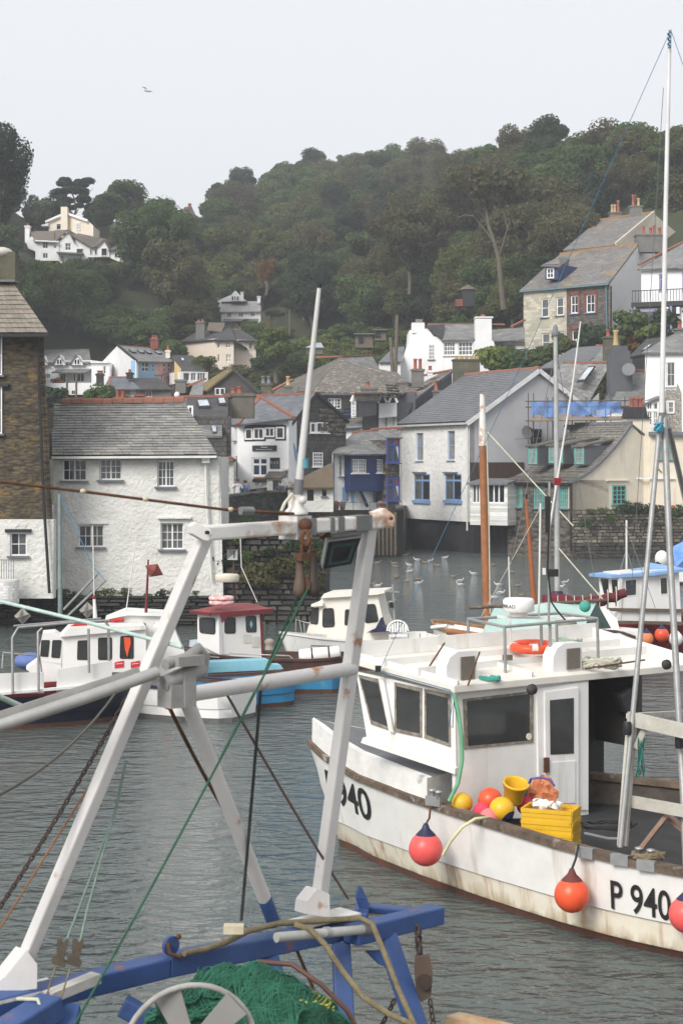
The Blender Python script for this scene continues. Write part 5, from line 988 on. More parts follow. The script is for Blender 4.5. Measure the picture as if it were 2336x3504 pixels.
# ------------------------------------------------------------------ roofs behind the white cottage
h = thing('skylight_house', 'dark slate roof with two skylights and a terracotta ridge behind the cottage', 'house', P(700, 1440, 96)); roof(h, [P(640, 1425, 92), P(780, 1425, 92), P(780, 1358, 97), P(640, 1358, 97)], SLATE_DARK, .12); ridge(h, P(620, 1357, 97), P(790, 1355, 97)); fill(h, [P(640, 1425, 92), P(790, 1425, 92), P(790, 1560, 92), P(640, 1560, 92)], SLATE_HUNG)
skylight(h, [P(680, 1398, 93.9), P(722, 1396, 93.9), P(712, 1372, 95.8), P(672, 1374, 95.8)]); skylight(h, [P(750, 1388, 94.6), P(775, 1386, 94.6), P(768, 1366, 96.3), P(745, 1368, 96.3)])
window(h, Fac(636, 91.9, 664, 91.9), Fac(636, 91.9, 664, 91.9).rect(642, 1388, 662, 1430), 1, 1, WFRAME, GLASS_D, rec=-.05, fw=.1)
chimney(h, 766, 868, 1345, 1430, 97, mat('rough brown stack', (.16, .14, .115), (.11, .10, .08), 2, .95, .6, 10), 1.2, pots=((.3, .3), (.5, .4)), cap=.15)
h = thing('low_slate_house', 'pale old slate roof with one skylight between cottage and gallery', 'house', P(710, 1490, 93)); roof(h, [P(690, 1492, 90), P(760, 1492, 90), P(760, 1418, 94), P(672, 1420, 94)], SLATE, .1); skylight(h, [P(728, 1486, 90.4), P(742, 1486, 90.4), P(740, 1462, 91.6), P(722, 1462, 91.6)]); fill(h, [P(690, 1492, 90.1), P(775, 1492, 90.1), P(775, 1580, 90.1), P(690, 1580, 90.1)], SLATE_HUNG)
h = thing('ochre_roof_house', 'brown gabled house with a mossy ochre slope behind the skylit roof', 'house', P(790, 1350, 130)); fill(h, [P(705, 1400, 128), P(710, 1335, 128), P(797, 1264, 128), P(888, 1345, 128), P(888, 1400, 128)], mat('brown slate gable', (.085, .078, .07), (.06, .055, .05), 2, .9, .4, 12), (0, 3, 0)); roof(h, [P(797, 1262, 127.7), P(705, 1336, 127.7), P(662, 1332, 131), P(770, 1266, 134)], OCHREROOF, .12); g = Fac(730, 127.9, 780, 127.9); window(h, g, g.rect(736, 1328, 770, 1352), 2, 1, WFRAME, GLASS_D, rec=-.05, fw=.055, bw=.1); window(h, Fac(670, 130, 705, 128.5), Fac(670, 130, 705, 128.5).rect(672, 1338, 702, 1352), 4, 1, WFRAME, GLASS_M, rec=-.2, fw=.06, bw=.05, each=False)
MB().bar(P(797, 1262, 127.6), P(888, 1346, 127.6), .1, .2).build('bargeboard', SLATE_DARK, h)
h = thing('mixed_roofs_house', 'grey stone slate roofs with buff chimney pot behind the gallery', 'house', P(990, 1400, 116)); roof(h, [P(900, 1400, 112), P(1000, 1400, 112), P(1020, 1325, 117), P(950, 1330, 117)], SLATE_OLD, .1); roof(h, [P(940, 1420, 109), P(1010, 1400, 110), P(1010, 1350, 114), P(975, 1352, 114)], SLATE, .1); ridge(h, P(925, 1340, 118), P(1000, 1300, 122), r=.13); fill(h, [P(900, 1400, 112.1), P(1010, 1398, 112.1), P(1010, 1460, 112.1), P(900, 1460, 112.1)], SLATE_DARK)
chimney(h, 893, 930, 1312, 1370, 114, MOSSCHIM, .7, pots=((.2, .5), (.7, .5)), potm=LEAD); chimney(h, 972, 998, 1318, 1345, 113.5, CONCRETE, .6, pots=((.5, .6),), potm=BUFFPOT)
h = thing('long_roof_house', 'low brown stone roofs with broken ridge tiles just behind the cottage', 'house', P(560, 1400, 105)); roof(h, [P(380, 1400, 100), P(700, 1400, 100), P(690, 1362, 104), P(380, 1366, 104)], SLATE_OLD, .1); fill(h, [P(380, 1400, 100), P(700, 1400, 100), P(700, 1480, 100), P(380, 1480, 100)], SLATE_DARK)
roof(h, [P(640, 1372, 104), P(690, 1370, 104), P(700, 1300, 112), P(660, 1318, 112)], SLATE, .1); ridge(h, P(640, 1322, 112), P(706, 1296, 112), r=.13)
for x in (404, 422): MB().lathe(P(x, 1372, 103), [(.14, 0), (.12, .55), (.15, .6)], 10).build('chimney_pot', REDPOT, h)
chimney(h, 462, 492, 1348, 1372, 103, REDBRICK, .5); chimney(h, 600, 635, 1298, 1345, 112, CONCRETE, .7)
tag(MB().ball(P(606, 1352, 103), .17, 8, 6, 1.2).build('roof_finial', WFRAME), 'small white ball finial on the low brown roofs', 'finial')
# ------------------------------------------------------------------ terraces on the left
h = thing('white_dormer_cottages', 'row of white cottages with gabled dormers and slate verandah roof', 'house', P(220, 1360, 152)); f = Fac(100, 153, 316, 151)
DW = dict(gm=GLASS_M, each=False, fw=.055, bw=.06)
wall(h, f, None, 1235, None, 1312, WHITEWALL, [(150, 1280, 172, 1296, 3, 1), (205, 1278, 225, 1308, 2, 1), (250, 1276, 288, 1306, 3, 1)], back=5, **DW)
roof(h, [f.p(90, 1240, .3), f.p(318, 1240, .3), P(306, 1197, 155.5), P(90, 1199, 157)], SLATE, .12); ridge(h, P(90, 1198, 157), P(306, 1196, 155.5), CONCRETE, .1)
for x in (152, 212, 272):
    MB().prism([f.p(x - 20, 1250, .35), f.p(x - 20, 1240, .35), f.p(x, 1214, .35), f.p(x + 20, 1240, .35), f.p(x + 20, 1250, .35)], (0, 3, 0)).build('dormer', WHITEWALL, h); window(h, f, f.rect(x - 10, 1229, x + 10, 1249), 2, 1, WFRAME, GLASS_D, rec=-.4, fw=.055, bw=.08, each=False)
    for s_ in (-1, 1): MB().prism([f.p(x, 1212, .55), f.p(x + 24 * s_, 1244, .55), f.p(x + 24 * s_, 1244, .55) + V((0, 3, 0)), f.p(x, 1212, .55) + V((0, 3, 0))], (0, 0, -.12)).build('dormer_roof', SLATE, h)
roof(h, [f.p(200, 1276, 1.2), f.p(318, 1275, 1.2), f.p(318, 1262, .1), f.p(200, 1264, .1)], SLATE, .1, 'verandah_roof')
MB().prism([P(95, 1312, 149), P(330, 1310, 148), P(330, 1350, 148), P(95, 1352, 149)], (0, 1, 0)).build('terrace_wall', WHITEWALL, h)
g = Fac(95, 148.5, 320, 147.5)
for x in (228, 252): window(h, g, g.rect(x, 1335, x + 16, 1352), 2, 1, WFRAME, GLASS_D, rec=-.6, fw=.06, each=False)
h = thing('white_link_house', 'plain white flat roofed link between the cottages and the blue terrace', 'house', P(350, 1330, 150)); f = Fac(314, 150, 376, 150); wall(h, f, None, 1240, None, 1340, WHITEWALL, [(354, 1252, 364, 1280, 1, 2)], back=3, gm=GLASS_D, each=False, fw=.07); MB().box(f.p(345, 1240, .05), (1.7, .3, .12), f.ax).build('parapet', WFRAME, h)
h = thing('blue_pink_terrace', 'terrace with white gable end, one sky blue and one pink front', 'house', P(500, 1330, 148)); f = Fac(465, 146, 600, 151)
SKYB = mat('sky blue render', (.30, .48, .68), (.27, .44, .63), 2, .8); PINKR = mat('salmon pink render', (.72, .40, .36), (.66, .36, .33), 2, .8)
wall(h, f, 465, 1236, 534, 1335, SKYB, [(487, 1240, 511, 1272, 2, 2), (521, 1246, 529, 1272, 1, 2)], back=.5, fw=.055, bw=.08, each=False, gm=GLASS_M); wall(h, f, 534, 1238, 596, 1335, PINKR, [(538, 1248, 543, 1272, 1, 2), (560, 1242, 568, 1272, 1, 2), (577, 1242, 584, 1272, 1, 2), (561, 1292, 569, 1320, 1, 2), (578, 1292, 585, 1320, 1, 2)], back=.5, fw=.05, bw=.06, each=False, gm=GLASS_D, name='pink_wall')
MB().prism([f.p(557, 1288, .4), f.p(592, 1288, .4), f.p(592, 1278, .4), f.p(557, 1278, .4)], (0, .4, 0)).build('bay_canopy', LEAD, h)
for x in (468, 594): MB().box(f.p(x, 1287, .03), (.25, .1, 2.6), f.ax).build('quoin', WHITEWALL, h)
e0, e1, r0, r1 = f.p(462, 1237, .3), f.p(600, 1238, .3), P(403, 1181, 150.5), P(545, 1192, 154.5)
roof(h, [e0, e1, r1, r0], SLATE, .12); ridge(h, r0, r1, r=.1); fill(h, [f.p(465, 1236), f.p(465, 1340), P(350, 1340, 155), P(352, 1236, 155), P(403, 1182, 150.5)], WHITEWALL, (0, .3, 0), 'gable_wall'); MB().bar(P(403, 1181, 150.3), f.p(463, 1236, .2), .08, .2).build('bargeboard', DARKBOARD, h)
for t in (.16, .36, .54, .78):
    a = r0.lerp(r1, t).lerp(e0.lerp(e1, t), .42); u = (e1 - e0).normalized() * .32; w_ = ((r0 - e0)).normalized() * .5; up = V((0, 0, .03)); skylight(h, [a - u - w_ + up, a + u - w_ + up, a + u + w_ + up, a - u + w_ + up])
chimney(h, 515, 541, 1158, 1195, 153, REDBRICK, .8, pots=((.3, .3), (.7, .3))); chimney(h, 567, 582, 1198, 1225, 151, CREAMWALL, .5, pots=(.5,))
h = thing('grey_bungalow', 'low bungalow with grey hipped slate roof and terracotta hip line', 'bungalow', P(420, 1360, 140)); f = Fac(365, 140, 585, 140)
wall(h, f, None, 1328, None, 1370, mat('brown grey render', (.16, .145, .125), (.13, .12, .105), 2, .9), [(388, 1332, 400, 1356, 2, 1), (447, 1334, 466, 1356, 2, 1), (498, 1336, 520, 1358, 2, 1, dict(gm=GLASS_D))], back=4, each=False, fw=.05, gm=GLASS_L)
roof(h, [P(352, 1332, 139.6), P(480, 1330, 139.6), P(440, 1291, 143), P(375, 1291, 143)], SLATE_BLUE, .1); roof(h, [P(478, 1332, 139.5), P(592, 1332, 139.8), P(540, 1293, 143), P(446, 1293, 143)], SLATE_DARK, .1, 'roof'); ridge(h, P(375, 1290, 143), P(440, 1290, 143), r=.1); ridge(h, P(375, 1290, 142.9), P(380, 1330, 139.5), r=.07, name='hip_tile')
chimney(h, 330, 353, 1278, 1320, 139, BLACKPAINT, .6, pots=((.3, .25), (.7, .25))); chimney(h, 433, 454, 1274, 1296, 141.5, BLACKPAINT, .6, pots=((.5, .25),)); chimney(h, 530, 553, 1278, 1310, 143.5, CONCRETE, .6)
h = thing('dark_roof_bungalow', 'yellowish bungalow with steep dark slate roof and long white sunroom', 'bungalow', P(650, 1310, 147)); roof(h, [P(618, 1273, 147), P(706, 1270, 148), P(660, 1216, 152), P(583, 1214, 151.5)], SLATE_DARK, .12); fill(h, [P(597, 1235, 148), P(620, 1262, 147.2), P(620, 1312, 147.2), P(597, 1312, 148)], mat('yellow render', (.62, .46, .2), (.56, .42, .2)), (0, .3, 0)); f = Fac(620, 146.8, 712, 147.8)
wall(h, f, None, 1272, None, 1312, WFRAME, [(628, 1276, 650, 1302, 1, 1), (654, 1276, 672, 1302, 2, 1), (676, 1276, 704, 1302, 3, 1)], back=3, each=False, fw=.05, bw=.06, gm=GLASS_M); skylight(h, [P(622, 1238, 149.9), P(632, 1238, 149.9), P(628, 1228, 150.8), P(618, 1228, 150.8)])
# ------------------------------------------------------------------ big cream house, white triple house, villa and cream house on the hill
h = thing('cream_villa', 'large pale cream two storey villa with dark hipped slate roof', 'house', P(750, 1262, 160)); f = Fac(735, 158, 800, 158); f1 = Fac(634, 163, 735, 158)
CW = dict(back=4, each=False, fw=.055, bw=.07, gm=GLASS_D)
wall(h, f1, None, 1165, None, 1265, PINKCREAM, [], **CW); wall(h, f, None, 1163, None, 1265, PINKCREAM, [(744, 1168, 752, 1191, 1, 1), (773, 1167, 789, 1190, 3, 2), (745, 1213, 752, 1238, 1, 1), (774, 1213, 790, 1238, 3, 2)], **CW)
f2 = Fac(800, 159.5, 876, 160); wall(h, f2, None, 1192, None, 1265, PINKCREAM, [(803, 1220, 815, 1245, 1, 1, dict(fm=PINKCREAM)), (826, 1220, 840, 1245, 1, 1, dict(fm=PINKCREAM)), (849, 1216, 864, 1240, 1, 1)], **CW); fill(h, [f2.p(818, 1168), f2.p(876, 1166), f2.p(876, 1195), f2.p(842, 1195)], PINKCREAM); window(h, f2, f2.rect(849, 1171, 864, 1196), 2, 1, WFRAME, GLASS_D, rec=-.05, fw=.055, each=False)
for q in ([f1.p(630, 1168, .4), f.p(738, 1164, .4), P(735, 1128, 165), P(668, 1138, 168)], [f.p(732, 1164, .4), f.p(806, 1164, .4), P(788, 1122, 164), P(735, 1128, 165)], [f.p(802, 1166, .4), f2.p(845, 1196, .4), P(830, 1160, 163), P(788, 1122, 164)], [f2.p(812, 1166, .4), f2.p(880, 1168, .4), P(830, 1130, 164), P(798, 1128, 164)]): roof(h, q, SLATE_DARK, .12)
chimney(h, 670, 700, 1100, 1165, 161, CONCRETE, 1.0, pots=((.3, .25), (.75, .25))); roof(h, [P(708, 1130, 163), P(760, 1135, 162), P(770, 1105, 165), P(715, 1103, 166)], TIMBER, .1, 'dormer_roof'); ridge(h, P(798, 1127, 164), P(826, 1127, 164), r=.12)
h = thing('white_triple_house', 'white house with three upper windows, grey roof and white gabled dormer', 'house', P(820, 1130, 185)); f = Fac(757, 185, 892, 185)
wall(h, f, None, 1066, None, 1132, WHITEWALL, [(776, 1068, 792, 1086, 2, 1), (816, 1067, 832, 1085, 2, 1), (857, 1066, 872, 1084, 2, 1), (772, 1106, 800, 1118, 4, 1), (806, 1106, 815, 1116, 1, 1), (820, 1104, 880, 1118, 6, 1)], back=5, each=False, fw=.055, bw=.05, gm=GLASS_M)
roof(h, [f.p(753, 1068, .3), f.p(893, 1066, .3), P(891, 1030, 189), P(755, 1033, 189)], mat('mottled grey roof', (.36, .35, .34), (.26, .25, .24), 2, .9, stain=((.4, .22, .08), .7, .62, .75)), .12); roof(h, [f.p(766, 1102, 1.2), f.p(884, 1100, 1.2), f.p(884, 1091, .1), f.p(766, 1092, .1)], SLATE, .1, 'verandah_roof')
fill(h, [P(785, 1030, 187), P(790, 1010, 187), P(805, 994, 187), P(824, 1012, 187), P(845, 1030, 187)], WHITEWALL, (0, 3, 0), 'dormer'); g = Fac(790, 186.9, 820, 186.9); window(h, g, g.rect(792, 1013, 818, 1030), 3, 1, WFRAME, GLASS_D, rec=-.06, fw=.05, bw=.1, each=False); fill(h, [P(725, 1036, 188), P(745, 1015, 188), P(757, 1025, 188), P(757, 1050, 188), P(738, 1050, 188)], WHITEWALL, (0, 3, 0), 'wing_wall'); fill(h, [P(757, 1032, 188), P(756, 1024, 188), P(788, 1010, 188), P(788, 1032, 188)], WHITEWALL, (0, 2, 0), 'wing_wall')
chimney(h, 823, 833, 998, 1030, 186.5, WHITEWALL, .5, cap=.05); chimney(h, 880, 891, 1013, 1036, 187, WHITEWALL, .5, cap=.05); fill(h, [f.p(880, 1100, .1), f.p(892, 1100, .1), f.p(893, 1130, .1), f.p(888, 1130, .1)], WHITEWALL, (0, -1, 0), 'buttress')
s = thing('brick_hut', 'small red brick hut beside the white triple house', 'shed', P(908, 1135, 184)); a = P(908, 1122, 184); MB().box(a, (1.0, 1, .85)).build('body', REDBRICK, s); MB().box(a + V((0, 0, .47)), (1.15, 1.15, .1)).build('roof', TERRACOTTA, s); MB().box(a + V((-.1, -.52, .0)), (.25, .05, .3)).build('window', GLASS_D, s)
s = thing('red_shed', 'small dark red shed among bushes below the brick hut', 'shed', P(962, 1150, 180)); a = P(962, 1144, 180); MB().box(a, (.8, .8, .6)).build('body', REDBRICK, s); MB().prism([a + V((-.5, -.5, .3)), a + V((.5, -.5, .3)), a + V((0, -.5, .6))], (0, 1, 0)).build('roof', BROWNBOARD, s)
h = thing('hill_villa', 'long white villa with gables and brown roofs on the wooded hill', 'villa', P(250, 900, 190)); f = Fac(122, 190, 410, 190)
VW = dict(back=5, each=False, fw=.055, bw=.05, gm=GLASS_D)
wall(h, f, 122, 822, 205, 892, WHITEWALL, [(147, 826, 165, 850, 2, 2), (147, 866, 165, 884, 2, 1), (184, 838, 194, 850, 2, 1)], **VW); wall(h, f, 203, 830, 258, 896, WHITEWALL, [(224, 832, 243, 856, 2, 2), (233, 878, 237, 892, 1, 1)], **VW); fill(h, [f.p(203, 830), f.p(234, 790), f.p(258, 830)], WHITEWALL, (0, 5, 0), 'gable'); MB().box(f.p(213, 886, .03), (.35, .06, .55), f.ax).build('arched_recess', CONCRETE, h)
fill(h, [f.p(258, 812), f.p(304, 844), f.p(304, 890), f.p(258, 890)], WHITEWALL, (0, 4, 0)); fill(h, [f.p(336, 845, .2), f.p(359, 822, .2), f.p(375, 850, .2), f.p(375, 880, .2), f.p(336, 880, .2)], WHITEWALL, (0, 4, 0)); fill(h, [f.p(375, 862), f.p(400, 852), f.p(410, 870), f.p(410, 896), f.p(375, 882)], WHITEWALL, (0, 3, 0))
for x0, y0, x1, y1, c_ in ((262, 850, 286, 868, 1), (308, 850, 316, 870, 1), (324, 852, 334, 872, 1), (348, 850, 368, 876, 1), (392, 864, 403, 882, 1), (252, 876, 258, 890, 1), (272, 876, 280, 890, 1)): window(h, f, f.rect(x0, y0, x1, y1), c_, 1, WFRAME, GLASS_D, rec=-.26 if 330 < x0 < 372 else -.05, fw=.05, each=False)
fill(h, [f.p(304, 846), f.p(340, 846), f.p(340, 880), f.p(304, 880)], WHITEWALL)
BR = mat('brown slate', (.17, .14, .115), (.12, .10, .085), 2, .9, .4, 12)
for q in ([f.p(118, 824, .4), f.p(190, 826, .4), P(186, 790, 194), P(104, 790, 194)], [f.p(186, 830, .3), f.p(234, 786, .3), P(228, 786, 195), P(186, 788, 195)], [f.p(234, 786, .4), f.p(260, 832, .4), P(280, 810, 196), P(232, 786, 196)], [f.p(248, 806, .4), f.p(318, 848, .4), P(365, 818, 194), P(270, 798, 195)], [f.p(318, 848, .4), f.p(338, 846, .4), f.p(359, 820, .4), P(340, 815, 194)], [f.p(359, 820, .5), f.p(380, 858, .5), P(395, 840, 194), P(362, 816, 194)], [f.p(372, 858, .4), f.p(402, 852, .4), P(398, 838, 193), P(376, 838, 193)]): roof(h, q, BR, .12)
MB().bar(f.p(122, 825, .42), f.p(204, 829, .42), .1, .14).build('gutter', WFRAME, h); chimney(h, 86, 102, 772, 830, 193, WHITEWALL, .8, pots=((.5, .3),)); fill(h, [f.p(90, 830), f.p(108, 808), f.p(122, 826), f.p(122, 860), f.p(98, 850)], WHITEWALL, (0, 3, 0))
MB().prism([f.p(198, 864, .8), f.p(288, 868, .8), f.p(288, 868, 0), f.p(198, 864, 0)], (0, 0, -.15)).build('porch_roof', LEAD, h); MB().prism([f.p(205, 895, .02), f.p(225, 895, .02), f.p(216, 908, .02)], (0, .3, 0)).build('buttress', WHITEWALL, h)
h = thing('cream_hill_house', 'cream gabled house with tall chimney above the white villa', 'house', P(240, 800, 196)); f = Fac(165, 198, 322, 195); fill(h, [f.p(168, 760), f.p(228, 733), f.p(238, 731), f.p(302, 755), f.p(320, 772), f.p(320, 812), f.p(168, 812)], CREAMWALL, (0, 5, 0)); MB().prism([f.p(220, 710, .6), f.p(242, 710, .6), f.p(243, 800, .6), f.p(220, 800, .6)], (0, 1, 0)).build('chimney', CREAMWALL, h)
window(h, f, f.rect(195, 765, 211, 786), 1, (.75,), WFRAME, GLASS_D, rec=-.05, fw=.05, each=False); window(h, f, f.rect(262, 761, 277, 789), 2, 1, WFRAME, GLASS_D, rec=-.05, fw=.12, bw=.16, each=False)
MB().bar(f.p(162, 760, .3), f.p(232, 730, .3), .1, .25).build('bargeboard', WFRAME, h); MB().bar(f.p(232, 730, .3), f.p(306, 756, .3), .1, .25).build('bargeboard', WFRAME, h); MB().prism([f.p(148, 770, .3), f.p(172, 764, .3), f.p(172, 775, .3), f.p(148, 775, .3)], (0, 2, 0)).build('wing_roof', WFRAME, h)
h = thing('skyline_cottage', 'brown roofed house with chimney peeping over the skyline', 'house', P(645, 735, 292)); roof(h, [P(615, 735, 290), P(670, 735, 290), P(655, 705, 295), P(632, 708, 295)], BROWNBOARD, .2); chimney(h, 644, 654, 696, 715, 293, REDBRICK, .5); fill(h, [P(618, 735, 290.5), P(668, 735, 290.5), P(668, 760, 290.5), P(618, 760, 290.5)], CREAMWALL)
s = thing('hillside_caravan', 'small white caravan roof showing among hillside trees', 'caravan', P(1140, 838, 225)); MB().prism([P(1118, 832, 225), P(1128, 826, 225), P(1150, 826, 225), P(1156, 832, 225), P(1150, 838, 225), P(1124, 838, 225)], (0, 2, 0)).build('body', WHITEWALL, s)
s = thing('slope_hut', 'small timber hut with pale roof on the grassy slope', 'hut', P(467, 1108, 168)); a = P(467, 1098, 168); MB().box(a, (1.0, 1, .5)).build('body', TIMBER, s); MB().box(a + V((0, 0, .3)), (1.3, 1.3, .1)).build('roof', CONCRETE, s)
for i, (x, y0, y1, Y) in enumerate(((991, 1060, 1150, 175), (750, 970, 1020, 187), (230, 1290, 1360, 143), (262, 1280, 1360, 143))):
    tag(MB().tube([P(x, y0, Y), P(x, y1, Y)], .09, 6).build('utility_pole', TIMBER), ['wooden utility pole right of the white triple house', 'thin aerial pole on the white triple house', 'wooden pole before the verandah of the white cottages', 'second wooden pole before the white dormer cottages'][i], 'pole')
for i, (x, y, s, k, l) in enumerate([(190, 1385, .8, 'dark', 'dark green bush behind the cottage ridge'), (345, 1385, .8, 'green', 'round green bush between cottage ridge and grey bungalow'), (135, 1395, .7, 'grey', 'grey green bush beside the tall stone house'), (890, 1268, .7, 'dark', 'dark hedge beside the cream villa'), (700, 1268, .8, 'olive', 'low olive hedge in front of the cream villa'), (200, 1318, .45, 'rust', 'red leaved shrub on the white cottages'), (850, 1122, .6, 'dark', 'dark shrub before the white triple house')]):
    t = tree('village_bush', l, k, 400 + i, 1.35, 1.0, 0, 1800, 16, .12, cat='bush', lobe_r=.42); stand(t, x, y + 6, 120 if y > 1370 else (150 if y > 1200 else 182), sc=s)
# ------------------------------------------------------------------ boats
BOATW = mat('white boat paint', (.76, .75, .72), (.69, .68, .645), 3, .45, .08, 20, stain=((.44, .36, .26), 2.4, .58, .78), streak=True)
BOATW2 = mat('clean white gelcoat', (.78, .77, .745), (.72, .71, .685), 2, .4, .04, 18, stain=((.50, .45, .37), 2.6, .61, .80), streak=True)
CREAMHULL = mat('stained cream underside', (.72, .68, .58), (.66, .60, .48), 2.5, .5, .1, 14, stain=((.32, .14, .04), 2.6, .53, .67), streak=True)
BOOT = mat('dull red boot top', (.12, .045, .03), (.06, .035, .025), 3, .7, .4, 14)
RAILW = mat('worn wooden rail', (.17, .12, .085), (.08, .06, .045), 5, .9, .7, 22, stain=((.38, .35, .31), 4, .58, .70))
GREYDECK = mat('grey non slip deck', (.17, .175, .185), (.13, .135, .14), 3, .85, .3, 40)
BOATGL = glass('smoked boat window', (.05, .052, .052), .05); RUBBER = mat('dirty rubber seal', (.30, .27, .22), (.14, .12, .10), 12, .9)
RUST = mat('rusty iron', (.14, .06, .03), (.07, .035, .022), 7, .9, .5, 30)
RUSTWHITE = mat('white paint with rust', (.72, .70, .66), (.64, .62, .58), 3, .5, .15, 20, stain=((.34, .13, .035), 3.2, .53, .66))
GALV = mat('dull galvanised tube', (.36, .36, .355), (.27, .27, .26), 6, .45, .1, 30, metal=.35)
ORANGE = mat('orange red plastic', (.80, .10, .035), (.68, .08, .03), 4, .35); PINKB = mat('pink red buoy', (.80, .115, .10), (.70, .09, .085), 4, .35, .1, 30, stain=((.55, .12, .09), 5, .6, .75))
YELLOWB = mat('yellow plastic', (.72, .43, .02), (.62, .36, .02), 4, .4, .05, 20, stain=((.35, .22, .05), 5, .62, .75)); NAVYB = mat('navy plastic', (.02, .022, .07), None, 4, .5)
BLUEROPE = mat('blue rope', (.07, .20, .32), (.05, .15, .25), 8, .9); GREENROPE = mat('green rope', (.03, .105, .06), (.02, .07, .04), 9, .9, .4, 40); TANROPE = mat('tan rope', (.24, .20, .12), (.15, .12, .07), 9, .95, .6, 50); PALEROPE = mat('pale rope', (.55, .54, .44), (.40, .40, .32), 9, .9, .4, 40); DARKROPE = mat('dark rope', (.035, .035, .035), (.02, .02, .02), 8, .9)
def grime(m, col, z0, z1, sc):           # weed and rust that grows up from the waterline in tongues
    nt = m.node_tree; N = nt.nodes; L = nt.links; b = N['Principled BSDF']; src = b.inputs['Base Color'].links[0].from_socket
    tc = N.new('ShaderNodeTexCoord'); sp = N.new('ShaderNodeSeparateXYZ'); L.new(tc.outputs['Object'], sp.inputs[0])
    mp = N.new('ShaderNodeMapping'); mp.inputs['Scale'].default_value = (1, 1, .25); L.new(tc.outputs['Object'], mp.inputs[0]); n = N.new('ShaderNodeTexNoise'); n.inputs['Scale'].default_value = sc; n.inputs['Detail'].default_value = 7; n.inputs['Roughness'].default_value = .7; L.new(mp.outputs[0], n.inputs['Vector'])
    r = N.new('ShaderNodeMapRange'); r.inputs['From Min'].default_value = z1; r.inputs['From Max'].default_value = z0; L.new(sp.outputs['Z'], r.inputs['Value'])
    a = N.new('ShaderNodeMath'); a.operation = 'MULTIPLY_ADD'; L.new(n.outputs['Fac'], a.inputs[0]); a.inputs[1].default_value = 2.6; a.inputs[2].default_value = -1.45; c = N.new('ShaderNodeMath'); c.operation = 'ADD'; L.new(a.outputs[0], c.inputs[0]); L.new(r.outputs[0], c.inputs[1])
    d = N.new('ShaderNodeMapRange'); d.inputs['From Min'].default_value = .35; d.inputs['From Max'].default_value = 1.1; L.new(c.outputs[0], d.inputs['Value']); x = N.new('ShaderNodeMix'); x.data_type = 'RGBA'; L.new(d.outputs[0], x.inputs[0]); L.new(src, x.inputs[6]); x.inputs[7].default_value = (*col, 1); L.new(x.outputs[2], b.inputs['Base Color'])
grime(CREAMHULL, (.30, .22, .09), .06, .42, 2.2); grime(CREAMHULL, (.12, .08, .03), .07, .17, 5)
class Fr:
    def __init__(s, O, u): s.o = V((O[0], O[1])); s.u = V(u).normalized(); s.v = V((-s.u.y, s.u.x))
    def __call__(s, u, v, z): p = s.o + s.u * u + s.v * v; return V((p.x, p.y, z))
def lerp_st(st, u):
    return [float(np.interp(u, [q[0] for q in st], [q[k] for q in st])) for k in (1, 2, 3)]
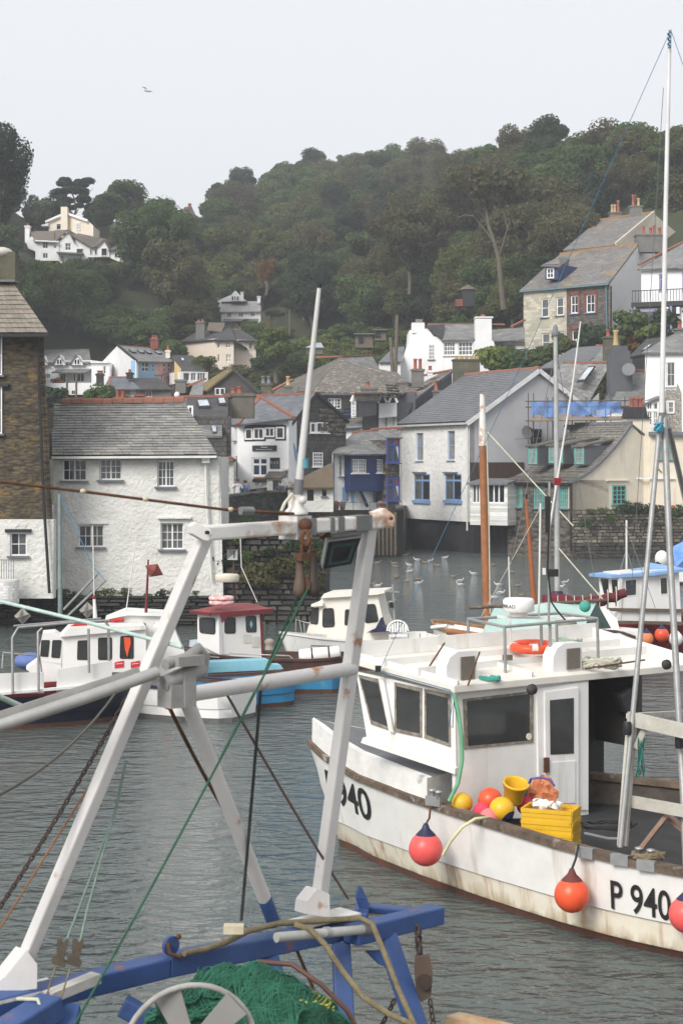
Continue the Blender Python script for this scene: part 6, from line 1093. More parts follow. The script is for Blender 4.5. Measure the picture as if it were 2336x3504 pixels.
def hull(par, fr, st, n, top, low, boot, zk=.38, zboot=.09, rail=None, deckz=None, deckm=None, rw=.12, rh=.1, transom=True, step=.03, bulm=None):
    """st: (u, half beam at the gunwale, gunwale height, half beam at the waterline), bow first"""
    us = [st[0][0] + (st[-1][0] - st[0][0]) * (i / n) ** 1.25 for i in range(n + 1)]; u00, zb0 = st[0][0], st[0][2]
    def fr_(u, v, z):            # below the rail the stem rakes aft
        su = u00 * min(1, max(0, z / zb0)) if u00 < 0 else u00
        return fr(max(u, su), v if u >= su else 0, z)
    T, L, B = MB(), MB(), MB(); rows = {-1: [], 1: []}
    for u in us:
        bg, zg, bw = lerp_st(st, u); bk = bw + (bg - bw) * (zk / zg) ** .8
        for s in (-1, 1): rows[s].append([fr_(u, s * bg, zg), fr_(u, s * (bw + (bg - bw) * ((zk + zg) / 2 / zg) ** .9), (zk + zg) / 2), fr_(u, s * bk, zk), fr_(u, s * max(bk - step, 0), zk - .015), fr_(u, s * bw, zboot), fr_(u, s * bw * .99, zboot), fr_(u, s * bw * .93, -.25), fr_(u, s * bw * .5, -.6)])
    for s in (-1, 1):
        r = rows[s]
        for i in range(n):
            for (mb, ks) in ((T, (0, 1)), (L, (2, 3)), (B, (4, 5, 6))):
                for k in ks: mb.add([r[i][k], r[i + 1][k], r[i + 1][k + 1], r[i][k + 1]], [(0, 1, 2, 3) if s < 0 else (3, 2, 1, 0)], False)
    a, b = rows[-1][-1], rows[1][-1]
    if transom:
        T.poly([a[0], b[0], b[2], a[2]]); L.poly([a[2], b[2], b[4], a[4]]); B.poly([a[4], b[4], b[7], a[7]])
    for q, nm, m in ((T, 'topsides', top), (L, 'lower_hull', low), (B, 'boot_top', boot)):
        o = q.build(nm, m, par); bm = bmesh.new(); bm.from_mesh(o.data); bmesh.ops.remove_doubles(bm, verts=bm.verts[:], dist=1e-4)
        for fc in bm.faces: fc.smooth = True
        for e in bm.edges: e.smooth = len(e.link_faces) < 2 or e.calc_face_angle(0) < .45
        bm.to_mesh(o.data); bm.free()
    if deckz is not None:
        D = MB(); dk = lambda u: (lambda g, z, w: w + (g - w) * deckz / z - .05)(*lerp_st(st, u))
        k0 = next(i for i in range(n) if us[i] >= (u00 * deckz / zb0 + .3 if u00 < 0 else u00))
        for i in range(k0, n): D.poly([fr(us[i], -dk(us[i]), deckz), fr(us[i + 1], -dk(us[i + 1]), deckz), fr(us[i + 1], dk(us[i + 1]), deckz), fr(us[i], dk(us[i]), deckz)])
        D.build('deck', deckm or GREYDECK, par)
        for s in (-1, 1):
            I = MB()
            for i in range(k0, n):
                q = [rows[s][i][0], rows[s][i + 1][0]]; w = [fr(us[j], s * (lerp_st(st, us[j])[2] + (lerp_st(st, us[j])[0] - lerp_st(st, us[j])[2]) * (z / lerp_st(st, us[j])[1]) - .08), z) for j in (i, i + 1) for z in (lerp_st(st, us[j])[1], deckz)]
                I.add([w[0], w[2], w[3], w[1]], [(0, 1, 2, 3)])
            I.build('bulwark', bulm or top, par)
    if rail:
        for s in (-1, 1):
            R = MB(); p = []; m = len(us); 
            for u in us:
                bg, zg, bw = lerp_st(st, u); p.append([fr(u, s * (bg + .035), zg - rh * .45), fr(u, s * (bg + .035), zg + rh * .55), fr(u, s * max(bg - rw, 0), zg + rh * .55), fr(u, s * max(bg - rw, 0), zg - rh * .45)])
            for i in range(m - 1):
                for k in range(4): R.add([p[i][k], p[i + 1][k], p[i + 1][(k + 1) % 4], p[i][(k + 1) % 4]], [(0, 1, 2, 3)])
            R.poly(p[-1]); R.build('gunwale_rail', rail, par)
    return us
def pwin(par, pts, out, fm=RUBBER, gm=None, fw=.035, name='window'):
    """window as a quad of points in a wall; frame and pane stand a little proud along out"""
    pts = [V(p) for p in pts]; c = sum(pts, V((0, 0, 0))) / len(pts); out = V(out).normalized(); n = len(pts)
    outer = [p + out * .012 for p in pts]; inner = [p + (c - p).normalized() * fw * 1.4 + out * .012 for p in pts]
    b = MB()
    for i in range(n):
        j = (i + 1) % n; b.add([outer[i], outer[j], inner[j], inner[i], outer[i] - out * .03, outer[j] - out * .03], [(0, 1, 2, 3), (0, 4, 5, 1)]); b.add([inner[i], inner[j], inner[j] - out * .02, inner[i] - out * .02], [(0, 1, 2, 3)])
    w = b.build(name, fm, par); MB().poly([p - out * .006 for p in inner]).build('pane', gm or BOATGL, w); return w
def rounded(pts, k=.28, seg=3):
    pts = [V(p) for p in pts]; r = []
    for i, p in enumerate(pts):
        a, b = pts[i - 1], pts[(i + 1) % len(pts)]; s, e = p.lerp(a, k * .5), p.lerp(b, k * .5)
        for t in range(seg + 1): t /= seg; r.append(s.lerp(p, t).lerp(p.lerp(e, t), t))
    return r
def buoy(name, label, c, r, m=None, capm=None, group=None, cord=None, tilt=(0, 0, 1), cap=True):
    """inflatable round fender: ball body drawn up to a dark rope eye"""
    m = m or PINKB; t = thing(name, label, 'buoy', c, group); ax = V(tilt).normalized(); c = V(c)
    prof = [(max(1e-4, r * math.sin(math.pi * i / 14)), -r * math.cos(math.pi * i / 14)) for i in range(12)] + [(r * .42, r * 1.0), (r * .28, r * 1.12)]
    MB().lathe(c, prof, 22, ax).build('float', m, t)
    if cap: MB().lathe(c, [(r * .60, r * .825), (r * .43, r * 1.005), (r * .26, r * 1.17), (r * .17, r * 1.38), (r * .13, r * 1.48), (r * .001, r * 1.48)], 18, ax).build('rope_eye', capm or NAVYB, t)
    if cord: MB().tube([c + ax * (r * 1.45)] + [V(p) for p in cord], .014, 6).build('lanyard', RUST if capm is None else DARKROPE, t)
    return t

def hulltext(par, fr, st, body, u0, u1, zb, hgt, m, side=-1, bold=.0, tilt=0.):
    """lettering laid on the curved hull side between stations u0 and u1"""
    o = text(par, body, (0, 0, 0), 1, m, (1, 0, 0), up=(0, 1, 0), ext=.0, bold=bold, align='LEFT'); me = o.data; bm = bmesh.new(); bm.from_mesh(me); bmesh.ops.triangulate(bm, faces=bm.faces[:]); bmesh.ops.subdivide_edges(bm, edges=bm.edges[:], cuts=2, use_grid_fill=True); bm.to_mesh(me); co = np.array([v.co[:] for v in me.vertices]); mn, mxx = co.min(0), co.max(0)
    for v in me.vertices:
        u = u0 + (v.co.x - mn[0]) / (mxx[0] - mn[0]) * (u1 - u0); z = zb + (v.co.y - mn[1]) / (mxx[1] - mn[1]) * hgt + tilt * (u - u0); bg, zg, bw = lerp_st(st, u); zm = (.4 + zg) / 2
        b0, b1 = bw + (bg - bw) * (.4 / zg) ** .8, bw + (bg - bw) * (zm / zg) ** .9; bb = float(np.interp(z, [.4, zm, zg], [b0, b1, bg])); v.co = fr(u, side * (bb + .014), z)
    return o
# ------------------------------------------------------------------ the white fishing boat P940
fr = Fr((-.01, 25.3), (.8, -.6)); OT = V((-fr.v.x, -fr.v.y, 0))
B = thing('fishing_boat', 'white fishing boat numbered P940 with wheelhouse and worn wooden rail', 'fishing boat', fr(3, 0, 0))
ST = [(-.57, .03, 1.44, .0), (-.2, .26, 1.36, .0), (.0, .38, 1.32, .02), (.42, .62, 1.27, .22), (1.0, .95, 1.22, .60), (2.2, 1.42, 1.15, 1.15), (3.57, 1.88, 1.09, 1.70), (4.77, 2.23, 1.035, 2.10), (5.7, 2.43, 1.01, 2.33), (6.54, 2.53, 1.0, 2.42), (9, 2.52, 1.03, 2.42), (10.6, 2.35, 1.1, 2.2)]
hull(B, fr, ST, 34, BOATW, CREAMHULL, BOOT, .40, .10, RAILW, .74, mat('dark wet deck', (.034, .033, .032), (.016, .016, .016), 3, .7, .3, 30), .14, .085, bulm=mat('dirty brown bulwark', (.085, .07, .055), (.05, .042, .035), 4, .9, .4, 14))
b = MB(); us = [-.5, -.2, .1, .5, 1.0, 1.6, 2.1, 2.5]           # whaleback foredeck
o_, i_ = [], []
for u in us:
    bg, zg, _ = lerp_st(ST, u); zt = zg + .36 - .02 * u; o_.append((u, max(bg - .04, .02), zg + .04, zt)); 
for (u0, g0, l0, t0), (u1, g1, l1, t1) in zip(o_[:-1], o_[1:]):
    for s in (-1, 1):
        b.add([fr(u0, s * g0, l0), fr(u1, s * g1, l1), fr(u1, s * (g1 - .02), t1), fr(u0, s * (g0 - .02), t0)], [(0, 1, 2, 3)]); b.add([fr(u0, s * (g0 - .02), t0), fr(u1, s * (g1 - .02), t1), fr(u1, s * max(g1 - .12, 0), t1 + .015), fr(u0, s * max(g0 - .12, 0), t0 + .015)], [(0, 1, 2, 3)])
u0, g0, l0, t0 = o_[-1]; b.poly([fr(u0, -g0, .74), fr(u0, g0, .74), fr(u0, g0, t0 + .01), fr(u0, -g0, t0 + .01)]); u0, g0, l0, t0 = o_[0]; b.poly([fr(u0, -g0, l0), fr(u0, g0, l0), fr(u0, g0, t0), fr(u0, -g0, t0)])
b.build('whaleback', mat('scuffed white foredeck', (.72, .71, .68), (.60, .59, .56), 3, .6, .3, 12, stain=((.22, .20, .17), 3.2, .62, .75)), B, bevel=0); b = MB()
for (u0, g0, l0, t0), (u1, g1, l1, t1) in zip(o_[:-1], o_[1:]): b.poly([fr(u0, -max(g0 - .12, 0), t0 + .012), fr(u1, -max(g1 - .12, 0), t1 + .012), fr(u1, g1 - .12, t1 + .012), fr(u0, max(g0 - .12, 0), t0 + .012)])
b.build('foredeck', GREYDECK, B)
FP = Fac(1218, 23.35, 1556, 22.6); FA = Fac(1556, 22.6, 2345, 24.9)            # port side and after face of the wheelhouse
np_, na_ = V((FP.n.x, FP.n.y, 0)), V((FA.n.x, FA.n.y, 0))
b = MB(); b.prism([FP.p(1218, 2300), FP.p(1556, 2370), FP.p(1560, 2650), FP.p(1257, 2540)], -np_ * .06); b.build('wheelhouse_side', BOATW2, B)
b = MB(); b.prism([FP.p(1247, 2522, .05), FP.p(1562, 2628, .05), FP.p(1562, 2648, .05), FP.p(1240, 2540, .05)], -np_ * .1); b.build('base_trim', BOATW, B)
for q in ([(1226, 2308), (1297, 2323), (1334, 2500), (1270, 2478)], [(1350, 2334), (1444, 2355), (1444, 2524), (1350, 2504)], [(1452, 2357), (1540, 2376), (1542, 2556), (1452, 2526)]): pwin(B, [FP.p(x, y) for x, y in q], np_, fw=.04)
MB().prism([FP.p(1300, 2320, .0), FP.p(1318, 2324, .0), FP.p(1352, 2506, .0), FP.p(1336, 2500, .0)], np_ * .05).build('pillar', BOATW2, B)
wallA = MB(); wallA.prism([FA.p(1556, 2370), FA.p(2012, 2318), FA.p(2012, 2800), FA.p(1556, 2800)], -na_ * .06); wallA.build('wheelhouse_back', BOATW, B)
pwin(B, [FA.p(1582, 2392), FA.p(1822, 2364), FA.p(1822, 2541), FA.p(1586, 2564)], na_, fw=.05)
MB().lathe(FA.p(1806, 2520, .01), [(.045, 0), (.045, .01)], 14, na_).build('sticker', CREAMWALL, B)
d = MB().prism([FA.p(1832, 2354, .0), FA.p(2006, 2330, .0), FA.p(2006, 2770, .0), FA.p(1838, 2770, .0)], na_ * .03).build('door_frame', BOATW2, B)
dd = MB().prism([FA.p(1852, 2366, .03), FA.p(1968, 2350, .03), FA.p(1968, 2755, .03), FA.p(1856, 2757, .03)], na_ * .035).build('door', BOATW2, B, bevel=.006)
MB().poly([FA.p(1868, 2394, .071), FA.p(1950, 2386, .071), FA.p(1950, 2576, .071), FA.p(1870, 2580, .071)]).build('pane', BOATGL, dd)
MB().prism([FA.p(1866, 2606, .066), FA.p(1954, 2600, .066), FA.p(1954, 2745, .066), FA.p(1868, 2748, .066)], na_ * .012).build('lower_panel', BOATW2, dd, bevel=.004)
MB().prism([FA.p(1846, 2590, .07), FA.p(1862, 2589, .07), FA.p(1862, 2640, .07), FA.p(1846, 2641, .07)], na_ * .03).build('rusty_latch', RUST, dd)
# dark shelter beside the door
b = MB(); sh = -na_ * .9
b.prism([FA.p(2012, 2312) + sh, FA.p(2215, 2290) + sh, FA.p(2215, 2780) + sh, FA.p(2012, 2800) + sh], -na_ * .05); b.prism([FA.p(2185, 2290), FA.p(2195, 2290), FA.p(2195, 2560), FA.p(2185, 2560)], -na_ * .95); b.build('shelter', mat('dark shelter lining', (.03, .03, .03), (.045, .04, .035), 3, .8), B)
MB().box(FA.p(2170, 2400, -.2), (.26, .3, .34), (V((.8, .35, .45)).normalized(), V((-.4, .9, 0)).normalized(), V((-.4, -.2, .9)).normalized())).build('covered_hauler', mat('black tarpaulin', (.02, .02, .02), (.035, .035, .035), 5, .6, .4, 12), B, bevel=.06)
# canopy roof
A_, B_, C_, D_ = P(1553, 2346, 22.42), P(2352, 2272, 24.95), P(1213, 2250, 23.38), P(2030, 2176, 25.75)
b = MB(); b.prism([A_, B_, D_, C_], (0, 0, -.10)); RF = b.build('canopy_roof', mat('weathered white roof', (.74, .71, .65), (.66, .62, .55), 2.5, .6, .1, 16, stain=((.45, .37, .27), 3, .62, .78)), B, bevel=.012)
def onroof(s, t, z=0): return A_.lerp(B_, s).lerp(C_.lerp(D_, s), t) + V((0, 0, z))
for (s0, t0, s1, t1, hh) in ((0, .98, 1, .98, .2), (.985, 0, .985, 1, .14), (.015, 0, .015, 1, .06), (.0, .36, .98, .40, .10), (.0, .70, .98, .68, .09), (.32, .02, .32, .98, .08)): MB().bar(onroof(s0, t0, hh / 2), onroof(s1, t1, hh / 2), .035, hh).build('coaming', BOATW, RF)
for x0, x1, y0, y1, Y in ((1526, 1630, 2226, 2345, 22.55), (1890, 1990, 2198, 2310, 23.6)):
    g = Fac(x0, Y, x1, Y + (x1 - x0) * .0029); n3 = V((g.n.x, g.n.y, 0)); xm = x0 + (x1 - x0) * .38
    v_ = MB().prism([g.p(x0, y1), g.p(x0 + 2, y0 + 50), g.p(x0 + 14, y0 + 22), g.p(xm, y0 + 4), g.p(x1, y0), g.p(x1, y1 - 8)], -n3 * .22).build('roof_vent', BOATW2, RF); MB().prism([g.p(xm + 8, y0 + 22, .01), g.p(x1 - 10, y0 + 18, .01), g.p(x1 - 10, y1 - 24, .01), g.p(xm + 8, y1 - 18, .01)], n3 * .015).build('grille', mat('brown grille', (.17, .145, .115), None, 30, .8), v_)
for x, y, Y in ((1815, 2360, 22.95), (2275, 2275, 24.5)): MB().lathe(P(x, y, Y), [(.001, 0), (.07, .0), (.07, .05), (.001, .06)], 16, V((.45, -.8, .25))).build('deck_lamp', mat('dull black rubber', (.03, .028, .025), (.05, .045, .04), 6, .7), RF)
MB().box(P(1293, 2288, 23.0), (.075, .08, .075)).build('navigation_light', BLACKPAINT, RF)
# pipe frame, radar, poles on the roof
pf = thing('roof_pipe_frame', 'galvanised pipe frame with white radar dome standing on the fishing boat roof', 'pipe frame', P(1850, 2280, 23.9))
c = [P(1600, 2118, 24.6), P(1725, 2145, 23.3), P(2042, 2117, 24.3), P(1910, 2098, 25.5)]
for a, d_ in ((0, 1), (1, 2), (2, 3), (3, 0)): MB().tube([c[a], c[d_]], .021, 8).build('top_rail', GALV, pf)
for (x0, y0, x1, y1, Y) in ((1725, 2145, 1728, 2302, 23.3), (1880, 2132, 1882, 2288, 23.8), (2042, 2117, 2045, 2252, 24.3), (1902, 2122, 1905, 2210, 24.8), (1600, 2118, 1602, 2235, 24.6), (1850, 2140, 1852, 2235, 24.2)): MB().tube([P(x0, y0, Y), P(x1, y1, Y)], .021, 8).build('post', GALV, pf)
MB().bar(P(1700, 2110, 24.2), P(2000, 2118, 24.2), .12, .03).build('radar_platform', BOATW, pf)
R = MB().lathe(P(1773, 2094, 24.0), [(.19, 0), (.215, .02), (.215, .16), (.19, .19), (.001, .2)], 28).build('radar_dome', BOATW2, pf); MB().lathe(P(1773, 2108, 24.0), [(.12, 0), (.12, .08)], 16).build('radar_foot', BOATW, pf)
GREYT = mat('grey print', (.12, .12, .125)); Rc = P(1773, 2094, 24.0)
for k, chh in enumerate('SIMRAD'):
    th = math.radians(-90 - 92 + k * 13.5); n3 = V((math.cos(th), math.sin(th), 0)); text(R, chh, Rc + n3 * .218 + V((0, 0, .085)), .07, GREYT, V((-n3.y, n3.x, 0)))
MB().tube([P(1879, 1650, 24.0), P(1876, 2140, 24.0)], .018, 8).build('signal_pole', GALV, pf); MB().box(P(1905, 1648, 24.0), (.09, .1, .1)).build('red_lamp', mat('red lens', (.25, .01, .015), None, 3, .2), pf); MB().box(P(1893, 1960, 23.97), (.12, .1, .1)).build('camera_box', BLACKPAINT, pf); MB().box(P(1860, 1955, 23.97), (.04, .05, .09)).build('junction_box', PIPEWHITE, pf)
MB().tube([P(1880, 1700, 23.97), P(1872, 1950, 23.95), P(1885, 2060, 23.95), P(1905, 2090, 23.95), P(1935, 2125, 23.95)], .012, 6).build('cable', BLACKPAINT, pf)
MB().box(P(1870, 1760, 23.98), (.05, .06, .5)).build('black_wrapping', BLACKPAINT, pf); MB().tube([P(1848, 1722, 24.2), P(1842, 2115, 24.2)], .014, 8).build('white_aerial', PIPEWHITE, pf); MB().tube([P(1739, 1905, 24.4), P(1748, 2235, 24.4)], .009, 6).build('thin_aerial', PIPEWHITE, pf)
r_ = thing('life_ring', 'orange red life ring with white bands lying on the canopy roof', 'life ring', P(1822, 2225, 24.2)); c0 = P(1822, 2213, 24.2); ang = [math.radians(k * 15) for k in range(24)]
MB().tube([c0 + V((.27 * math.cos(a), .27 * math.sin(a) * .9, .02 * math.sin(a))) for a in ang], .062, 10, closed=True).build('ring', ORANGE, r_)
for k in (0, 90, 180, 270): MB().tube([c0 + V((.27 * math.cos(math.radians(k + d_)), .27 * .9 * math.sin(math.radians(k + d_)), 0.0)) for d_ in (-8, 0, 8)], .065, 10).build('band', PIPEWHITE, r_)
def coil(name, label, c, r, n, m, k=7, h=.1, cat='rope'):
    pts = [V(c) + V(((r + random.uniform(-.15, .15) * r) * math.cos(a), (r * .6) * math.sin(a), h * random.random())) for a in np.arange(0, n * 6.28, 6.28 / 14)]
    return tag(MB().tube(pts, .018, 5).build(name, m), label, cat)
coil('rope_coil', 'heap of pale grey rope coiled on the canopy roof', P(2055, 2285, 23.95), .25, 9, PALEROPE, h=.14); coil('rope_coil', 'small bundle of green twine on the canopy roof edge', P(1675, 2330, 22.85), .12, 6, mat('turquoise twine', (.06, .35, .28), (.05, .26, .2), 9), h=.06); coil('rope_coil', 'pale green rope heap at the far edge of the canopy roof', P(1930, 2205, 25.2), .22, 6, mat('pale green rope', (.33, .42, .34)), h=.08)
tag(MB().tube([P(2000, 2288, 23.7), P(2205, 2258, 23.9)], .012, 6).build('boat_pole', RUST), 'thin rusty rod lying across the pale rope coil', 'rod')
tag(MB().box(P(1735, 2250, 23.5), (.13, .08, .07)).build('wood_block', TIMBER), 'small brown wooden block standing on the canopy roof', 'block')
# fittings on hull and deck
for px, py, Y in ((1483, 2745, 22.35), (2000, 2922, 20.2), (2120, 2946, 19.85), (2210, 2965, 19.6)): MB().box(P(px, py - 4, Y), (.22, .06, .12), (V((fr.u.x, fr.u.y, 0)), V((fr.v.x, fr.v.y, 0)), V((0, 0, 1)))).build('rail_plate', STEEL, B)
for px, py, Y in ((1478, 2722, 22.4), (1500, 2728, 22.3), (2185, 2925, 19.8), (2225, 2932, 19.7)): MB().lathe(P(px, py + 14, Y), [(.035, 0), (.03, .1), (.05, .11), (.05, .13), (.001, .14)], 10).build('bollard', STEEL, B)
u3 = V((fr.u.x, fr.u.y, 0)); tdir = (fr(6.54, -2.5, 1) - fr(4.9, -2.2, 1.0)); 
hulltext(B, fr, ST, 'P 940', 5.64, 6.44, .43, .34, BLACKPAINT, bold=.012)
hulltext(B, fr, ST, 'P940', -.06, 1.22, .70, .45, BLACKPAINT, bold=.012, tilt=-.05)
hz_ = [P(1552, 2372, 22.4), P(1566, 2430, 22.35), P(1578, 2520, 22.3), P(1580, 2600, 22.25), P(1566, 2680, 22.2), P(1535, 2742, 22.15)]
tag(MB().tube(hz_, .026, 10).build('green_hose', mat('green hose', (.14, .36, .20), (.10, .28, .16), 6, .5)), 'pale green hose hanging from the canopy corner to the rail', 'hose')
tag(MB().tube([P(1515, 2925, 21.6), P(1540, 2880, 21.5), P(1580, 2830, 21.45), P(1625, 2802, 21.5), P(1665, 2798, 21.7), P(1705, 2806, 22.3)], .02, 10).build('cream_hose', mat('cream hose', (.66, .62, .36), None, 6, .5)), 'cream hose looping from the deck over the side beside the pink buoy', 'hose')
tag(MB().tube([P(1305, 2297, 22.95), P(1540, 2362, 22.42), P(1545, 2420, 22.4), P(1535, 2480, 22.4), P(1548, 2490, 22.4), P(1552, 2400, 22.4), P(1575, 2520, 22.35)], .007, 5).build('blue_line', BLUEROPE), 'thin blue cord tied along the canopy edge and hanging at its corner', 'cord')
hang = 'round buoys hanging along the side of the white fishing boat'
buoy('side_buoy', 'pink round buoy with navy cap hanging beside the cream hose', P(1456, 2905, 22.0), .215, PINKB, cord=[P(1468, 2800, 22.05), P(1472, 2760, 22.1)], group=hang)
buoy('side_buoy', 'orange red round buoy with dull cap hanging beneath the yellow crates', P(1955, 3062, 20.1), .203, ORANGE, mat('dull red cap', (.14, .035, .03)), cord=[P(1968, 2940, 20.1), P(1978, 2890, 20.2)], group=hang)
buoy('side_buoy', 'pink buoy with navy cap hanging just aft of the number P940', P(2350, 3130, 19.2), .205, PINKB, cord=[P(2352, 3020, 19.2), P(2354, 2990, 19.2)], group=hang)
# things on deck
deckY = lambda px: 22.2 - (px - 1550) * .0024
heap = 'buoys heaped on the deck by the wheelhouse'
for nm, lb, px, py, Y, r, m, cp in (('deck_buoy', 'yellow ball buoy lying alone at the end of the heap near the green hose', 1580, 2748, 22.3, .135, YELLOWB, False), ('deck_buoy', 'orange red ball buoy leaning behind the yellow ball buoys', 1676, 2738, 22.5, .16, ORANGE, False), ('deck_buoy', 'yellow ball buoy with navy end in the middle of the heap', 1716, 2770, 22.0, .16, YELLOWB, True), ('deck_buoy', 'deep pink buoy half hidden low in the heap', 1650, 2778, 22.2, .125, mat('deep pink', (.75, .06, .11)), False), ('deck_buoy', 'pale pink buoy at the rail below the yellow buoys', 1672, 2800, 21.95, .125, mat('pale pink', (.82, .22, .22)), False), ('deck_buoy', 'pink buoy between the yellow bucket and the orange oilskin', 1800, 2755, 22.4, .13, mat('deep pink', (.75, .06, .11)), False)):
    t = thing(nm, lb, 'buoy', P(px, py, Y), heap); MB().ball(P(px, py, Y), r, 20, 14).build('float', m, t)
    if cp: MB().lathe(P(px, py, Y), [(r * .62, r * .80), (r * .4, r * .96), (r * .2, r * 1.12), (.001, r * 1.13)], 16, V((.55, -.55, -.6))).build('end_cap', NAVYB, t)
    MB().lathe(P(px, py, Y), [(r * .99, -.006), (r * 1.012, 0), (r * .99, .006)], 20, V((.3, .5, .9))).build('seam', m, t)
k = thing('bucket', 'yellow plastic bucket tipped on top of the buoy heap', 'bucket', P(1748, 2740, 22.3)); ax = V((.12, -.35, .93)); MB().lathe(P(1754, 2742, 22.3), [(.001, 0), (.115, 0), (.12, .02), (.155, .24), (.17, .25), (.17, .28), (.155, .28), (.14, .26), (.11, .02)], 24, ax).build('shell', YELLOWB, k); MB().tube([P(1754, 2742, 22.3) + ax * .27 + V((.17 * math.cos(a), -.05, -.17 * math.sin(a) * .8)) for a in np.linspace(0, 3.14, 9)], .006, 5).build('handle', STEEL, k)
ob = MB(); c = P(1848, 2722, 22.45); rg = np.random.default_rng(3); vs = []; n_, m_ = 16, 12
for j in range(m_ + 1):
    for i in range(n_):
        th, ph = 2 * math.pi * i / n_, math.pi * j / m_; rr = .2 * (1 + .3 * math.sin(3 * th + j) * math.sin(2 * ph + i) + rg.uniform(-.14, .14)); vs.append(c + V((rr * math.sin(ph) * math.cos(th) * 1.05, rr * math.sin(ph) * math.sin(th) * .7, rr * math.cos(ph) * 1.05)))
ob.add(vs, [(j * n_ + i, j * n_ + (i + 1) % n_, (j + 1) * n_ + (i + 1) % n_, (j + 1) * n_ + i) for j in range(m_) for i in range(n_)], False)
t = thing('oilskin', 'crumpled orange oilskin with blue trim slung over the buoy heap', 'oilskin', c); ob.build('cloth', mat('faded orange oilskin', (.62, .22, .09), (.46, .15, .06), 9, .5), t)
for q in ([(1800, 2700), (1815, 2665), (1850, 2660), (1880, 2668), (1896, 2690)], [(1816, 2664), (1800, 2700), (1798, 2725)], [(1812, 2745), (1850, 2735), (1885, 2752)]): MB().tube([P(x, y, 22.22) for x, y in q], .016, 6).build('trim', mat('dull blue trim', (.10, .12, .32)), t)
cx_, cy_, cz_ = P(1884, 2812, 21.45); axs = (V((.93, -.37, 0)).normalized(), V((.37, .93, 0)).normalized(), V((0, 0, 1)))
for k_ in range(4):
    t = thing('fish_crate', ['lowest yellow plastic fish crate of the stack by the rail', 'second yellow plastic fish crate from the deck in the stack by the rail', 'third yellow plastic fish crate from the deck in the stack by the rail', 'topmost yellow fish crate of the stack holding white gloves'][k_], 'crate', V((cx_, cy_, .74 + k_ * .14)), 'yellow crates stacked on deck'); L_, W_, H_ = .62, .42, .15; c = V((cx_, cy_, .745 + k_ * .14)); b = MB()
    for s in (-1, 1):
        for zz, hh, th in ((.022, .05, .012), (.075, .05, .016), (.128, .046, .03)): b.box(c + axs[1] * (s * W_ / 2) + V((0, 0, zz)), (L_, th, hh), axs); b.box(c + axs[0] * (s * L_ / 2) + V((0, 0, zz)), (th, W_, hh), axs)
        for q in np.linspace(-.5, .5, 7): b.box(c + axs[1] * (s * (W_ / 2 - .003)) + axs[0] * (q * (L_ - .02)) + V((0, 0, .075)), (.02, .012, .13), axs)
        for q in np.linspace(-.5, .5, 5): b.box(c + axs[0] * (s * (L_ / 2 - .003)) + axs[1] * (q * (W_ - .02)) + V((0, 0, .075)), (.012, .02, .13), axs)
    b.build('frame', YELLOWB, t); MB().box(c + V((0, 0, .008)), (L_, W_, .012), axs).build('base', YELLOWB, t)
for i in range(9):
    p = V((cx_, cy_, .74 + .42 + .15)) + axs[0] * random.uniform(-.22, .16) + axs[1] * random.uniform(-.12, .12); b = MB(); b.tube([p, p + V((random.uniform(-.05, .05), random.uniform(-.05, .05), .05)), p + V((random.uniform(-.1, .1), random.uniform(-.08, .08), .03))], .05, 7, .028)
    tag(b.build('work_glove', mat('white rubber glove', (.72, .71, .66), (.6, .58, .52), 8, .6)), 'crumpled white rubber glove in the top yellow crate', 'glove', 'white gloves in the crate')
coil('rope_coil', 'brown mooring rope coiled round the rail posts near the number', P(2215, 2938, 19.75), .17, 5, TANROPE, h=.07); coil('rope_coil', 'tangle of dark hose on the after deck behind the crates', P(2080, 2830, 21.3), .3, 4, DARKROPE, h=.06)
tag(MB().tube([P(2190 + 14 * math.sin(k * 1.9), 2520 + (k % 2) * 120 + k * 2, 20.45 + .03 * math.cos(k)) for k in range(14)], .009, 5).build('twine_hank', mat('turquoise twine', (.06, .35, .28))), 'hank of turquoise twine hanging from the deck gantry', 'rope')
# deck gantry and tripod mast
g = thing('deck_gantry', 'pale grey steel deck gantry on the after deck of the fishing boat', 'gantry', P(2150, 2900, 20.6)); GPAINT = mat('dirty cream steel paint', (.50, .48, .42), (.38, .36, .31), 4, .6, .15, 20, stain=((.30, .15, .07), 4, .62, .74))
MB().bar(P(2128, 2895, 20.3), P(2160, 2470, 20.6), .11, .08).build('upright', GPAINT, g); MB().bar(P(2150, 2458, 20.6), P(2420, 2520, 19.8), .07, .16).build('upper_beam', GPAINT, g); MB().bar(P(2145, 2740, 20.5), P(2420, 2790, 19.7), .07, .13).build('lower_beam', GPAINT, g); MB().bar(P(2150, 2450, 20.7), P(2420, 2435, 23.0), .07, .06).build('side_beam', GPAINT, g); MB().bar(P(2170, 2560, 20.5), P(2210, 2480, 20.5), .06, .06).build('brace', GPAINT, g)
for a, c_ in (((2170, 2930), (2280, 2790)), ((2280, 2790), (2340, 2840)), ((2340, 2840), (2350, 2960))): MB().bar(P(*a, 20.4), P(*c_, 20.2), .09, .05).build('rusty_frame', mat('rusty cream steel', (.33, .24, .18), (.22, .12, .08), 4, .8, .3, 20), g)
MB().tube([P(2000, 2852, 20.9), P(2080, 2870, 20.6), P(2150, 2872, 20.5)], .02, 8).build('deck_pipe', LEAD, g)
t = thing('tripod_mast', 'tall white mast on grey tripod legs bound with blue rope', 'mast', P(2200, 2900, 20.2)); MB().tube([P(2290, 100, 21.5), P(2276, 700, 21.4), P(2262, 1440, 21.3)], .022, 10, .034).build('topmast', mat('white mast paint', (.66, .65, .64), (.56, .555, .55), 3, .45), t)
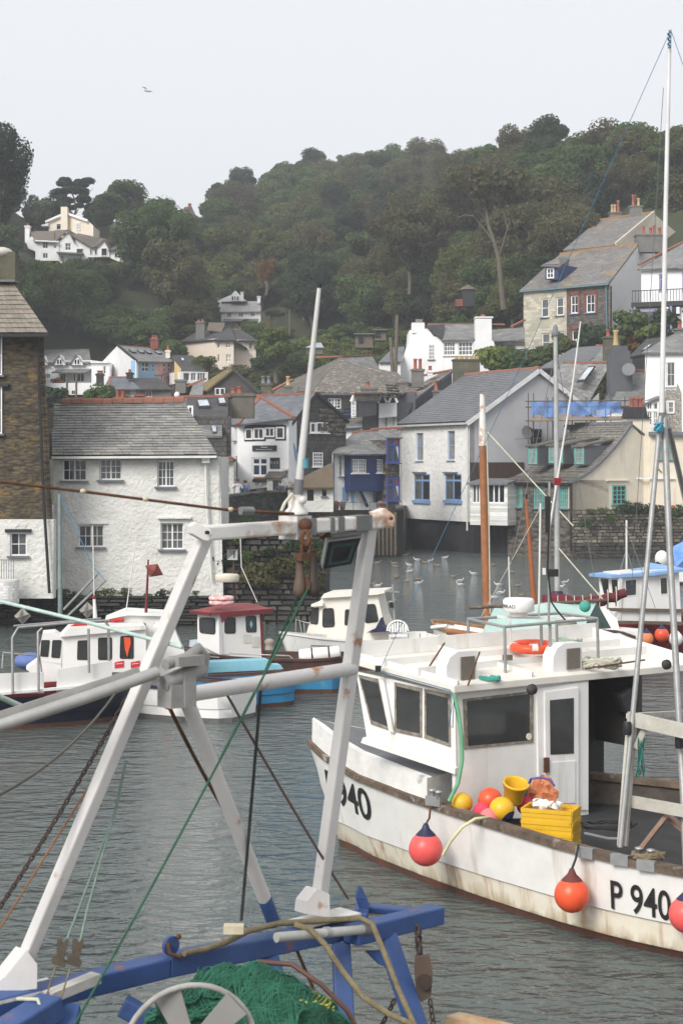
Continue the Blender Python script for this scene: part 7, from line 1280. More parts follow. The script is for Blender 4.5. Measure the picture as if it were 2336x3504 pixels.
MB().tube([P(2258, 1425, 21.25), P(2215, 1900, 20.9), P(2120, 2900, 20.2)], .032, 10).build('tripod_leg', GALV, t); MB().tube([P(2270, 1420, 21.3), P(2290, 1900, 20.9), P(2335, 2700, 20.2), P(2345, 2960, 19.9)], .04, 10).build('tripod_leg', GALV, t); MB().tube([P(2285, 1460, 21.4), P(2352, 1750, 22.4), P(2500, 2250, 24)], .034, 10).build('tripod_leg', GALV, t)
MB().tube([P(2252 + 14 * math.sin(k * 1.7), 1447 + k * 1.7, 21.15 + .08 * math.cos(k * 1.7)) for k in range(18)], .016, 5).build('lashing', mat('bright blue rope', (.06, .30, .42), None, 9), t); MB().tube([P(2288 + 5 * math.sin(k * 1.5), 104 + k * 4, 21.45 + .03 * math.cos(k * 1.5)) for k in range(16)], .012, 5).build('lashing', BLUEROPE, t); MB().lathe(P(2265, 1440, 21.3), [(.05, -.08), (.05, .1)], 12).build('mast_clamp', LEAD, t)
for x, y, Y in ((2145, 2494, 20.45), (2322, 2540, 20.2)): MB().lathe(P(x, y + 20, Y), [(.045, 0), (.05, .03), (.05, .12), (.04, .15)], 10).build('black_binding', BLACKPAINT, t)
for a, c_, l, m_ in (((2285, 120, 21.5), (1300, 2290, 23.0), 'thin blue stay running from the mast top down to the canopy roof', BLUEROPE), ((2296, 110, 21.5), (2420, 420, 21), 'thin blue stay on the far side of the white mast top', BLUEROPE), ((2268, 300, 21.45), (2160, 2000, 22.6), 'thin grey halyard hanging beside the white mast', LEAD)):
    tag(MB().tube([P(*a), P(*a).lerp(P(*c_), .5) + V((0, 0, -.08)), P(*c_)], .0042, 5).build('rigging_line', m_), l, 'rope')
for a, c_ in (((1520, 2200, 23.3), (1462, 2290, 22.9)), ((1640, 2230, 22.7), (1600, 2345, 22.5))): tag(MB().tube([P(*a), P(*c_)], .012, 6).build('turnbuckle', RUST), 'rusty turnbuckle stay above the canopy, ' + ('forward of the first vent' if a[0] < 1600 else 'beside the first vent'), 'turnbuckle')
# ------------------------------------------------------------------ the other boats
def pp(par, fac, pts, m, name, back=.05, out=0.):
    n3 = V((fac.n.x, fac.n.y, 0)); return MB().prism([fac.p(x, y, out) for x, y in pts], -n3 * back).build(name, m, par)
def boat(name, label, stem, stern, hb, zg, cols, rise=.35, deckz=None, rail=RAILW, zk=.3, draft=.1, n=26, stern_w=.8, rh=.07, loc=None, cat='fishing boat'):
    """stem and stern: photo pixels of the two ends of the waterline"""
    a, b_ = [V(((px - CX) * (33000 / (py - YH)) / F, 33000 / (py - YH))) for px, py in (stem, stern)]; L = (b_ - a).length; f = Fr(a, b_ - a); t = thing(name, label, cat, f(L / 2, 0, 0))
    st = [(-.09 * L, .03, zg + rise, 0), (0, hb * .36, zg + rise * .8, .03), (.12 * L, hb * .68, zg + rise * .5, hb * .42), (.3 * L, hb * .94, zg + rise * .2, hb * .8), (.5 * L, hb, zg, hb * .93), (.8 * L, hb * .96, zg, hb * .9), (.93 * L, hb * (stern_w * .6 + .38), zg + .03, hb * (stern_w * .6 + .32)), (.98 * L, hb * stern_w * .92, zg + .05, hb * stern_w * .84), (L, hb * stern_w * .7, zg + .05, hb * stern_w * .6)]
    hull(t, f, st, n, cols[0], cols[1], cols[2], zk, draft, rail, deckz if deckz is not None else zg - .25, mat('pale deck', (.5, .48, .44), None, 3, .8), .09, rh); return t, f, L, st
SKY = mat('sky blue boat paint', (.028, .21, .40), (.024, .17, .33), 2, .5, .05, 20, stain=((.10, .30, .42), 2, .6, .8)); LTBLUE = mat('pale blue deck paint', (.24, .52, .62), (.20, .45, .55), 3, .6); NAVYH = mat('navy hull paint', (.010, .013, .03), (.008, .01, .022), 3, .35)
REDH = mat('dark red paint', (.20, .018, .02), (.15, .014, .016), 3, .5); WINERED = mat('wine red roof paint', (.17, .025, .03), (.12, .02, .025), 3, .5); BROWNH = mat('brown varnished planks', (.075, .032, .022), (.05, .024, .018), 4, .5)
BLUEWHITE = mat('faded blue white paint', (.48, .54, .60), (.40, .46, .52), 3, .6)
# navy boat at the left
t, f, L, st = boat('navy_boat', 'navy hulled fishing boat with white cabin and pipe gallows', (415, 2462), (-210, 2492), .75, .72, (NAVYH, NAVYH, BOOT), rise=.12, rail=REDH, rh=.09, stern_w=.95, deckz=.5)
g = Fac(-80, 35.7, 500, 37.2); n3 = V((g.n.x, g.n.y, 0))
pp(t, g, [(-60, 2308), (150, 2300), (152, 2372), (-60, 2376)], BOATW2, 'bulwark_panel', .06); pp(t, g, [(200, 2290), (384, 2262), (384, 2345), (196, 2366)], BOATW, 'bulwark_panel', .06); MB().bar(g.p(-60, 2378, .05), g.p(470, 2330, .05), .1, .05).build('white_strake', BOATW2, t)
for q in ([(40, 2372), (38, 2180), (58, 2146), (250, 2128), (366, 2122)], [(128, 2366), (126, 2160), (140, 2148)], [(300, 2300), (298, 2150)], [(368, 2260), (366, 2140), (352, 2122)]): MB().tube([g.p(x, y, .12) for x, y in q], .028, 8).build('gallows_pipe', GALV, t)
for q in ([(60, 2146), (360, 2120)], [(20, 2292), (24, 2238), (150, 2250), (158, 2320)]): MB().tube([g.p(x, y, -.3) for x, y in q], .02, 8).build('rail', GALV, t)
h2 = Fac(120, 38.2, 510, 38.6)
c_ = pp(t, h2, [(128, 2262), (148, 2168), (190, 2164), (214, 2180), (214, 2275)], BOATW2, 'cabin_front', .8); pp(t, h2, [(214, 2175), (500, 2145), (500, 2300), (210, 2300)], BOATW2, 'cabin_side', .8); MB().prism([h2.p(208, 2178, .1), h2.p(238, 2146, .1), h2.p(495, 2140, .1), h2.p(500, 2152, .1)], -V((h2.n.x, h2.n.y, 0)) * 1.0).build('cabin_roof', BOATW, t)
h3 = V((h2.n.x, h2.n.y, 0))
for q in ([(142, 2190), (172, 2190), (166, 2248), (138, 2246)], [(180, 2190), (212, 2190), (206, 2252), (176, 2250)], [(266, 2192), (308, 2190), (306, 2258), (264, 2258)], [(336, 2182), (384, 2180), (384, 2258), (336, 2258)], [(412, 2176), (458, 2174), (458, 2254), (410, 2254)]): pwin(t, rounded([h2.p(x, y) for x, y in q], .2, 2), h3, fm=BLACKPAINT, fw=.012)
for x in (393, 448): o = pp(t, h2, [(x, 2266), (x + 31, 2260), (x + 31, 2282), (x, 2286)], mat('red notice', (.62, .03, .05)), 'red_notice', .01, .02); MB().bar(h2.p(x + 4, 2272, .025), h2.p(x + 27, 2269, .025), .004, .012).build('notice_lettering', BOATW2, o)
for q in ([(424, 2180), (446, 2182), (448, 2200), (440, 2230), (436, 2250), (428, 2220)],): pp(t, h2, q, ORANGE, 'hanging_oilskin', .03, .03)
pp(t, h2, [(90, 2290), (128, 2262), (214, 2272), (214, 2330), (150, 2335)], BOATW2, 'coachroof', .8); MB().tube([h2.p(x, y, -.2) for x, y in ((238, 2152), (260, 2140), (300, 2138))], .03, 6).build('red_bundle', mat('red cloth', (.5, .03, .03)), t)
tx = text(t, 'PU   TE', g.p(112, 2404, .35), .13, BOATW2, V((g.d.x, g.d.y, 0)), bold=.004)
buoy('hanging_buoy', 'pink buoy hanging on the navy hull beside its name', g.p(118, 2412, .45), .105, PINKB, group='buoys on the moored boats')
MB().tube([P(327, 2120, 38.4), P(323, 2050, 38.4)], .05, 10, .03).build('funnel', BOATW2, t); MB().lathe(P(322, 2048, 38.4), [(.04, 0), (.05, .03), (.001, .08)], 10).build('red_lamp', mat('red lens', (.25, .01, .015)), t); MB().tube([P(323, 2050, 38.4), P(318, 1800, 38.4)], .012, 6).build('aerial', PIPEWHITE, t)
# white cabin boat just behind with its broad white stern
t, f, L, st = boat('white_stern_boat', 'white motor boat with rounded white stern and navy stripe', (380, 2425), (835, 2462), .95, .70, (BOATW2, BOATW2, mat('grey boot', (.16, .16, .15), (.1, .1, .1), 3)), rise=.25, rail=NAVYB, rh=.06, stern_w=.82)
g = Fac(360, 39.4, 650, 39.6); n3 = V((g.n.x, g.n.y, 0)); pp(t, g, [(366, 2290), (372, 2122), (440, 2096), (585, 2108), (600, 2160), (638, 2250), (640, 2320), (366, 2330)], BOATW2, 'cabin', 1.0); MB().prism([g.p(360, 2120, .1), g.p(430, 2092, .1), g.p(570, 2100, .1), g.p(560, 2108, .1), g.p(440, 2104, .1)], -n3 * 1.2).build('cabin_roof', BOATW, t)
for q in ([(478, 2134), (498, 2132), (500, 2160), (478, 2162)], [(528, 2130), (556, 2130), (560, 2176), (530, 2176)]): pwin(t, rounded([g.p(x, y) for x, y in q], .2, 2), n3, fm=BLACKPAINT, fw=.012)
MB().tube([P(378, 2130, 39.4), P(400, 2120, 39.3), P(425, 2122, 39.3)], .04, 8).build('red_bundle', mat('red cloth', (.5, .03, .03)), t)
MB().tube([P(430, 2105, 39.6), P(470, 1820, 39.6)], .012, 6).build('whip_aerial', PIPEWHITE, t); MB().lathe(P(803, 2424, 37.9), [(.045, 0), (.045, .05)], 10, (0.3, -1, 0)).build('exhaust', BLACKPAINT, t)
MB().bar(P(560, 2412, 37.7), P(660, 2408, 38.2), .05, .06).build('navy_strake', NAVYB, t)
buoy('hanging_buoy', 'red buoy hanging against the navy strake of the white stern boat', P(577, 2408, 37.2), .125, mat('scarlet buoy', (.75, .03, .03)), group='buoys on the moored boats', cap=False)
m_ = thing('red_marker_post', 'rusty red post carrying a red diamond radar reflector on the white motor boat', 'radar reflector', P(503, 2100, 39.5)); MB().tube([P(500, 2100, 39.5), P(506, 1965, 39.5)], .035, 8, .025).build('post', WINERED, m_); MB().tube([P(505, 1970, 39.5), P(508, 1915, 39.5)], .02, 6).build('post_top', WINERED, m_)
c = P(528, 1950, 39.45); MB().add([c + V((-.2, 0, .1)), c + V((.08, -.05, .14)), c + V((.2, .05, -.12)), c + V((-.1, 0, -.16)), c + V((.02, -.16, -.02))], [(0, 1, 4), (1, 2, 4), (2, 3, 4), (3, 0, 4), (0, 3, 2, 1)]).build('reflector', mat('rusty red plate', (.22, .05, .035), (.14, .035, .03), 6), m_)
# blue hulled boat
t, f, L, st = boat('blue_boat', 'bright blue wooden boat with pale blue deck and brown rail', (640, 2428), (985, 2402), .72, .62, (SKY, SKY, BOOT), rise=.12, rail=BROWNH, rh=.06, stern_w=.75, deckz=.55)
g = Fac(560, 40.6, 1000, 41.4); pp(t, g, [(690, 2268), (920, 2258), (935, 2276), (680, 2290)], LTBLUE, 'hatch', .5); pp(t, g, [(640, 2290), (960, 2275), (970, 2290), (640, 2306)], LTBLUE, 'deck_edge', .4)
MB().tube([P(555, 2250, 41), P(640, 2240, 41.5), P(750, 2250, 41.5)], .015, 6).build('rail', GALV, t)
buoy('hanging_buoy', 'red buoy hanging at the bow of the blue boat', P(848, 2362, 39.8), .14, mat('scarlet buoy', (.75, .03, .03)), group='buoys on the moored boats', cap=False)
# red roofed wheelhouse boat
t, f, L, st = boat('red_roof_boat', 'brown and blue planked boat with white wheelhouse under a dark red roof', (660, 2350), (1180, 2362), .85, .80, (BROWNH, SKY, BOOT), rise=.15, rail=BROWNH, rh=.06, zk=.42)
g = Fac(672, 43.6, 745, 43.1); g2 = Fac(745, 43.1, 895, 43.8); n1, n2 = V((g.n.x, g.n.y, 0)), V((g2.n.x, g2.n.y, 0))
pp(t, g, [(676, 2095), (748, 2095), (752, 2262), (676, 2240)], BOATW2, 'wheelhouse_front', .1); pp(t, g2, [(748, 2095), (892, 2098), (898, 2268), (752, 2262)], BOATW2, 'wheelhouse_side', .9); pp(t, g2, [(888, 2095), (898, 2096), (904, 2268), (896, 2268)], WINERED, 'corner_post', .1, .01)
for q in ((g, n1, [(682, 2112), (738, 2114), (738, 2172), (684, 2166)]), (g2, n2, [(768, 2114), (806, 2112), (806, 2168), (768, 2168)]), (g2, n2, [(840, 2108), (876, 2106), (878, 2164), (842, 2164)])): pwin(t, rounded([q[0].p(x, y) for x, y in q[2]], .35, 3), q[1], fm=BLACKPAINT, fw=.014)
pp(t, g2, [(853, 2136), (858, 2122), (864, 2136), (858, 2150)], LTBLUE, 'diamond_sticker', .004, .02)
for q in ([(832, 2172), (858, 2172), (858, 2200), (832, 2200)], [(862, 2178), (888, 2178), (888, 2214), (862, 2214)]): pp(t, g2, q, mat('paper notice', (.66, .64, .58)), 'notice', .004, .012)
MB().prism([g.p(662, 2088, .1), g.p(748, 2094, .25), g2.p(925, 2082, .1), g2.p(930, 2072, -1.1), g.p(668, 2074, -1.1)], (0, 0, -.05)).build('roof', mat('red roof paint', (.27, .04, .04), (.21, .035, .035), 3, .6), t); MB().prism([g.p(660, 2088, .12), g.p(748, 2094, .28), g.p(748, 2106, .28), g.p(660, 2096, .12)], (0, .03, 0)).build('fascia', WINERED, t); pp(t, g2, [(748, 2094), (926, 2082), (926, 2096), (770, 2112), (752, 2130)], WINERED, 'fascia', .03, .12)
r_ = thing('life_ring', 'pair of white life rings with red bands on the dark red roof', 'life ring', P(758, 2065, 43.4))
for z in (0, .11): MB().tube([P(758, 2062, 43.4) + V((.26 * math.cos(a), .2 * math.sin(a), z)) for a in ang], .06, 8, closed=True).build('ring', mat('white ring with red', (.75, .72, .70), (.6, .08, .07), 9), r_)
MB().tube([P(802, 2062, 43.6), P(800, 1930, 43.6)], .035, 8).build('mast', BROWNH, t); MB().lathe(P(777, 1990, 43.5), [(.28, 0), (.3, .03), (.3, .16), (.26, .19), (.001, .2)], 22).build('radar_dome', mat('cream radar', (.62, .57, .46)), t); MB().tube([P(800, 1930, 43.6), P(801, 1880, 43.6)], .012, 6).build('staff', RUST, t)
c = P(795, 1898, 43.55); MB().add([c + V((-.13, 0, .13)), c + V((.13, 0, .13)), c + V((.13, 0, -.13)), c + V((-.13, 0, -.13)), c + V((0, .15, 0))], [(0, 4, 1), (1, 4, 2), (2, 4, 3), (3, 4, 0)]).build('radar_reflector', mat('grey reflector plate', (.34, .35, .34)), t)
MB().tube([P(822, 1822, 43.6), P(826, 1940, 43.6), P(880, 2060, 43.6)], .012, 6).build('aerial', PIPEWHITE, t)
MB().tube([P(x, y, 42.9) for x, y in ((782, 2262), (784, 2236), (990, 2244), (1005, 2258), (1004, 2272))], .018, 6).build('hand_rail', STEEL, t); MB().lathe(P(922, 2222, 43.2), [(.11, 0), (.1, .06), (.09, .12), (.12, .16), (.12, .22), (.06, .26), (.001, .27)], 12).build('winch_head', mat('stone grey cap', (.34, .30, .25)), t)
pp(t, g, [(650, 2190), (700, 2215), (752, 2240), (752, 2262), (640, 2262)], BLUEWHITE, 'coachroof', .6)
r_ = thing('life_raft', 'white life raft canister with black straps on the brown boat deck', 'life raft', P(1080, 2250, 43)); a, c_ = P(1022, 2246, 42.9), P(1166, 2232, 42.9); d_ = (c_ - a); MB().lathe(a, [(.001, 0), (.13, .01), (.17, .05), (.17, d_.length - .05), (.13, d_.length - .01), (.001, d_.length)], 16, d_).build('canister', BOATW2, r_)
for q in (.32, .72): MB().lathe(a + d_ * q, [(.176, -.02), (.176, .02)], 16, d_).build('strap', BLACKPAINT, r_)
MB().tube([P(x, y, 43.1) for x, y in ((1060, 2230), (1064, 2210), (1160, 2212), (1165, 2260))], .015, 6).build('rail', BLACKPAINT, t)
# white cabin cruiser
t, f, L, st = boat('cabin_cruiser', 'white cabin cruiser with stepped cabin and rounded dark windows', (1000, 2290), (1480, 2268), .9, .75, (BOATW, BOATW, BOOT), rise=.25, rail=BOATW, rh=.05)
g = Fac(1000, 48.5, 1330, 48.0); n3 = V((g.n.x, g.n.y, 0)); pp(t, g, [(1020, 2215), (1050, 2160), (1076, 2070), (1090, 2062), (1100, 2048), (1290, 2030), (1308, 2110), (1345, 2190), (1345, 2280), (1020, 2280)], mat('ivory gelcoat', (.74, .71, .64), (.70, .67, .60), 2, .4), 'cabin', 1.2)
MB().prism([g.p(1068, 2066, .15), g.p(1108, 2062, .15), g.p(1108, 2072, .15), g.p(1068, 2075, .15)], -n3 * 1.4).build('windscreen_brow', MATS['ivory gelcoat'], t); MB().prism([g.p(1100, 2046, .15), g.p(1112, 2030, .15), g.p(1318, 2020, .15), g.p(1318, 2028, .15), g.p(1290, 2034, .15)], -n3 * 1.4).build('cabin_roof', MATS['ivory gelcoat'], t)
for q in ([(1066, 2082), (1092, 2078), (1088, 2138), (1060, 2134)], [(1104, 2082), (1142, 2080), (1146, 2146), (1102, 2148)], [(1180, 2086), (1196, 2084), (1196, 2140), (1178, 2140)], [(1246, 2068), (1284, 2066), (1296, 2128), (1248, 2134)]): pwin(t, rounded([g.p(x, y) for x, y in q], .4, 3), n3, fm=BLACKPAINT, fw=.014)
pp(t, g, [(1285, 2160), (1310, 2110), (1315, 2135), (1335, 2150), (1350, 2156), (1262, 2160)], NAVYB, 'folded_blue_cover', .4, .4)
for q in ([(1012, 2210), (1014, 2120), (1060, 2132)], [(1040, 2128), (1046, 2190)], [(1026, 2124), (1040, 2200)]): MB().tube([g.p(x, y, .05) for x, y in q], .016, 6).build('pulpit_rail', STEEL, t)
MB().tube([P(1343, 2000, 47), P(1352, 2182, 47)], .03, 8).build('stern_post', STEEL, t); MB().box(P(1338, 2070, 46.95), (.1, .08, .14)).build('lamp', BLACKPAINT, t); MB().bar(P(1330, 2024, 46.95), P(1366, 2026, 46.95), .03).build('cross_arm', STEEL, t)
k = thing('plastic_chair', 'white plastic garden chair on the stern of the cabin cruiser', 'chair', P(1360, 2190, 46.8)); bk_ = MB(); A0 = [P(1360, 2160, 46.8) + V((.28 * math.cos(a), .05, .28 * math.sin(a))) for a in np.linspace(0, math.pi, 11)]; bk_.tube(A0, .025, 6); 
for i in range(-3, 4): bk_.bar(P(1360, 2160, 46.83) + V((i * .07, 0, -.02)), P(1360, 2160, 46.83) + V((i * .07, .04, .25 - .03 * abs(i))), .045, .012)
bk_.build('backrest', BOATW2, k); MB().box(P(1362, 2175, 46.6), (.5, .45, .03)).build('seat', BOATW2, k)
for sx in (-1, 1): MB().bar(P(1362, 2168, 46.4) + V((sx * .26, 0, .08)), P(1362, 2168, 46.8) + V((sx * .26, 0, .08)), .05, .025).build('arm_rest', BOATW2, k)
for sx in (-1, 1):
    for sy in (-.2, .2): MB().bar(P(1362, 2175, 46.6) + V((sx * .22, sy, 0)), P(1362, 2175, 46.6) + V((sx * .24, sy, -.4)), .04).build('leg', BOATW2, k)
MB().tube([P(x, y, 46.2) for x, y in ((1330, 2196), (1400, 2186), (1440, 2190), (1466, 2200))], .015, 6).build('stern_rail', STEEL, t)
for x in (1396, 1436): MB().tube([P(x, 2168, 46.2), P(x, 2200, 46.2)], .015, 6).build('stanchion', STEEL, t)
# small sailing boats
t, f, L, st = boat('wooden_sailing_boat', 'varnished wooden sailing boat with white bowsprit and orange plank', (1500, 2210), (1760, 2235), .9, .55, (BOATW, BOATW, BOOT), rise=.2, rail=mat('varnished wood', (.30, .15, .06), (.22, .10, .04), 4, .4), rh=.08, cat='sailing boat'); g = Fac(1470, 51, 1680, 50)
MB().tube([g.p(1475, 2148), g.p(1530, 2142)], .06, 8).build('bowsprit', BOATW2, t); MB().tube([g.p(1530, 2160), g.p(1700, 2185)], .1, 8).build('orange_plank', mat('orange varnish', (.34, .14, .055), (.25, .10, .04), 4), t); MB().tube([g.p(1515, 2140), g.p(1600, 2186), g.p(1650, 2196)], .04, 6).build('furled_rope', PALEROPE, t)
VARN = MATS['orange varnish']
m_ = thing('wooden_mast', 'tall varnished wooden mast with white painted top', 'mast', P(1668, 2190, 50)); MB().tube([P(1650, 1525, 50), P(1658, 1850, 50), P(1668, 2190, 50)], .105, 10, .125).build('spar', VARN, m_); MB().tube([P(1649, 1348, 50), P(1651, 1525, 50)], .07, 10, .12).build('white_top', RUSTWHITE, m_); MB().tube([P(1664, 1480, 49.8), P(1672, 1800, 49.8), P(1676, 2100, 49.8)], .02, 6).build('halyard', PALEROPE, m_)
m_ = thing('orange_spar', 'slender orange varnished spar leaning behind the wooden mast', 'mast', P(1828, 2080, 47)); MB().tube([P(1798, 1705, 47), P(1812, 1880, 47), P(1828, 2080, 47)], .03, 8, .085).build('spar', mat('bright orange varnish', (.36, .11, .035), (.28, .085, .03), 4, .4), m_); MB().tube([P(1798, 1690, 47), P(1798, 1706, 47)], .045, 8).build('tip', BLACKPAINT, m_)
t, f, L, st = boat('covered_yacht', 'small yacht under a mint green tent cover', (1560, 2290), (2120, 2230), 1.0, .6, (BOATW2, BOATW2, BOOT), rise=.2, rail=BOATW2, rh=.05, cat='yacht'); b = MB(); MINT = mat('mint green canvas', (.40, .55, .50), (.34, .48, .44), 3, .8, .2, 10)
rd0, rd1 = P(1690, 2080, 42), P(2040, 2058, 43); l0, l1, k0, k1 = P(1630, 2200, 40.6), P(1985, 2170, 41.4), P(1760, 2170, 43.6), P(2090, 2150, 44.4)
q = [[l0.lerp(l1, s), rd0.lerp(rd1, s) + V((0, 0, -.05 * math.sin(s * 9))), k0.lerp(k1, s)] for s in np.linspace(0, 1, 9)]
for i in range(8):
    for j in range(2): b.add([q[i][j], q[i + 1][j], q[i + 1][j + 1], q[i][j + 1]], [(0, 1, 2, 3)], True)
b.build('tent_cover', MINT, t); MB().tube([rd0 + V((-.6, 0, .0)), rd1 + V((.25, 0, .03))], .04, 8).build('ridge_pole', RAILW, t); MB().ball(P(2000, 2075, 41.8), .14, 10, 6).build('rope_bundle', mat('turquoise twine', (.06, .35, .28)), t)
m_ = thing('yacht_mast', 'tall silver yacht mast with maroon sail furled along its boom', 'mast', P(1906, 2060, 44)); MB().tube([P(1899, 1150, 44), P(1903, 1600, 44), P(1906, 2230, 44)], .055, 10, .075).build('spar', mat('silver alloy', (.46, .46, .45), (.38, .38, .37), 4, .4, metal=.3), m_); MB().lathe(P(1899, 1150, 44), [(.09, 0), (.11, .05), (.07, .12), (.05, .25), (.001, .3)], 10).build('masthead', LEAD, m_)
MB().tube([P(1880, 1800, 43.9), P(1960, 1300, 43.9), P(1985, 1100, 43.9)], .028, 8, .018).build('spinnaker_pole', PIPEWHITE, m_)
sp = [P(1855, 2062, 43.8), P(1905, 2055, 43.8), P(1960, 2066, 43.8), P(2020, 2062, 43.7), P(2080, 2048, 43.7), P(2140, 2028, 43.6)]; mb = MB(); MAROON = mat('maroon sail cover', (.15, .016, .025), (.10, .012, .02), 5, .8, .5, 12); mb.tube([sp[i].lerp(sp[i + 1], t_) + V((0, 0, .03 * math.sin(i * 5 + t_ * 12))) for i in range(5) for t_ in (0, .33, .66)] + [sp[-1]], .21, 10, .11); mb.build('furled_sail', MAROON, m_)
for i in range(9): p = sp[0].lerp(sp[-1], .08 + i * .1) + V((0, 0, -.18 * math.sin(math.pi * (.08 + i * .1)))); MB().tube([p + V((.02 * math.cos(a), .22 * math.cos(a), .24 * math.sin(a))) for a in np.linspace(0, 6.28, 13)][:-1], .014, 5, closed=True).build('sail_tie', PALEROPE, m_)
MB().lathe(P(1905, 2060, 44) + V((0, -.02, -.1)), [(.16, -.1), (.17, .3), (.12, .38)], 10).build('blue_collar', NAVYB, m_)
tag(MB().ball(P(1938, 2142, 40.5), .24, 12, 9).build('green_float', mat('dull olive float', (.22, .23, .17), (.17, .17, .13), 4)), 'dull olive ball float hanging by the mint tent cover', 'float')
# blue roofed wheelhouse boat with red hull
t, f, L, st = boat('blue_roof_boat', 'red hulled fishing boat with white wheelhouse under a pale blue roof', (2010, 2215), (2500, 2215), 1.2, 1.0, (REDH, REDH, REDH), rise=.3, rail=TIMBER, rh=.1, stern_w=.9); g = Fac(2030, 50.6, 2110, 49.4); g2 = Fac(2110, 49.4, 2420, 50.2); n1, n2 = V((g.n.x, g.n.y, 0)), V((g2.n.x, g2.n.y, 0))
pp(t, g, [(2044, 1962), (2118, 1962), (2112, 2130), (2060, 2110)], BOATW2, 'wheelhouse_front', .1); pp(t, g2, [(2114, 1962), (2320, 1945), (2330, 2140), (2112, 2130)], BOATW2, 'wheelhouse_side', 1.0)
for q in ((g, n1, [(2052, 1976), (2082, 1978), (2084, 2036), (2064, 2034)]), (g, n1, [(2090, 1980), (2114, 1982), (2114, 2040), (2094, 2038)]), (g2, n2, [(2136, 1984), (2176, 1980), (2176, 2038), (2138, 2042)]), (g2, n2, [(2256, 1976), (2280, 1974), (2282, 2034), (2258, 2036)])): pwin(t, rounded([q[0].p(x, y) for x, y in q[2]], .2, 2), q[1], fm=BOATW, fw=.02)
PBLUE = mat('pale blue roof paint', (.24, .40, .66), (.20, .34, .58), 3, .6, stain=((.5, .58, .68), 2, .58, .75)); MB().prism([g.p(2034, 1962, .2), g.p(2116, 1968, .25), g2.p(2230, 1958, .2), g2.p(2335, 1944, .2), g2.p(2300, 1934, -1.5), g.p(2056, 1944, -1.5)], (0, 0, -.08)).build('roof', PBLUE, t)
for y in (2085, 2128): MB().bar(g2.p(2070, y, .06), g2.p(2330, y + 4, .06), .06, .09).build('rubbing_strake', TIMBER, t)
for x, y, m2, l in ((2210, 2186, mat('orange buoy', (.75, .24, .1)), 'orange buoy hung low on the red hull'), (2262, 2172, ORANGE, 'scarlet buoy hung beside the orange one on the red hull'), (2310, 2186, BOATW2, 'white buoy hung on the red hull beside the scarlet one')): buoy('hull_buoy', l, P(x, y, 48.4), .2, m2, group='buoys along the red hull', cap=x != 2310)
MB().tube([P(2142, 1780, 49.5), P(2142, 1950, 49.5)], .03, 6).build('aerial', PIPEWHITE, t)
for x in (2122, 2162): MB().tube([P(x, 1948, 49.8), P(2142, 1880, 49.8)], .02, 6).build('aerial_stay', LEAD, t)
w = thing('work_punt', 'small white punt with brown thwart and round port beside the red hull', 'dinghy', P(2120, 2190, 46.5)); b = MB()
for (x0, x1, y0, y1) in ((2040, 2190, 2150, 2200),): b.prism([P(x0, y0, 46.8), P(x1, y0 + 14, 46.0), P(x1, y1 + 10, 46.0), P(x0, y1, 46.8)], (.2, 1.0, 0))
b.build('hull', BOATW, w); MB().prism([P(2050, 2060, 47), P(2062, 2070, 47), P(2110, 2120, 46.9), P(2120, 2165, 46.8), P(2046, 2150, 47)], (.1, .8, 0)).build('cuddy', BOATW2, w); MB().tube([P(2060, 2158, 46.6), P(2120, 2162, 46.4), P(2170, 2180, 46)], .04, 6).build('thwart', BROWNH, w)
bl = thing('covered_boat', 'white boat with bright blue tarpaulin and white outboard by the garden wall', 'boat', P(2310, 1960, 80)); MB().prism([P(2240, 1945, 80), P(2420, 1945, 80), P(2420, 1990, 80), P(2256, 1990, 80)], (0, 2, 0)).build('hull', BOATW2, bl); b = MB(); b.add([P(2306, 1945, 79.9), P(2300, 1870, 80.2), P(2340, 1850, 80.5), P(2420, 1860, 80.5), P(2420, 1950, 79.9), P(2350, 1905, 79.6)], [(0, 1, 5), (1, 2, 5), (2, 3, 5), (3, 4, 5), (4, 0, 5)]); b.build('tarpaulin', mat('bright blue tarpaulin', (.10, .24, .60), (.20, .36, .68), 5, .5, .5, 6), bl); MB().ball(P(2262, 1912, 79.8), .32, 12, 8, 1.2).build('outboard', BOATW2, bl); MB().lathe(P(2254, 1935, 79.7), [(.1, 0), (.16, .1), (.1, .3)], 10).build('blue_float', NAVYB, bl)
# tender, derrick, reflectors at the left
o = MB(); o.ball(P(104, 2262, 39.5), .36, 14, 9, .55); tag(o.build('fender_drum', mat('faded blue drum', (.12, .18, .42), (.10, .15, .34), 4)), 'faded blue round drum beside the navy boat cabin', 'drum')
d_ = thing('derrick_pole', 'tall grey green derrick post with swung booms before the white cottage', 'derrick', P(208, 2180, 44)); MB().tube([P(205, 1690, 44), P(207, 2100, 44)], .045, 8, .06).build('post', mat('grey green steel', (.22, .28, .27), (.16, .2, .2), 4), d_); MB().bar(P(220, 2085, 43.8), P(333, 1965, 43.2), .05).build('boom', GALV, d_); MB().bar(P(225, 2115, 43.6), P(362, 1985, 43), .05).build('boom', GALV, d_); MB().tube([P(208, 1695, 44), P(320, 1940, 43.4), P(360, 1985, 43)], .012, 5).build('boom_line', BLUEROPE, d_)
for x, y, Y, l in ((78, 2108, 40, 'grey octahedral radar reflector above the bow of the navy boat'), (300, 2088, 40, 'grey folded radar reflector beside the white funnel')):
    c = P(x, y, Y); o = MB(); s_ = .19
    for ax_ in ((V((1, 0, 0)), V((0, 0, 1))), (V((.3, .9, .2)), V((0, 0, 1))), (V((1, 0, .3)), V((0, 1, 0)))): a_, b_ = ax_; o.prism([c - a_ * s_, c - b_ * s_, c + a_ * s_, c + b_ * s_], (0, .006, .002))
    tag(o.build('radar_reflector', mat('grey canvas', (.36, .35, .31), (.27, .26, .23), 6)), l, 'radar reflector')
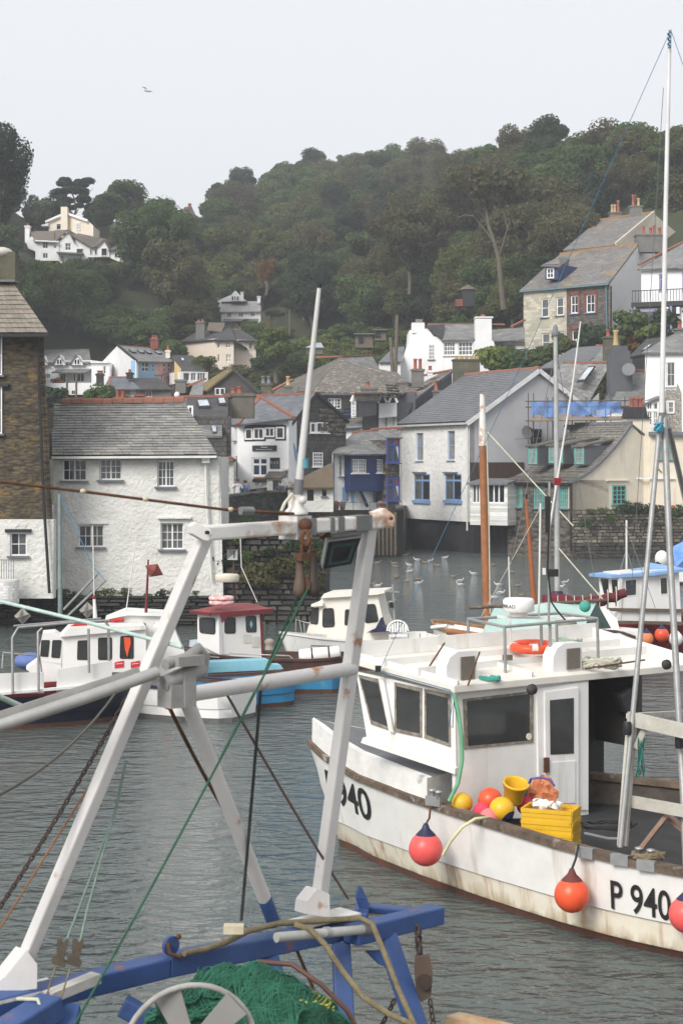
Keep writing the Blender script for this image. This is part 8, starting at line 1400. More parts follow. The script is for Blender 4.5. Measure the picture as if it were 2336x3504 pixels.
# small stays and rigging among the masts
for i, (a, c_, m2, l) in enumerate([((1668, 1480, 49.8), (1960, 1800, 46), PALEROPE, 'pale double stay slanting from the wooden mast'), ((1905, 1870, 44), (2060, 2050, 43), PALEROPE, 'pale sheet running down to the furled maroon sail'), ((2140, 1800, 49), (2240, 2080, 48), LEAD, 'thin stay on the blue roofed boat'), ((1900, 1200, 44), (1700, 2150, 44), LEAD, 'thin shroud of the silver yacht mast'), ((1902, 1200, 44), (2060, 2150, 44), LEAD, 'thin far shroud of the silver yacht mast'), ((1846, 1740, 45), (1640, 2120, 45), PALEROPE, 'thin pale stay between the two wooden masts')]):
    tag(MB().tube([P(*a), P(*c_)], .02 if i < 2 else .009, 5).build('stay_rope', m2), l, 'rope')
# ------------------------------------------------------------------ gulls
GW = mat('gull white', (.52, .515, .51), None, 5, .8); GG = mat('gull grey', (.30, .31, .33), None, 5, .8); GBr = mat('gull brown', (.24, .19, .14), (.16, .13, .10), 14, .8); GBk = mat('bill yellow', (.45, .3, .05))
def gull(label, wing, body):
    t = thing('gull', label, 'gull', (0, 0, 0), 'gulls floating on the harbour'); MB().lathe((-.2, 0, .05), [(.002, 0), (.06, .05), (.085, .14), (.09, .22), (.06, .34), (.03, .4)], 10, (1, 0, .08)).build('body', body, t)
    MB().tube([(.16, 0, .08), (.2, 0, .14), (.23, 0, .18)], .04, 8, .03).build('neck', body, t); MB().ball((.245, 0, .2), .042, 9, 6).build('head', body, t); MB().lathe((.28, 0, .198), [(.012, 0), (.002, .05)], 6, (1, 0, -.1)).build('bill', GBk, t)
    for s in (-1, 1): MB().add([(.08, s * .07, .12), (-.05, s * .09, .12), (-.28, s * .03, .12), (-.12, s * .085, .06), (.05, s * .085, .06)], [(0, 1, 2, 3, 4)]).build('wing', wing, t)
    return t
GA, GB = gull('white and grey gull floating on the harbour water', GG, GW), gull('brown young gull floating on the harbour water', GBr, GBr)
spots = [(1385, 1897, 1), (1427, 1912, 0), (1455, 1922, 1), (1470, 1916, 0), (1350, 1925, 1), (1353, 1935, 1), (1400, 1930, 0), (1497, 1932, 1), (1398, 1953, 0), (1356, 1972, 1), (1390, 1986, 1), (1427, 1980, 1), (1430, 1992, 0), (1548, 1970, 1), (1570, 1985, 0), (1576, 1998, 0), (1705, 1998, 0), (1768, 2002, 1), (1710, 2026, 0), (1692, 2042, 0), (1785, 2035, 1), (1280, 1996, 1), (1290, 2002, 0), (1265, 1925, 1), (1290, 1922, 1), (1750, 1955, 1), (1687, 1930, 1), (1915, 2005, 0), (1930, 1990, 0), (1520, 1905, 0), (1620, 1960, 0), (1335, 2060, 0)]
uA = uB = False
for x, y, k in spots:
    Y = 33000 / (y + 6 - YH); src = (GA, GB)[k]
    if (k == 0 and not uA): o = src; uA = True
    elif (k == 1 and not uB): o = src; uB = True
    else: o = copytree(src)
    o.location = ((x - CX) * Y / F, Y, -.01); o.rotation_euler = (0, 0, random.uniform(-.6, .6) + (math.pi if random.random() < .5 else 0)); o.scale = (.82,) * 3
fg = thing('flying_gull', 'lone gull gliding high in the empty sky', 'gull', P(505, 308, 90)); c = P(505, 308, 90); MB().lathe(c + V((-.2, 0, 0)), [(.01, 0), (.07, .12), (.06, .3), (.01, .42)], 8, (1, 0, -.2)).build('body', GW, fg)
for q in ([(0, 0, .03), (-.12, -.1, .12), (-.28, -.1, .14), (-.16, 0, .09)], [(0, 0, .03), (.1, .1, .0), (.33, .15, -.12), (.15, 0, -.02)]): MB().prism([c + V(p) for p in q], (0, .05, .012)).build('wing', GG, fg)
# ------------------------------------------------------------------ people on the quay
def person(label, px, py, Y, top, legs, skin=(.50, .33, .25), hair=(.05, .04, .03), turn=0., arm='down', seat=False, bag=None):
    """py is the row of the crown of the head; the figure stands 1.72 m tall behind the parapet"""
    c = P(px, py, Y); z0 = c.z - (1.72 if not seat else 1.3); t = thing('person', label, 'person', (c.x, Y, z0), 'people gathered at the harbour parapet'); R = Matrix.Rotation(turn, 3, 'Z'); k = V((c.x, Y, z0)); W_ = lambda x, y, z: k + R @ V((x, y, z - (.42 if seat and z > .5 else 0)))
    hip, kn = .92, .5
    me = bpy.data.meshes.new('body'); vs = [W_(0, 0, .95), W_(0, 0, 1.15), W_(0, .01, 1.38), W_(0, 0, 1.48), W_(0, -.01, 1.56), W_(.18, 0, 1.40), W_(.25, .02, 1.15), W_(.20, -.12, .98), W_(-.18, 0, 1.40), W_(-.25, .02, 1.15), W_(-.2, -.12, .98), W_(.1, 0, .9), W_(.11, 0, .5), W_(.11, .02, .08), W_(.11, -.12, .04), W_(-.1, 0, .9), W_(-.11, 0, .5), W_(-.11, .02, .08), W_(-.11, -.12, .04), W_(0, -.01, 1.66)]
    if arm == 'up': vs[6], vs[7], vs[9], vs[10] = W_(.3, -.1, 1.2), W_(.1, -.22, 1.5), W_(-.3, -.1, 1.2), W_(-.1, -.22, 1.5)
    if arm == 'lean': vs[6], vs[7], vs[9], vs[10] = W_(.27, -.1, 1.15), W_(.1, -.3, 1.08), W_(-.27, -.1, 1.15), W_(-.1, -.3, 1.08)
    es = [(0, 1), (1, 2), (2, 3), (3, 4), (4, 19), (2, 5), (5, 6), (6, 7), (2, 8), (8, 9), (9, 10), (0, 11), (11, 12), (12, 13), (13, 14), (0, 15), (15, 16), (16, 17), (17, 18)]
    me.from_pydata([tuple(v) for v in vs], es, []); o = bpy.data.objects.new('body', me); COL.objects.link(o); o.parent = t; o.location = -OFF[t.name]; o.modifiers.new('skin', 'SKIN')
    rad = [.155, .14, .165, .06, .085, .075, .055, .042, .075, .055, .042, .1, .07, .05, .045, .1, .07, .05, .045, .1]
    for sv, r in zip(me.skin_vertices[0].data, rad): sv.radius = (r, r)
    me.skin_vertices[0].data[0].use_root = True; sd_ = o.modifiers.new('sub', 'SUBSURF'); sd_.levels = sd_.render_levels = 2
    m = bpy.data.materials.new('clothes of a person'); m.use_nodes = True; nt = m.node_tree; N = nt.nodes; L_ = nt.links; tc = N.new('ShaderNodeTexCoord'); sp_ = N.new('ShaderNodeSeparateXYZ'); L_.new(tc.outputs['Object'], sp_.inputs[0]); zz = z0 - (.42 if seat else 0)
    col = None
    for zc, cc in ((zz + .96, top), (zz + 1.475, skin)):
        g_ = N.new('ShaderNodeMath'); g_.operation = 'GREATER_THAN'; L_.new(sp_.outputs['Z'], g_.inputs[0]); g_.inputs[1].default_value = zc; x = N.new('ShaderNodeMix'); x.data_type = 'RGBA'; L_.new(g_.outputs[0], x.inputs[0]); x.inputs[7].default_value = (*cc, 1)
        if col is None: x.inputs[6].default_value = (*legs, 1)
        else: L_.new(col, x.inputs[6])
        col = x.outputs[2]
    L_.new(col, N['Principled BSDF'].inputs['Base Color']); me.materials.append(m)
    MB().lathe(W_(0, .02, 1.62), [(.101, -.02), (.108, .04), (.09, .1), (.05, .125), (.001, .13)], 12).build('hair', mat('hair %.2f' % hair[0], hair), t)
    MB().ball(W_(0, -.115, 1.585), .018, 6, 4).build('nose', mat('skin %.2f' % skin[0], skin), t)
    for sx in (-1, 1): MB().ball(W_(sx * .036, -.098, 1.625), .011, 6, 4).build('eye', BLACKPAINT, t); MB().ball(W_(sx * .1, 0, 1.6), .02, 6, 4).build('ear', MATS['skin %.2f' % skin[0]], t)
    for a_ in (7, 10):
        h_ = vs[a_]; d_ = (h_ - vs[a_ - 1]).normalized(); q = MB(); q.bar(h_, h_ + d_ * .07, .07, .03)
        for i in range(4): q.tube([h_ + d_ * .07 + R @ V(((i - 1.5) * .019, 0, 0)), h_ + d_ * (.12 + .012 * (i in (1, 2))) + R @ V(((i - 1.5) * .02, -.01, 0)), h_ + d_ * (.14 + .014 * (i in (1, 2))) + R @ V(((i - 1.5) * .02, -.03, 0))], .0095, 5)
        q.tube([h_ + d_ * .02 + R @ V((.035, 0, 0)), h_ + d_ * .06 + R @ V((.06, -.01, 0)), h_ + d_ * .09 + R @ V((.062, -.02, 0))], .0105, 5); q.build('hand', MATS['skin %.2f' % skin[0]], t)
    if bag: MB().box(W_(.1, .2, 1.15), (.28, .16, .4)).build('backpack', mat('bag %.2f' % bag[0], bag), t)
    return t
person('person in a beige jacket standing by the small white lean-to', 771, 1647, 96.5, (.52, .47, .38), (.10, .09, .08), hair=(.35, .33, .3), turn=.3)
person('person in a white shirt lifting both hands to the face, teal bag beside', 813, 1640, 97, (.72, .71, .74), (.05, .08, .15), arm='up', bag=(.05, .3, .32))
person('person in a blue denim jacket seen from behind next to the white shirt', 840, 1644, 97.3, (.10, .16, .26), (.04, .05, .09), turn=2.6)
person('seated person in a dark top below the flower box', 891, 1655, 98, (.03, .035, .05), (.05, .05, .06), seat=True, hair=(.3, .28, .25))
person('person in a navy top with patterned front beside the gallery porch', 957, 1646, 99, (.025, .035, .07), (.03, .035, .06), arm='lean', turn=-.4)
person('person in a dark suit jacket and white shirt at the gallery doorway', 993, 1647, 99.5, (.02, .022, .03), (.02, .02, .025), hair=(.3, .29, .28), turn=.4)
# ------------------------------------------------------------------ the near trawler: only its stern gantry, gallows and net rise into view
E3 = V((.73, .68, 0)); AX = V((.68, -.73, 0)); BLUEP = mat('chipped blue paint', (.038, .085, .24), (.03, .065, .18), 3, .5, .15, 24, stain=((.22, .09, .05), 3.4, .63, .72))
T = thing('near_trawler', 'trawler with white A-frame gantry over chipped blue steel gallows', 'fishing boat', (1.5, 8.5, 0)); frn = Fr((-.74 + .68 * 8.3, 11.08 - .73 * 8.3), (-.68, .73))
hull(T, frn, [(-.6, .05, 2.0, 0), (0, .5, 1.9, .05), (1.2, 1.4, 1.75, .9), (3, 2.1, 1.6, 1.8), (5, 2.3, 1.55, 2.1), (7.4, 2.3, 1.52, 2.1), (8.3, 2.15, 1.52, 1.95)], 20, mat('cream trawler hull', (.62, .55, .40), (.52, .44, .30), 3, .5, .1, 20, stain=((.30, .13, .05), 3, .58, .7)), BOATW, BOOT, .5, .1, mat('rusty cream rail', (.48, .38, .24), (.34, .17, .07), 5, .8, .3, 20), .9, None, .12, .1)
def leg(a, b, w, m, name, par, h=None): return MB().bar(a, b, w, h, up=E3).build(name, m, par, bevel=.012)
LW = mat('chalky white gantry paint', (.58, .56, .54), (.51, .495, .48), 2.5, .55, .08, 26, stain=((.33, .15, .06), 4.5, .61, .70))
l1 = leg(P(72, 3320, 10.62), P(702, 1832, 11.0), .085, LW, 'gantry_leg', T); l2 = leg(P(1088, 3110, 12.3), P(1263, 1800, 12.22), .09, LW, 'gantry_leg', T)
bt = MB().bar(P(672, 1826, 10.98), P(1330, 1782, 12.34), .11, .095, up=(0, 0, 1)).build('gantry_beam', RUSTWHITE, T, bevel=.015)
def plate(pts, Y, m, name, par, th=.025):
    pts = [P(x, y, Y) for x, y in pts]; return MB().prism(pts, AX * -th).build(name, m, par, bevel=.004)
pl = plate([(655, 1800), (672, 1786), (722, 1812), (726, 1830), (716, 1850), (700, 1850), (658, 1826)], 10.85, LW, 'end_plate', T, .05); MB().lathe(P(706, 1822, 10.83), [(.012, 0), (.012, .02)], 10, AX).build('bolt_hole', BLACKPAINT, pl)
pl = plate([(1280, 1752), (1318, 1738), (1348, 1762), (1352, 1785), (1340, 1800), (1318, 1796), (1300, 1790)], 12.25, RUSTWHITE, 'end_plate', T, .06); MB().lathe(P(1334, 1774, 12.22), [(.012, 0), (.012, .02)], 10, AX).build('bolt_hole', RUST, pl)
for a, b_, w in (((1040, 1755), (1062, 1845), .03), ((1112, 1770), (1122, 1850), .02), ((1142, 1768), (1152, 1850), .03), ((1208, 1752), (1228, 1835), .06), ((1238, 1748), (1252, 1830), .02)):
    x = (a[0] + b_[0]) / 2; k = (x - CX) / F; A0, B0 = P(672, 1826, 10.98), P(1330, 1782, 12.34); c = A0.lerp(B0, (k * A0.y - A0.x) / ((B0.x - A0.x) - k * (B0.y - A0.y))); q = MB(); d_ = (P(1330, 1782, 12.34) - P(672, 1826, 10.98)).normalized(); q.bar(c - d_ * w, c + d_ * w, .12, .104); q.build('tape_wrap', mat('grey tape', (.14, .145, .14), (.2, .2, .19), 6, .6), bt)
cl = MB().bar(P(985, 1806, 11.62), P(1035, 1803, 11.74), .16, .155).build('aerial_clamp', LW, bt)
MB().tube([P(590, 2385, 10.86), P(905, 2335, 11.55), P(1205, 2288, 12.25)], .05, 14).build('cross_tube', LW, T)
MB().tube([P(632, 2380, 10.95), P(905, 3075, 11.9)], .048, 12).build('diagonal_tube', LW, T); MB().tube([P(905, 3072, 11.9), P(938, 3160, 12.0)], .05, 12).build('diagonal_foot', BLUEP, T)
for pts, Y in (([(20, 3340), (92, 3250), (130, 3300), (128, 3385), (0, 3400), (-20, 3370)], 10.55), ([(1045, 3128), (1050, 3085), (1086, 3040), (1128, 3060), (1130, 3140)], 12.2)): plate(pts, Y, LW, 'foot_gusset', T, .12)
MB().box(P(75, 3392, 10.6), (.5, .22, .02), (E3, -AX, V((0, 0, 1)))).build('foot_plate', RUSTWHITE, T); MB().box(P(1110, 3140, 12.3), (.5, .22, .02), (E3, -AX, V((0, 0, 1)))).build('foot_plate', RUSTWHITE, T)
# clamp and winch head on the left leg
WN = mat('grey winch steel', (.30, .295, .28), (.22, .21, .20), 5, .6, .2, 24)
w = thing('warping_winch', 'grey steel winch bracket clamped to the left gantry leg', 'winch', P(600, 2330, 10.7)); MB().box(P(585, 2380, 10.7), (.1, .14, .14), (E3, AX, V((0, 0, 1)))).build('clamp', WN, w); MB().box(P(632, 2355, 10.75), (.09, .12, .22), (E3, AX, V((0, 0, 1)))).build('clamp', WN, w)
MB().tube([P(560, 2340, 10.65), P(640, 2305, 10.75), P(690, 2290, 10.85)], .05, 12).build('barrel', WN, w); MB().tube([P(565, 2275, 10.6), P(640, 2250, 10.75), P(680, 2218, 10.8), P(700, 2245, 10.85), P(690, 2310, 10.85)], .035, 10).build('yoke', WN, w); MB().box(P(640, 2260, 10.7), (.2, .1, .06), (E3, AX, V((0, 0, 1)))).build('jaw', WN, w); MB().lathe(P(560, 2160, 10.95), [(.05, -.03), (.055, .04), (.04, .07)], 12, (-.8, 0, .4)).build('white_cap', LW, w)
bm = thing('derrick_boom', 'long grey metal boom reaching in from the left to the winch', 'boom', P(200, 2420, 10.4)); MB().tube([P(-160, 2535, 10.2), P(300, 2385, 10.4), P(540, 2300, 10.6)], .037, 12).build('tube', mat('dull aluminium', (.36, .355, .34), (.28, .275, .26), 4, .5, .1, 20, metal=.2), bm); MB().bar(P(-160, 2505, 10.25), P(480, 2300, 10.6), .016, .065).build('flange', MATS['dull aluminium'], bm)
# aerial
a = thing('radio_aerial', 'white tapered radio aerial with black tip on the gantry beam', 'aerial', P(1018, 1760, 11.66)); MB().tube([P(1018, 1700, 11.66), P(1050, 1380, 11.66), P(1092, 985, 11.66)], .028, 10, .014).build('whip', mat('grey white fibreglass', (.56, .55, .53), (.48, .47, .46), 3, .5), a); MB().tube([P(1092, 986, 11.66), P(1093, 972, 11.66)], .016, 8).build('tip', BLACKPAINT, a); MB().tube([P(1018, 1712, 11.66), P(1024, 1640, 11.66)], .032, 10).build('ferrule', LEAD, a); MB().lathe(P(1014, 1760, 11.66), [(.075, 0), (.08, .02), (.05, .05), (.055, .08), (.04, .1), (.045, .13)], 14).build('mount', RUSTWHITE, a); MB().ball(P(1035, 1712, 11.6), .028, 10, 7).build('bolt', LW, a); MB().tube([P(1040, 1570, 11.66), P(1043, 1602, 11.66)], .0265, 10).build('coloured_band', mat('teal tape', (.10, .30, .36)), a)
MB().tube([P(1000, 1690, 11.6), P(975, 1720, 11.55), P(962, 1750, 11.5)], .012, 6).build('cable', PALEROPE, a)
# floodlight
fl = thing('floodlight', 'grey floodlight with green tinted glass hung under the gantry beam', 'floodlight', P(1165, 1890, 12.0)); n3 = V((.1, -.85, -.5)).normalized(); q = [P(1120, 1850, 11.95), P(1240, 1834, 12.1), P(1205, 1930, 12.1), P(1100, 1948, 11.95)]
MB().prism(q, -n3 * .09).build('housing', mat('grey lamp housing', (.30, .30, .29), (.22, .22, .21), 5, .5), fl, bevel=.008); c = sum(q, V((0, 0, 0))) / 4; MB().prism([c + (p - c) * .9 + n3 * .004 for p in q], n3 * .01).build('bezel', BLACKPAINT, fl); MB().poly([c + (p - c) * .72 + n3 * .017 for p in q]).build('glass', mat('green lamp glass', (.045, .075, .065), (.03, .05, .045), 4, .1), fl); MB().bar(P(1100, 1840, 11.95), P(1125, 1818, 12.0), .03).build('bracket', RUST, fl); MB().bar(P(1130, 1832, 12.0), P(1245, 1818, 12.15), .06, .03).build('visor', MATS['grey lamp housing'], fl)
# hanging pulley block
pb = thing('pulley_block', 'rusty iron pulley block with wooden cheeks hanging from the gantry beam', 'pulley block', P(1050, 1990, 11.6)); BRNW = mat('greasy brown wood', (.14, .10, .07), (.09, .065, .05), 5, .6, .2, 20)
MB().ball(P(1045, 1795, 11.58), .045, 10, 7).build('shackle_ball', RUST, pb); MB().tube([P(1040, 1815, 11.55), P(1030, 1850, 11.55), P(1048, 1870, 11.55), P(1060, 1850, 11.55), P(1050, 1815, 11.55)], .016, 8, closed=True).build('shackle', RUST, pb); MB().tube([P(1036, 1850, 11.56), P(1030, 1890, 11.56), P(1048, 1902, 11.56), P(1062, 1885, 11.56), P(1054, 1855, 11.56)], .016, 8, closed=True).build('shackle', RUST, pb); MB().box(P(1048, 1905, 11.56), (.14, .06, .05), (E3, AX, V((0, 0, 1)))).build('crosshead', RUST, pb)
for x, m2 in ((1026, BRNW), (1072, mat('dark sheave', (.05, .035, .03), (.03, .025, .022), 5, .5))): MB().lathe(P(x, 2035, 11.56), [(.001, -.02), (.04, 0), (.045, .04), (.03, .12), (.024, .22), (.03, .25)], 12).build('cheek', m2, pb)
MB().lathe(P(1050, 2005, 11.56), [(.055, -.018), (.045, 0), (.055, .018)], 16, E3).build('sheave', RUST, pb)
def rope(label, pts, r, m, sag=0., name='rope', cat='rope'):
    q = [P(*p) for p in pts]
    if len(q) == 2: q = [q[0].lerp(q[1], t) + V((0, 0, -sag * 4 * t * (1 - t))) for t in np.linspace(0, 1, 9)]
    return tag(MB().tube(q, r, 7).build(name, m), label, cat)
rope('green rope running from the pulley block down across to the lower left', [(1068, 1985, 11.55), (225, 3560, 10.0)], .0075, GREENROPE, .05); rope('second green rope dropping from the pulley block behind the cross tube', [(1030, 2015, 11.6), (905, 2300, 12.2), (700, 2700, 12.6)], .007, GREENROPE)
rope('black rope hanging straight from the cross tube to the blue beam', [(892, 2360, 11.5), (825, 3150, 11.6)], .011, DARKROPE, .02); rope('rusty wire slanting from the winch behind the diagonal tube', [(560, 2380, 10.9), (760, 2760, 11.8)], .013, RUST, .02); rope('thin brown wire from the cross tube to the hooked eye of the gallows', [(770, 2365, 11.3), (1190, 3075, 12.5)], .009, mat('brown wire', (.13, .08, .06)), .02)
rope('rusty wire running down outside the left gantry leg', [(300, 2700, 10.8), (-20, 3210, 10.2)], .006, mat('orange rusty wire', (.24, .10, .03)), 0); rope('dark mooring rope crossing the water at the far left', [(400, 2365, 30), (-40, 2740, 18)], .02, mat('dull mooring rope', (.10, .09, .07)), .2); rope('pale green mooring rope stretched from the left across the navy boat', [(-30, 2050, 12), (300, 2130, 11.4), (625, 2215, 10.85)], .013, mat('mint rope', (.45, .56, .50), (.36, .46, .42), 20)); rope('frayed pale rope end at the far left below the boom', [(-10, 2380, 12), (80, 2420, 12.2)], .02, mat('mint rope', (.45, .56, .5)), .0)
rope('rusty stay wire with yellow floats running to the gantry beam', [(-20, 1646, 10.2), (300, 1684, 10.5), (640, 1728, 10.9), (770, 1744, 11.1), (1005, 1758, 11.5)], .0095, RUST)
for i, (x, y, Y) in enumerate(((285, 1681, 10.45), (499, 1708, 10.7), (790, 1743, 11.12))): tag(MB().ball(P(x, y, Y), .019, 9, 6, .8).build('stay_float', mat('cream bead', (.55, .47, .33), (.42, .34, .22), 9)), 'small cream float threaded on the rusty stay wire', 'float', 'floats on the stay wire')
tag(MB().tube([P(822, 1748, 11.15), P(865, 1748, 11.22)], .026, 8).build('taped_joint', mat('grey tape', (.14, .145, .14))), 'grey taped joint on the rusty stay wire near the beam', 'joint')
for k, x in enumerate((0, 26)): rope(['first', 'second'][k] + ' thin pale green lifting line behind the left leg to the brass hooks', [(432, 2600, 10.95), (400 - x * .1, 2760, 10.9), (300 - (0 if k else 30), 3110, 10.75), (222 + (50 if k else 0), 3235, 10.6)], .0075, mat('grey green line', (.20, .28, .24), (.14, .2, .17), 20))
hk = thing('lifting_hook', 'pair of flat bronze hook plates on pale green lines', 'hooks', P(230, 3260, 10.55)); BRZ = mat('dull bronze', (.12, .095, .065), (.08, .065, .05), 6, .5, .2, 30, metal=.3)
for dx in (0, 52): MB().prism([P(x + dx, y, 10.5) for x, y in ((196, 3215), (206, 3212), (211, 3226), (220, 3226), (226, 3214), (234, 3222), (218, 3285), (228, 3295), (222, 3312), (178, 3300), (178, 3270), (195, 3268))], (0, .03, 0)).build('hook_plate', BRZ, hk); MB().tube([P(190 + dx, 3310, 10.5), P(150 + dx, 3440, 10.4)], .006, 5).build('tail_line', TANROPE, hk)
def chain(label, a, b, n, r, m, sag=0.):
    t = thing('rusty_chain', label, 'chain', a); a, b = V(a), V(b); d = (b - a); L = d.length / n; d.normalize()
    for i in range(n):
        c = a.lerp(b, (i + .5) / n) + V((0, 0, -sag * 4 * (i / n) * (1 - i / n))); s = E3 if i % 2 else AX; s = (s - d * s.dot(d)).normalized(); MB().tube([c + d * (L * .62 * math.cos(x)) + s * (L * .34 * math.sin(x)) for x in np.linspace(0, 6.28, 11)[:-1]], r, 5, closed=True).build('link', m, t)
    return t
DKRUST = mat('dark rusty chain', (.055, .035, .028), (.035, .025, .022), 8, .8, .3, 30); chain('long dark rusty chain running down outside the left gantry leg', P(436, 2385, 10.95), P(-20, 3135, 10.3), 46, .0065, DKRUST, .03); chain('short dark rusty chain hanging from the blue bracket', P(1428, 3170, 12.3), P(1436, 3290, 12.3), 4, .012, DKRUST); chain('thin rusty chain below the brown block', P(1470, 3420, 12.2), P(1490, 3560, 12.1), 6, .007, DKRUST); chain('rusty chain slanting between the blue legs', P(1350, 3420, 12.4), P(1290, 3540, 12.3), 6, .008, DKRUST)
hb2 = thing('hanging_block', 'brown iron snatch block hanging under the blue bracket', 'pulley block', P(1450, 3350, 12.25)); MB().prism([P(x, y, 12.2) for x, y in ((1420, 3280), (1470, 3270), (1480, 3330), (1474, 3410), (1440, 3430), (1424, 3400), (1418, 3330))], (0, .06, 0)).build('cheek', mat('brown iron', (.10, .065, .045), (.07, .05, .04), 6, .7), hb2); MB().lathe(P(1452, 3360, 12.18), [(.05, -.02), (.05, .02)], 14, (0, -1, 0)).build('sheave', DKRUST, hb2)
# blue gallows
G = dict(m=BLUEP)
def bb(a, b, w, h=None, name='gallows_beam'): return MB().bar(a, b, w, h, up=(0, 0, 1)).build(name, BLUEP, T, bevel=.012)
bb(P(-120, 3470, 10.3), P(560, 3305, 11.3), .16, .13); bb(P(560, 3305, 11.3), P(1240, 3165, 12.55), .16, .13); bb(P(1200, 3200, 12.2), P(1495, 3128, 12.9), .15, .13); bb(P(1225, 3105, 12.9), P(1495, 3128, 12.92), .12, .05); bb(P(1232, 3150, 12.4), P(1240, 3105, 12.95), .1, .1); bb(P(-60, 3590, 9.9), P(180, 3440, 10.4), .18, .14)
bb(P(1320, 3200, 12.45), P(1455, 3600, 12.0), .13, .1, 'gallows_leg'); bb(P(900, 3270, 11.9), P(1010, 3600, 11.5), .17, .12, 'gallows_leg'); bb(P(1165, 3230, 12.3), P(1185, 3600, 11.9), .13, .1, 'gallows_leg'); bb(P(420, 3440, 10.9), P(640, 3560, 10.9), .12, .12, 'gallows_leg'); bb(P(240, 3450, 10.55), P(190, 3640, 10.2), .14, .1, 'gallows_leg')
plate([(1255, 3255), (1355, 3250), (1345, 3320), (1300, 3300)], 12.35, BLUEP, 'gusset', T, .03); MB().prism([P(1225, 3030, 12.6), P(1248, 3075, 12.55), P(1252, 3110, 12.55), P(1228, 3108, 12.6), P(1215, 3070, 12.6)], AX * .03).build('hooked_eye', BLUEP, T)
MB().bar(P(170, 3385, 10.9), P(340, 3320, 11.1), .02, .02).build('rust_strip', RUST, T); MB().bar(P(330, 3330, 11.1), P(575, 3265, 11.45), .05, .03).build('rust_strip', mat('red primer', (.26, .10, .08), (.2, .08, .07), 4), T)
sh = thing('eye_shackle', 'rusty shackle through the blue eye plate on the beam', 'shackle', P(590, 3260, 11.3)); MB().lathe(P(585, 3235, 11.3), [(.06, -.015), (.065, 0), (.06, .015)], 16, AX).build('eye_plate', BLUEP, sh); MB().tube([P(575, 3225, 11.25), P(580, 3262, 11.22), P(610, 3275, 11.25), P(640, 3262, 11.3)], .014, 7).build('shackle_bow', RUST, sh); MB().ball(P(612, 3205, 11.3), .018, 8, 6).build('pin', RUST, sh)
rope('thick tan rope lashed along the blue beam and over to the right', [(630, 3262, 11.25), (700, 3248, 11.4), (770, 3225, 11.55), (850, 3185, 11.75), (950, 3160, 11.95), (1100, 3150, 12.1), (1230, 3142, 12.2), (1272, 3160, 12.15), (1310, 3250, 12.05), (1360, 3380, 11.95), (1440, 3560, 11.8)], .021, TANROPE); rope('second thick tan rope dropping from the beam behind the net', [(1010, 3165, 11.9), (1060, 3178, 11.85), (1110, 3230, 11.8), (1170, 3320, 11.7), (1240, 3410, 11.6), (1330, 3470, 11.6), (1420, 3510, 11.6)], .021, TANROPE)
for k in range(3): rope(['upper', 'middle', 'lower'][k] + ' rusty bent hose behind the green net', [(880 + k * 20, 3290 + k * 55, 11.5), (1000, 3300 + k * 50, 11.4), (1100, 3370 + k * 40, 11.3), (1190, 3460 + k * 40, 11.3), (1240, 3560 + k * 20, 11.3)], .017, mat('rusty brown hose', (.12, .055, .035), (.08, .04, .03), 6, .6))
rope('rusty strut slanting behind the gallows legs', [(1010, 3240, 12.2), (1130, 3520, 12.2)], .012, RUST)
o = thing('deck_light', 'long clear tube lamp taped under the right foot of the gantry', 'lamp', P(1100, 3200, 12.0)); MB().tube([P(945, 3208, 11.7), P(1270, 3178, 12.25)], .034, 10).build('tube', mat('clear dirty plastic', (.40, .41, .38), (.32, .32, .30), 5, .25), o); MB().tube([P(1110, 3190, 11.97), P(1125, 3190, 12.0)], .038, 10).build('clip', STEEL, o); MB().tube([P(1238, 3180, 12.2), P(1262, 3180, 12.24)], .042, 10).build('tape', MATS['grey tape'], o)
o = thing('wooden_batten', 'white painted box batten lying on the blue beam', 'batten', P(240, 3390, 10.6)); MB().bar(P(165, 3412, 10.45), P(330, 3345, 10.75), .085, .06).build('plank', mat('worn white wood', (.50, .48, .44), (.36, .34, .31), 4, .7), o); tag(MB().box(P(800, 3178, 11.5), (.13, .09, .05)).build('cream_lamp', mat('cream plastic', (.60, .54, .40), (.48, .40, .28), 8)), 'small cream lamp on the blue beam where the black rope ends', 'lamp')
tag(MB().tube([P(60, 3418, 10.35), P(130, 3420, 10.3), P(142, 3450, 10.25), P(145, 3540, 10.2)], .012, 6).build('rope_lashing', PALEROPE), 'pale rope lashing tied round the blue beam by the left foot', 'rope')
# net drum and net
nd = thing('net_drum', 'white rimmed net drum half hidden by green netting', 'net drum', P(650, 3600, 10.0)); c = P(650, 3590, 9.9); rr = .36
MB().tube([c + V((rr * math.cos(a), .12 * math.cos(a), rr * math.sin(a))) for a in np.linspace(0, 6.28, 41)[:-1]], .017, 8, closed=True).build('rim', mat('dull rim', (.36, .35, .33), (.26, .25, .23), 5), nd)
for a in (.75, 1.95, 3.3, 5.5): p = V((math.cos(a), .12 * math.cos(a), math.sin(a))); q_ = V((-math.sin(a), 0, math.cos(a))); MB().prism([c + p * rr - q_ * .08, c + p * rr + q_ * .08, c + p * .08 + q_ * .05, c + p * .08 - q_ * .05], (0, .02, 0)).build('spoke', mat('dull grey plate', (.26, .255, .24)), nd)
nt_ = thing('fishing_net', 'green trawl net heaped on the net drum with yellow streaks', 'fishing net', P(820, 3560, 10.5)); b = MB(); n_, m_ = 64, 30; vs = []; rg = random.Random(4)
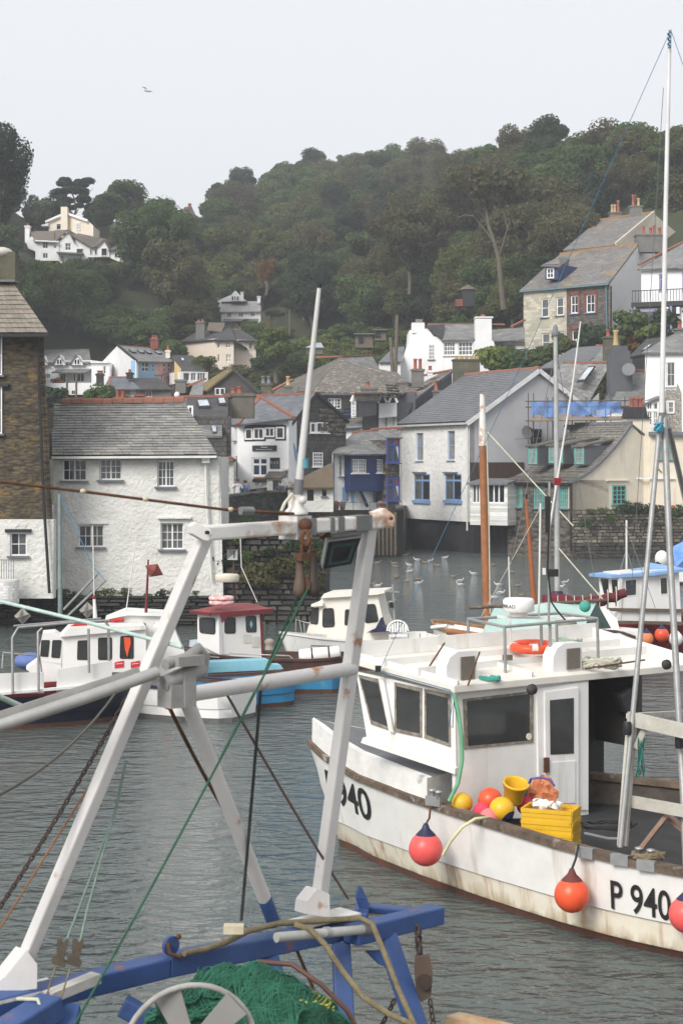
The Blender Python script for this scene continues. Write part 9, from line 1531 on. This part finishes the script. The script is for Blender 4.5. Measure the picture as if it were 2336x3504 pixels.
def netpt(a, s): 
    r = .37 + .055 * math.sin(5 * a + 7 * s) * math.sin(9 * s) + .03 * math.sin(17 * a + 3 * s) + .02 * math.sin(31 * s + 9 * a); cc = P(735, 3560, 10.6).lerp(P(1000, 3620, 11.0), s); k = 1 - .35 * (2 * s - 1) ** 2 * (.4 if s < .5 else 1); return cc + V((r * k * 1.0 * math.cos(a), .25 * math.cos(a) + .02, r * k * math.sin(a) * 1.15)) + V((.2 * (s - .5), 0, 0))
for j in range(m_ + 1):
    for i in range(n_): vs.append(netpt(2 * math.pi * i / n_, j / m_))
b.add(vs, [(j * n_ + i, j * n_ + (i + 1) % n_, (j + 1) * n_ + (i + 1) % n_, (j + 1) * n_ + i) for j in range(m_) for i in range(n_)], True); b.build('folds', mat('dark green net bundle', (.035, .15, .09), (.02, .09, .055), 9, .9, 1, 26, bdist=.05), nt_)
b = MB(); NETC = mat('bright green twine', (.06, .26, .16), (.04, .17, .11), 7, .85)
for i in range(700):
    a0, s0 = rg.uniform(.3, 2.9), rg.uniform(-.02, .95); da = rg.choice((-1, 1)) * rg.uniform(.3, .8); b.tube([netpt(a0 + da * t, min(1, s0 + .22 * t)) * 1.0 + V((0, 0, .008 + .012 * rg.random())) for t in np.linspace(0, 1, 6)], .0022, 3, caps=False)
b.build('twine', NETC, nt_, kind='stuff')
b = MB()
for i in range(16):
    s0 = rg.uniform(.25, .75); b.tube([netpt(.35 + .5 * t + .03 * i / 5, s0 + .25 * t) + V((0, 0, .015)) for t in np.linspace(0, 1, 6)], .008, 4, caps=False)
b.build('yellow_twine', mat('yellow twine', (.42, .42, .06), (.30, .30, .05), 8), nt_, kind='stuff')
# ------------------------------------------------------------------ the hazy air over the valley
hz = MB().box((0, 290, 33), (280, 640, 69)).build('haze', mat('haze', (1, 1, 1))); hz['kind'] = 'stuff'
m = hz.data.materials[0]; nt = m.node_tree; nt.nodes.clear(); out = nt.nodes.new('ShaderNodeOutputMaterial'); vol = nt.nodes.new('ShaderNodeVolumePrincipled')
vol.inputs['Color'].default_value = (.93, .95, 1, 1); vol.inputs['Density'].default_value = .00075; vol.inputs['Anisotropy'].default_value = .2
nt.links.new(vol.outputs[0], out.inputs['Volume'])
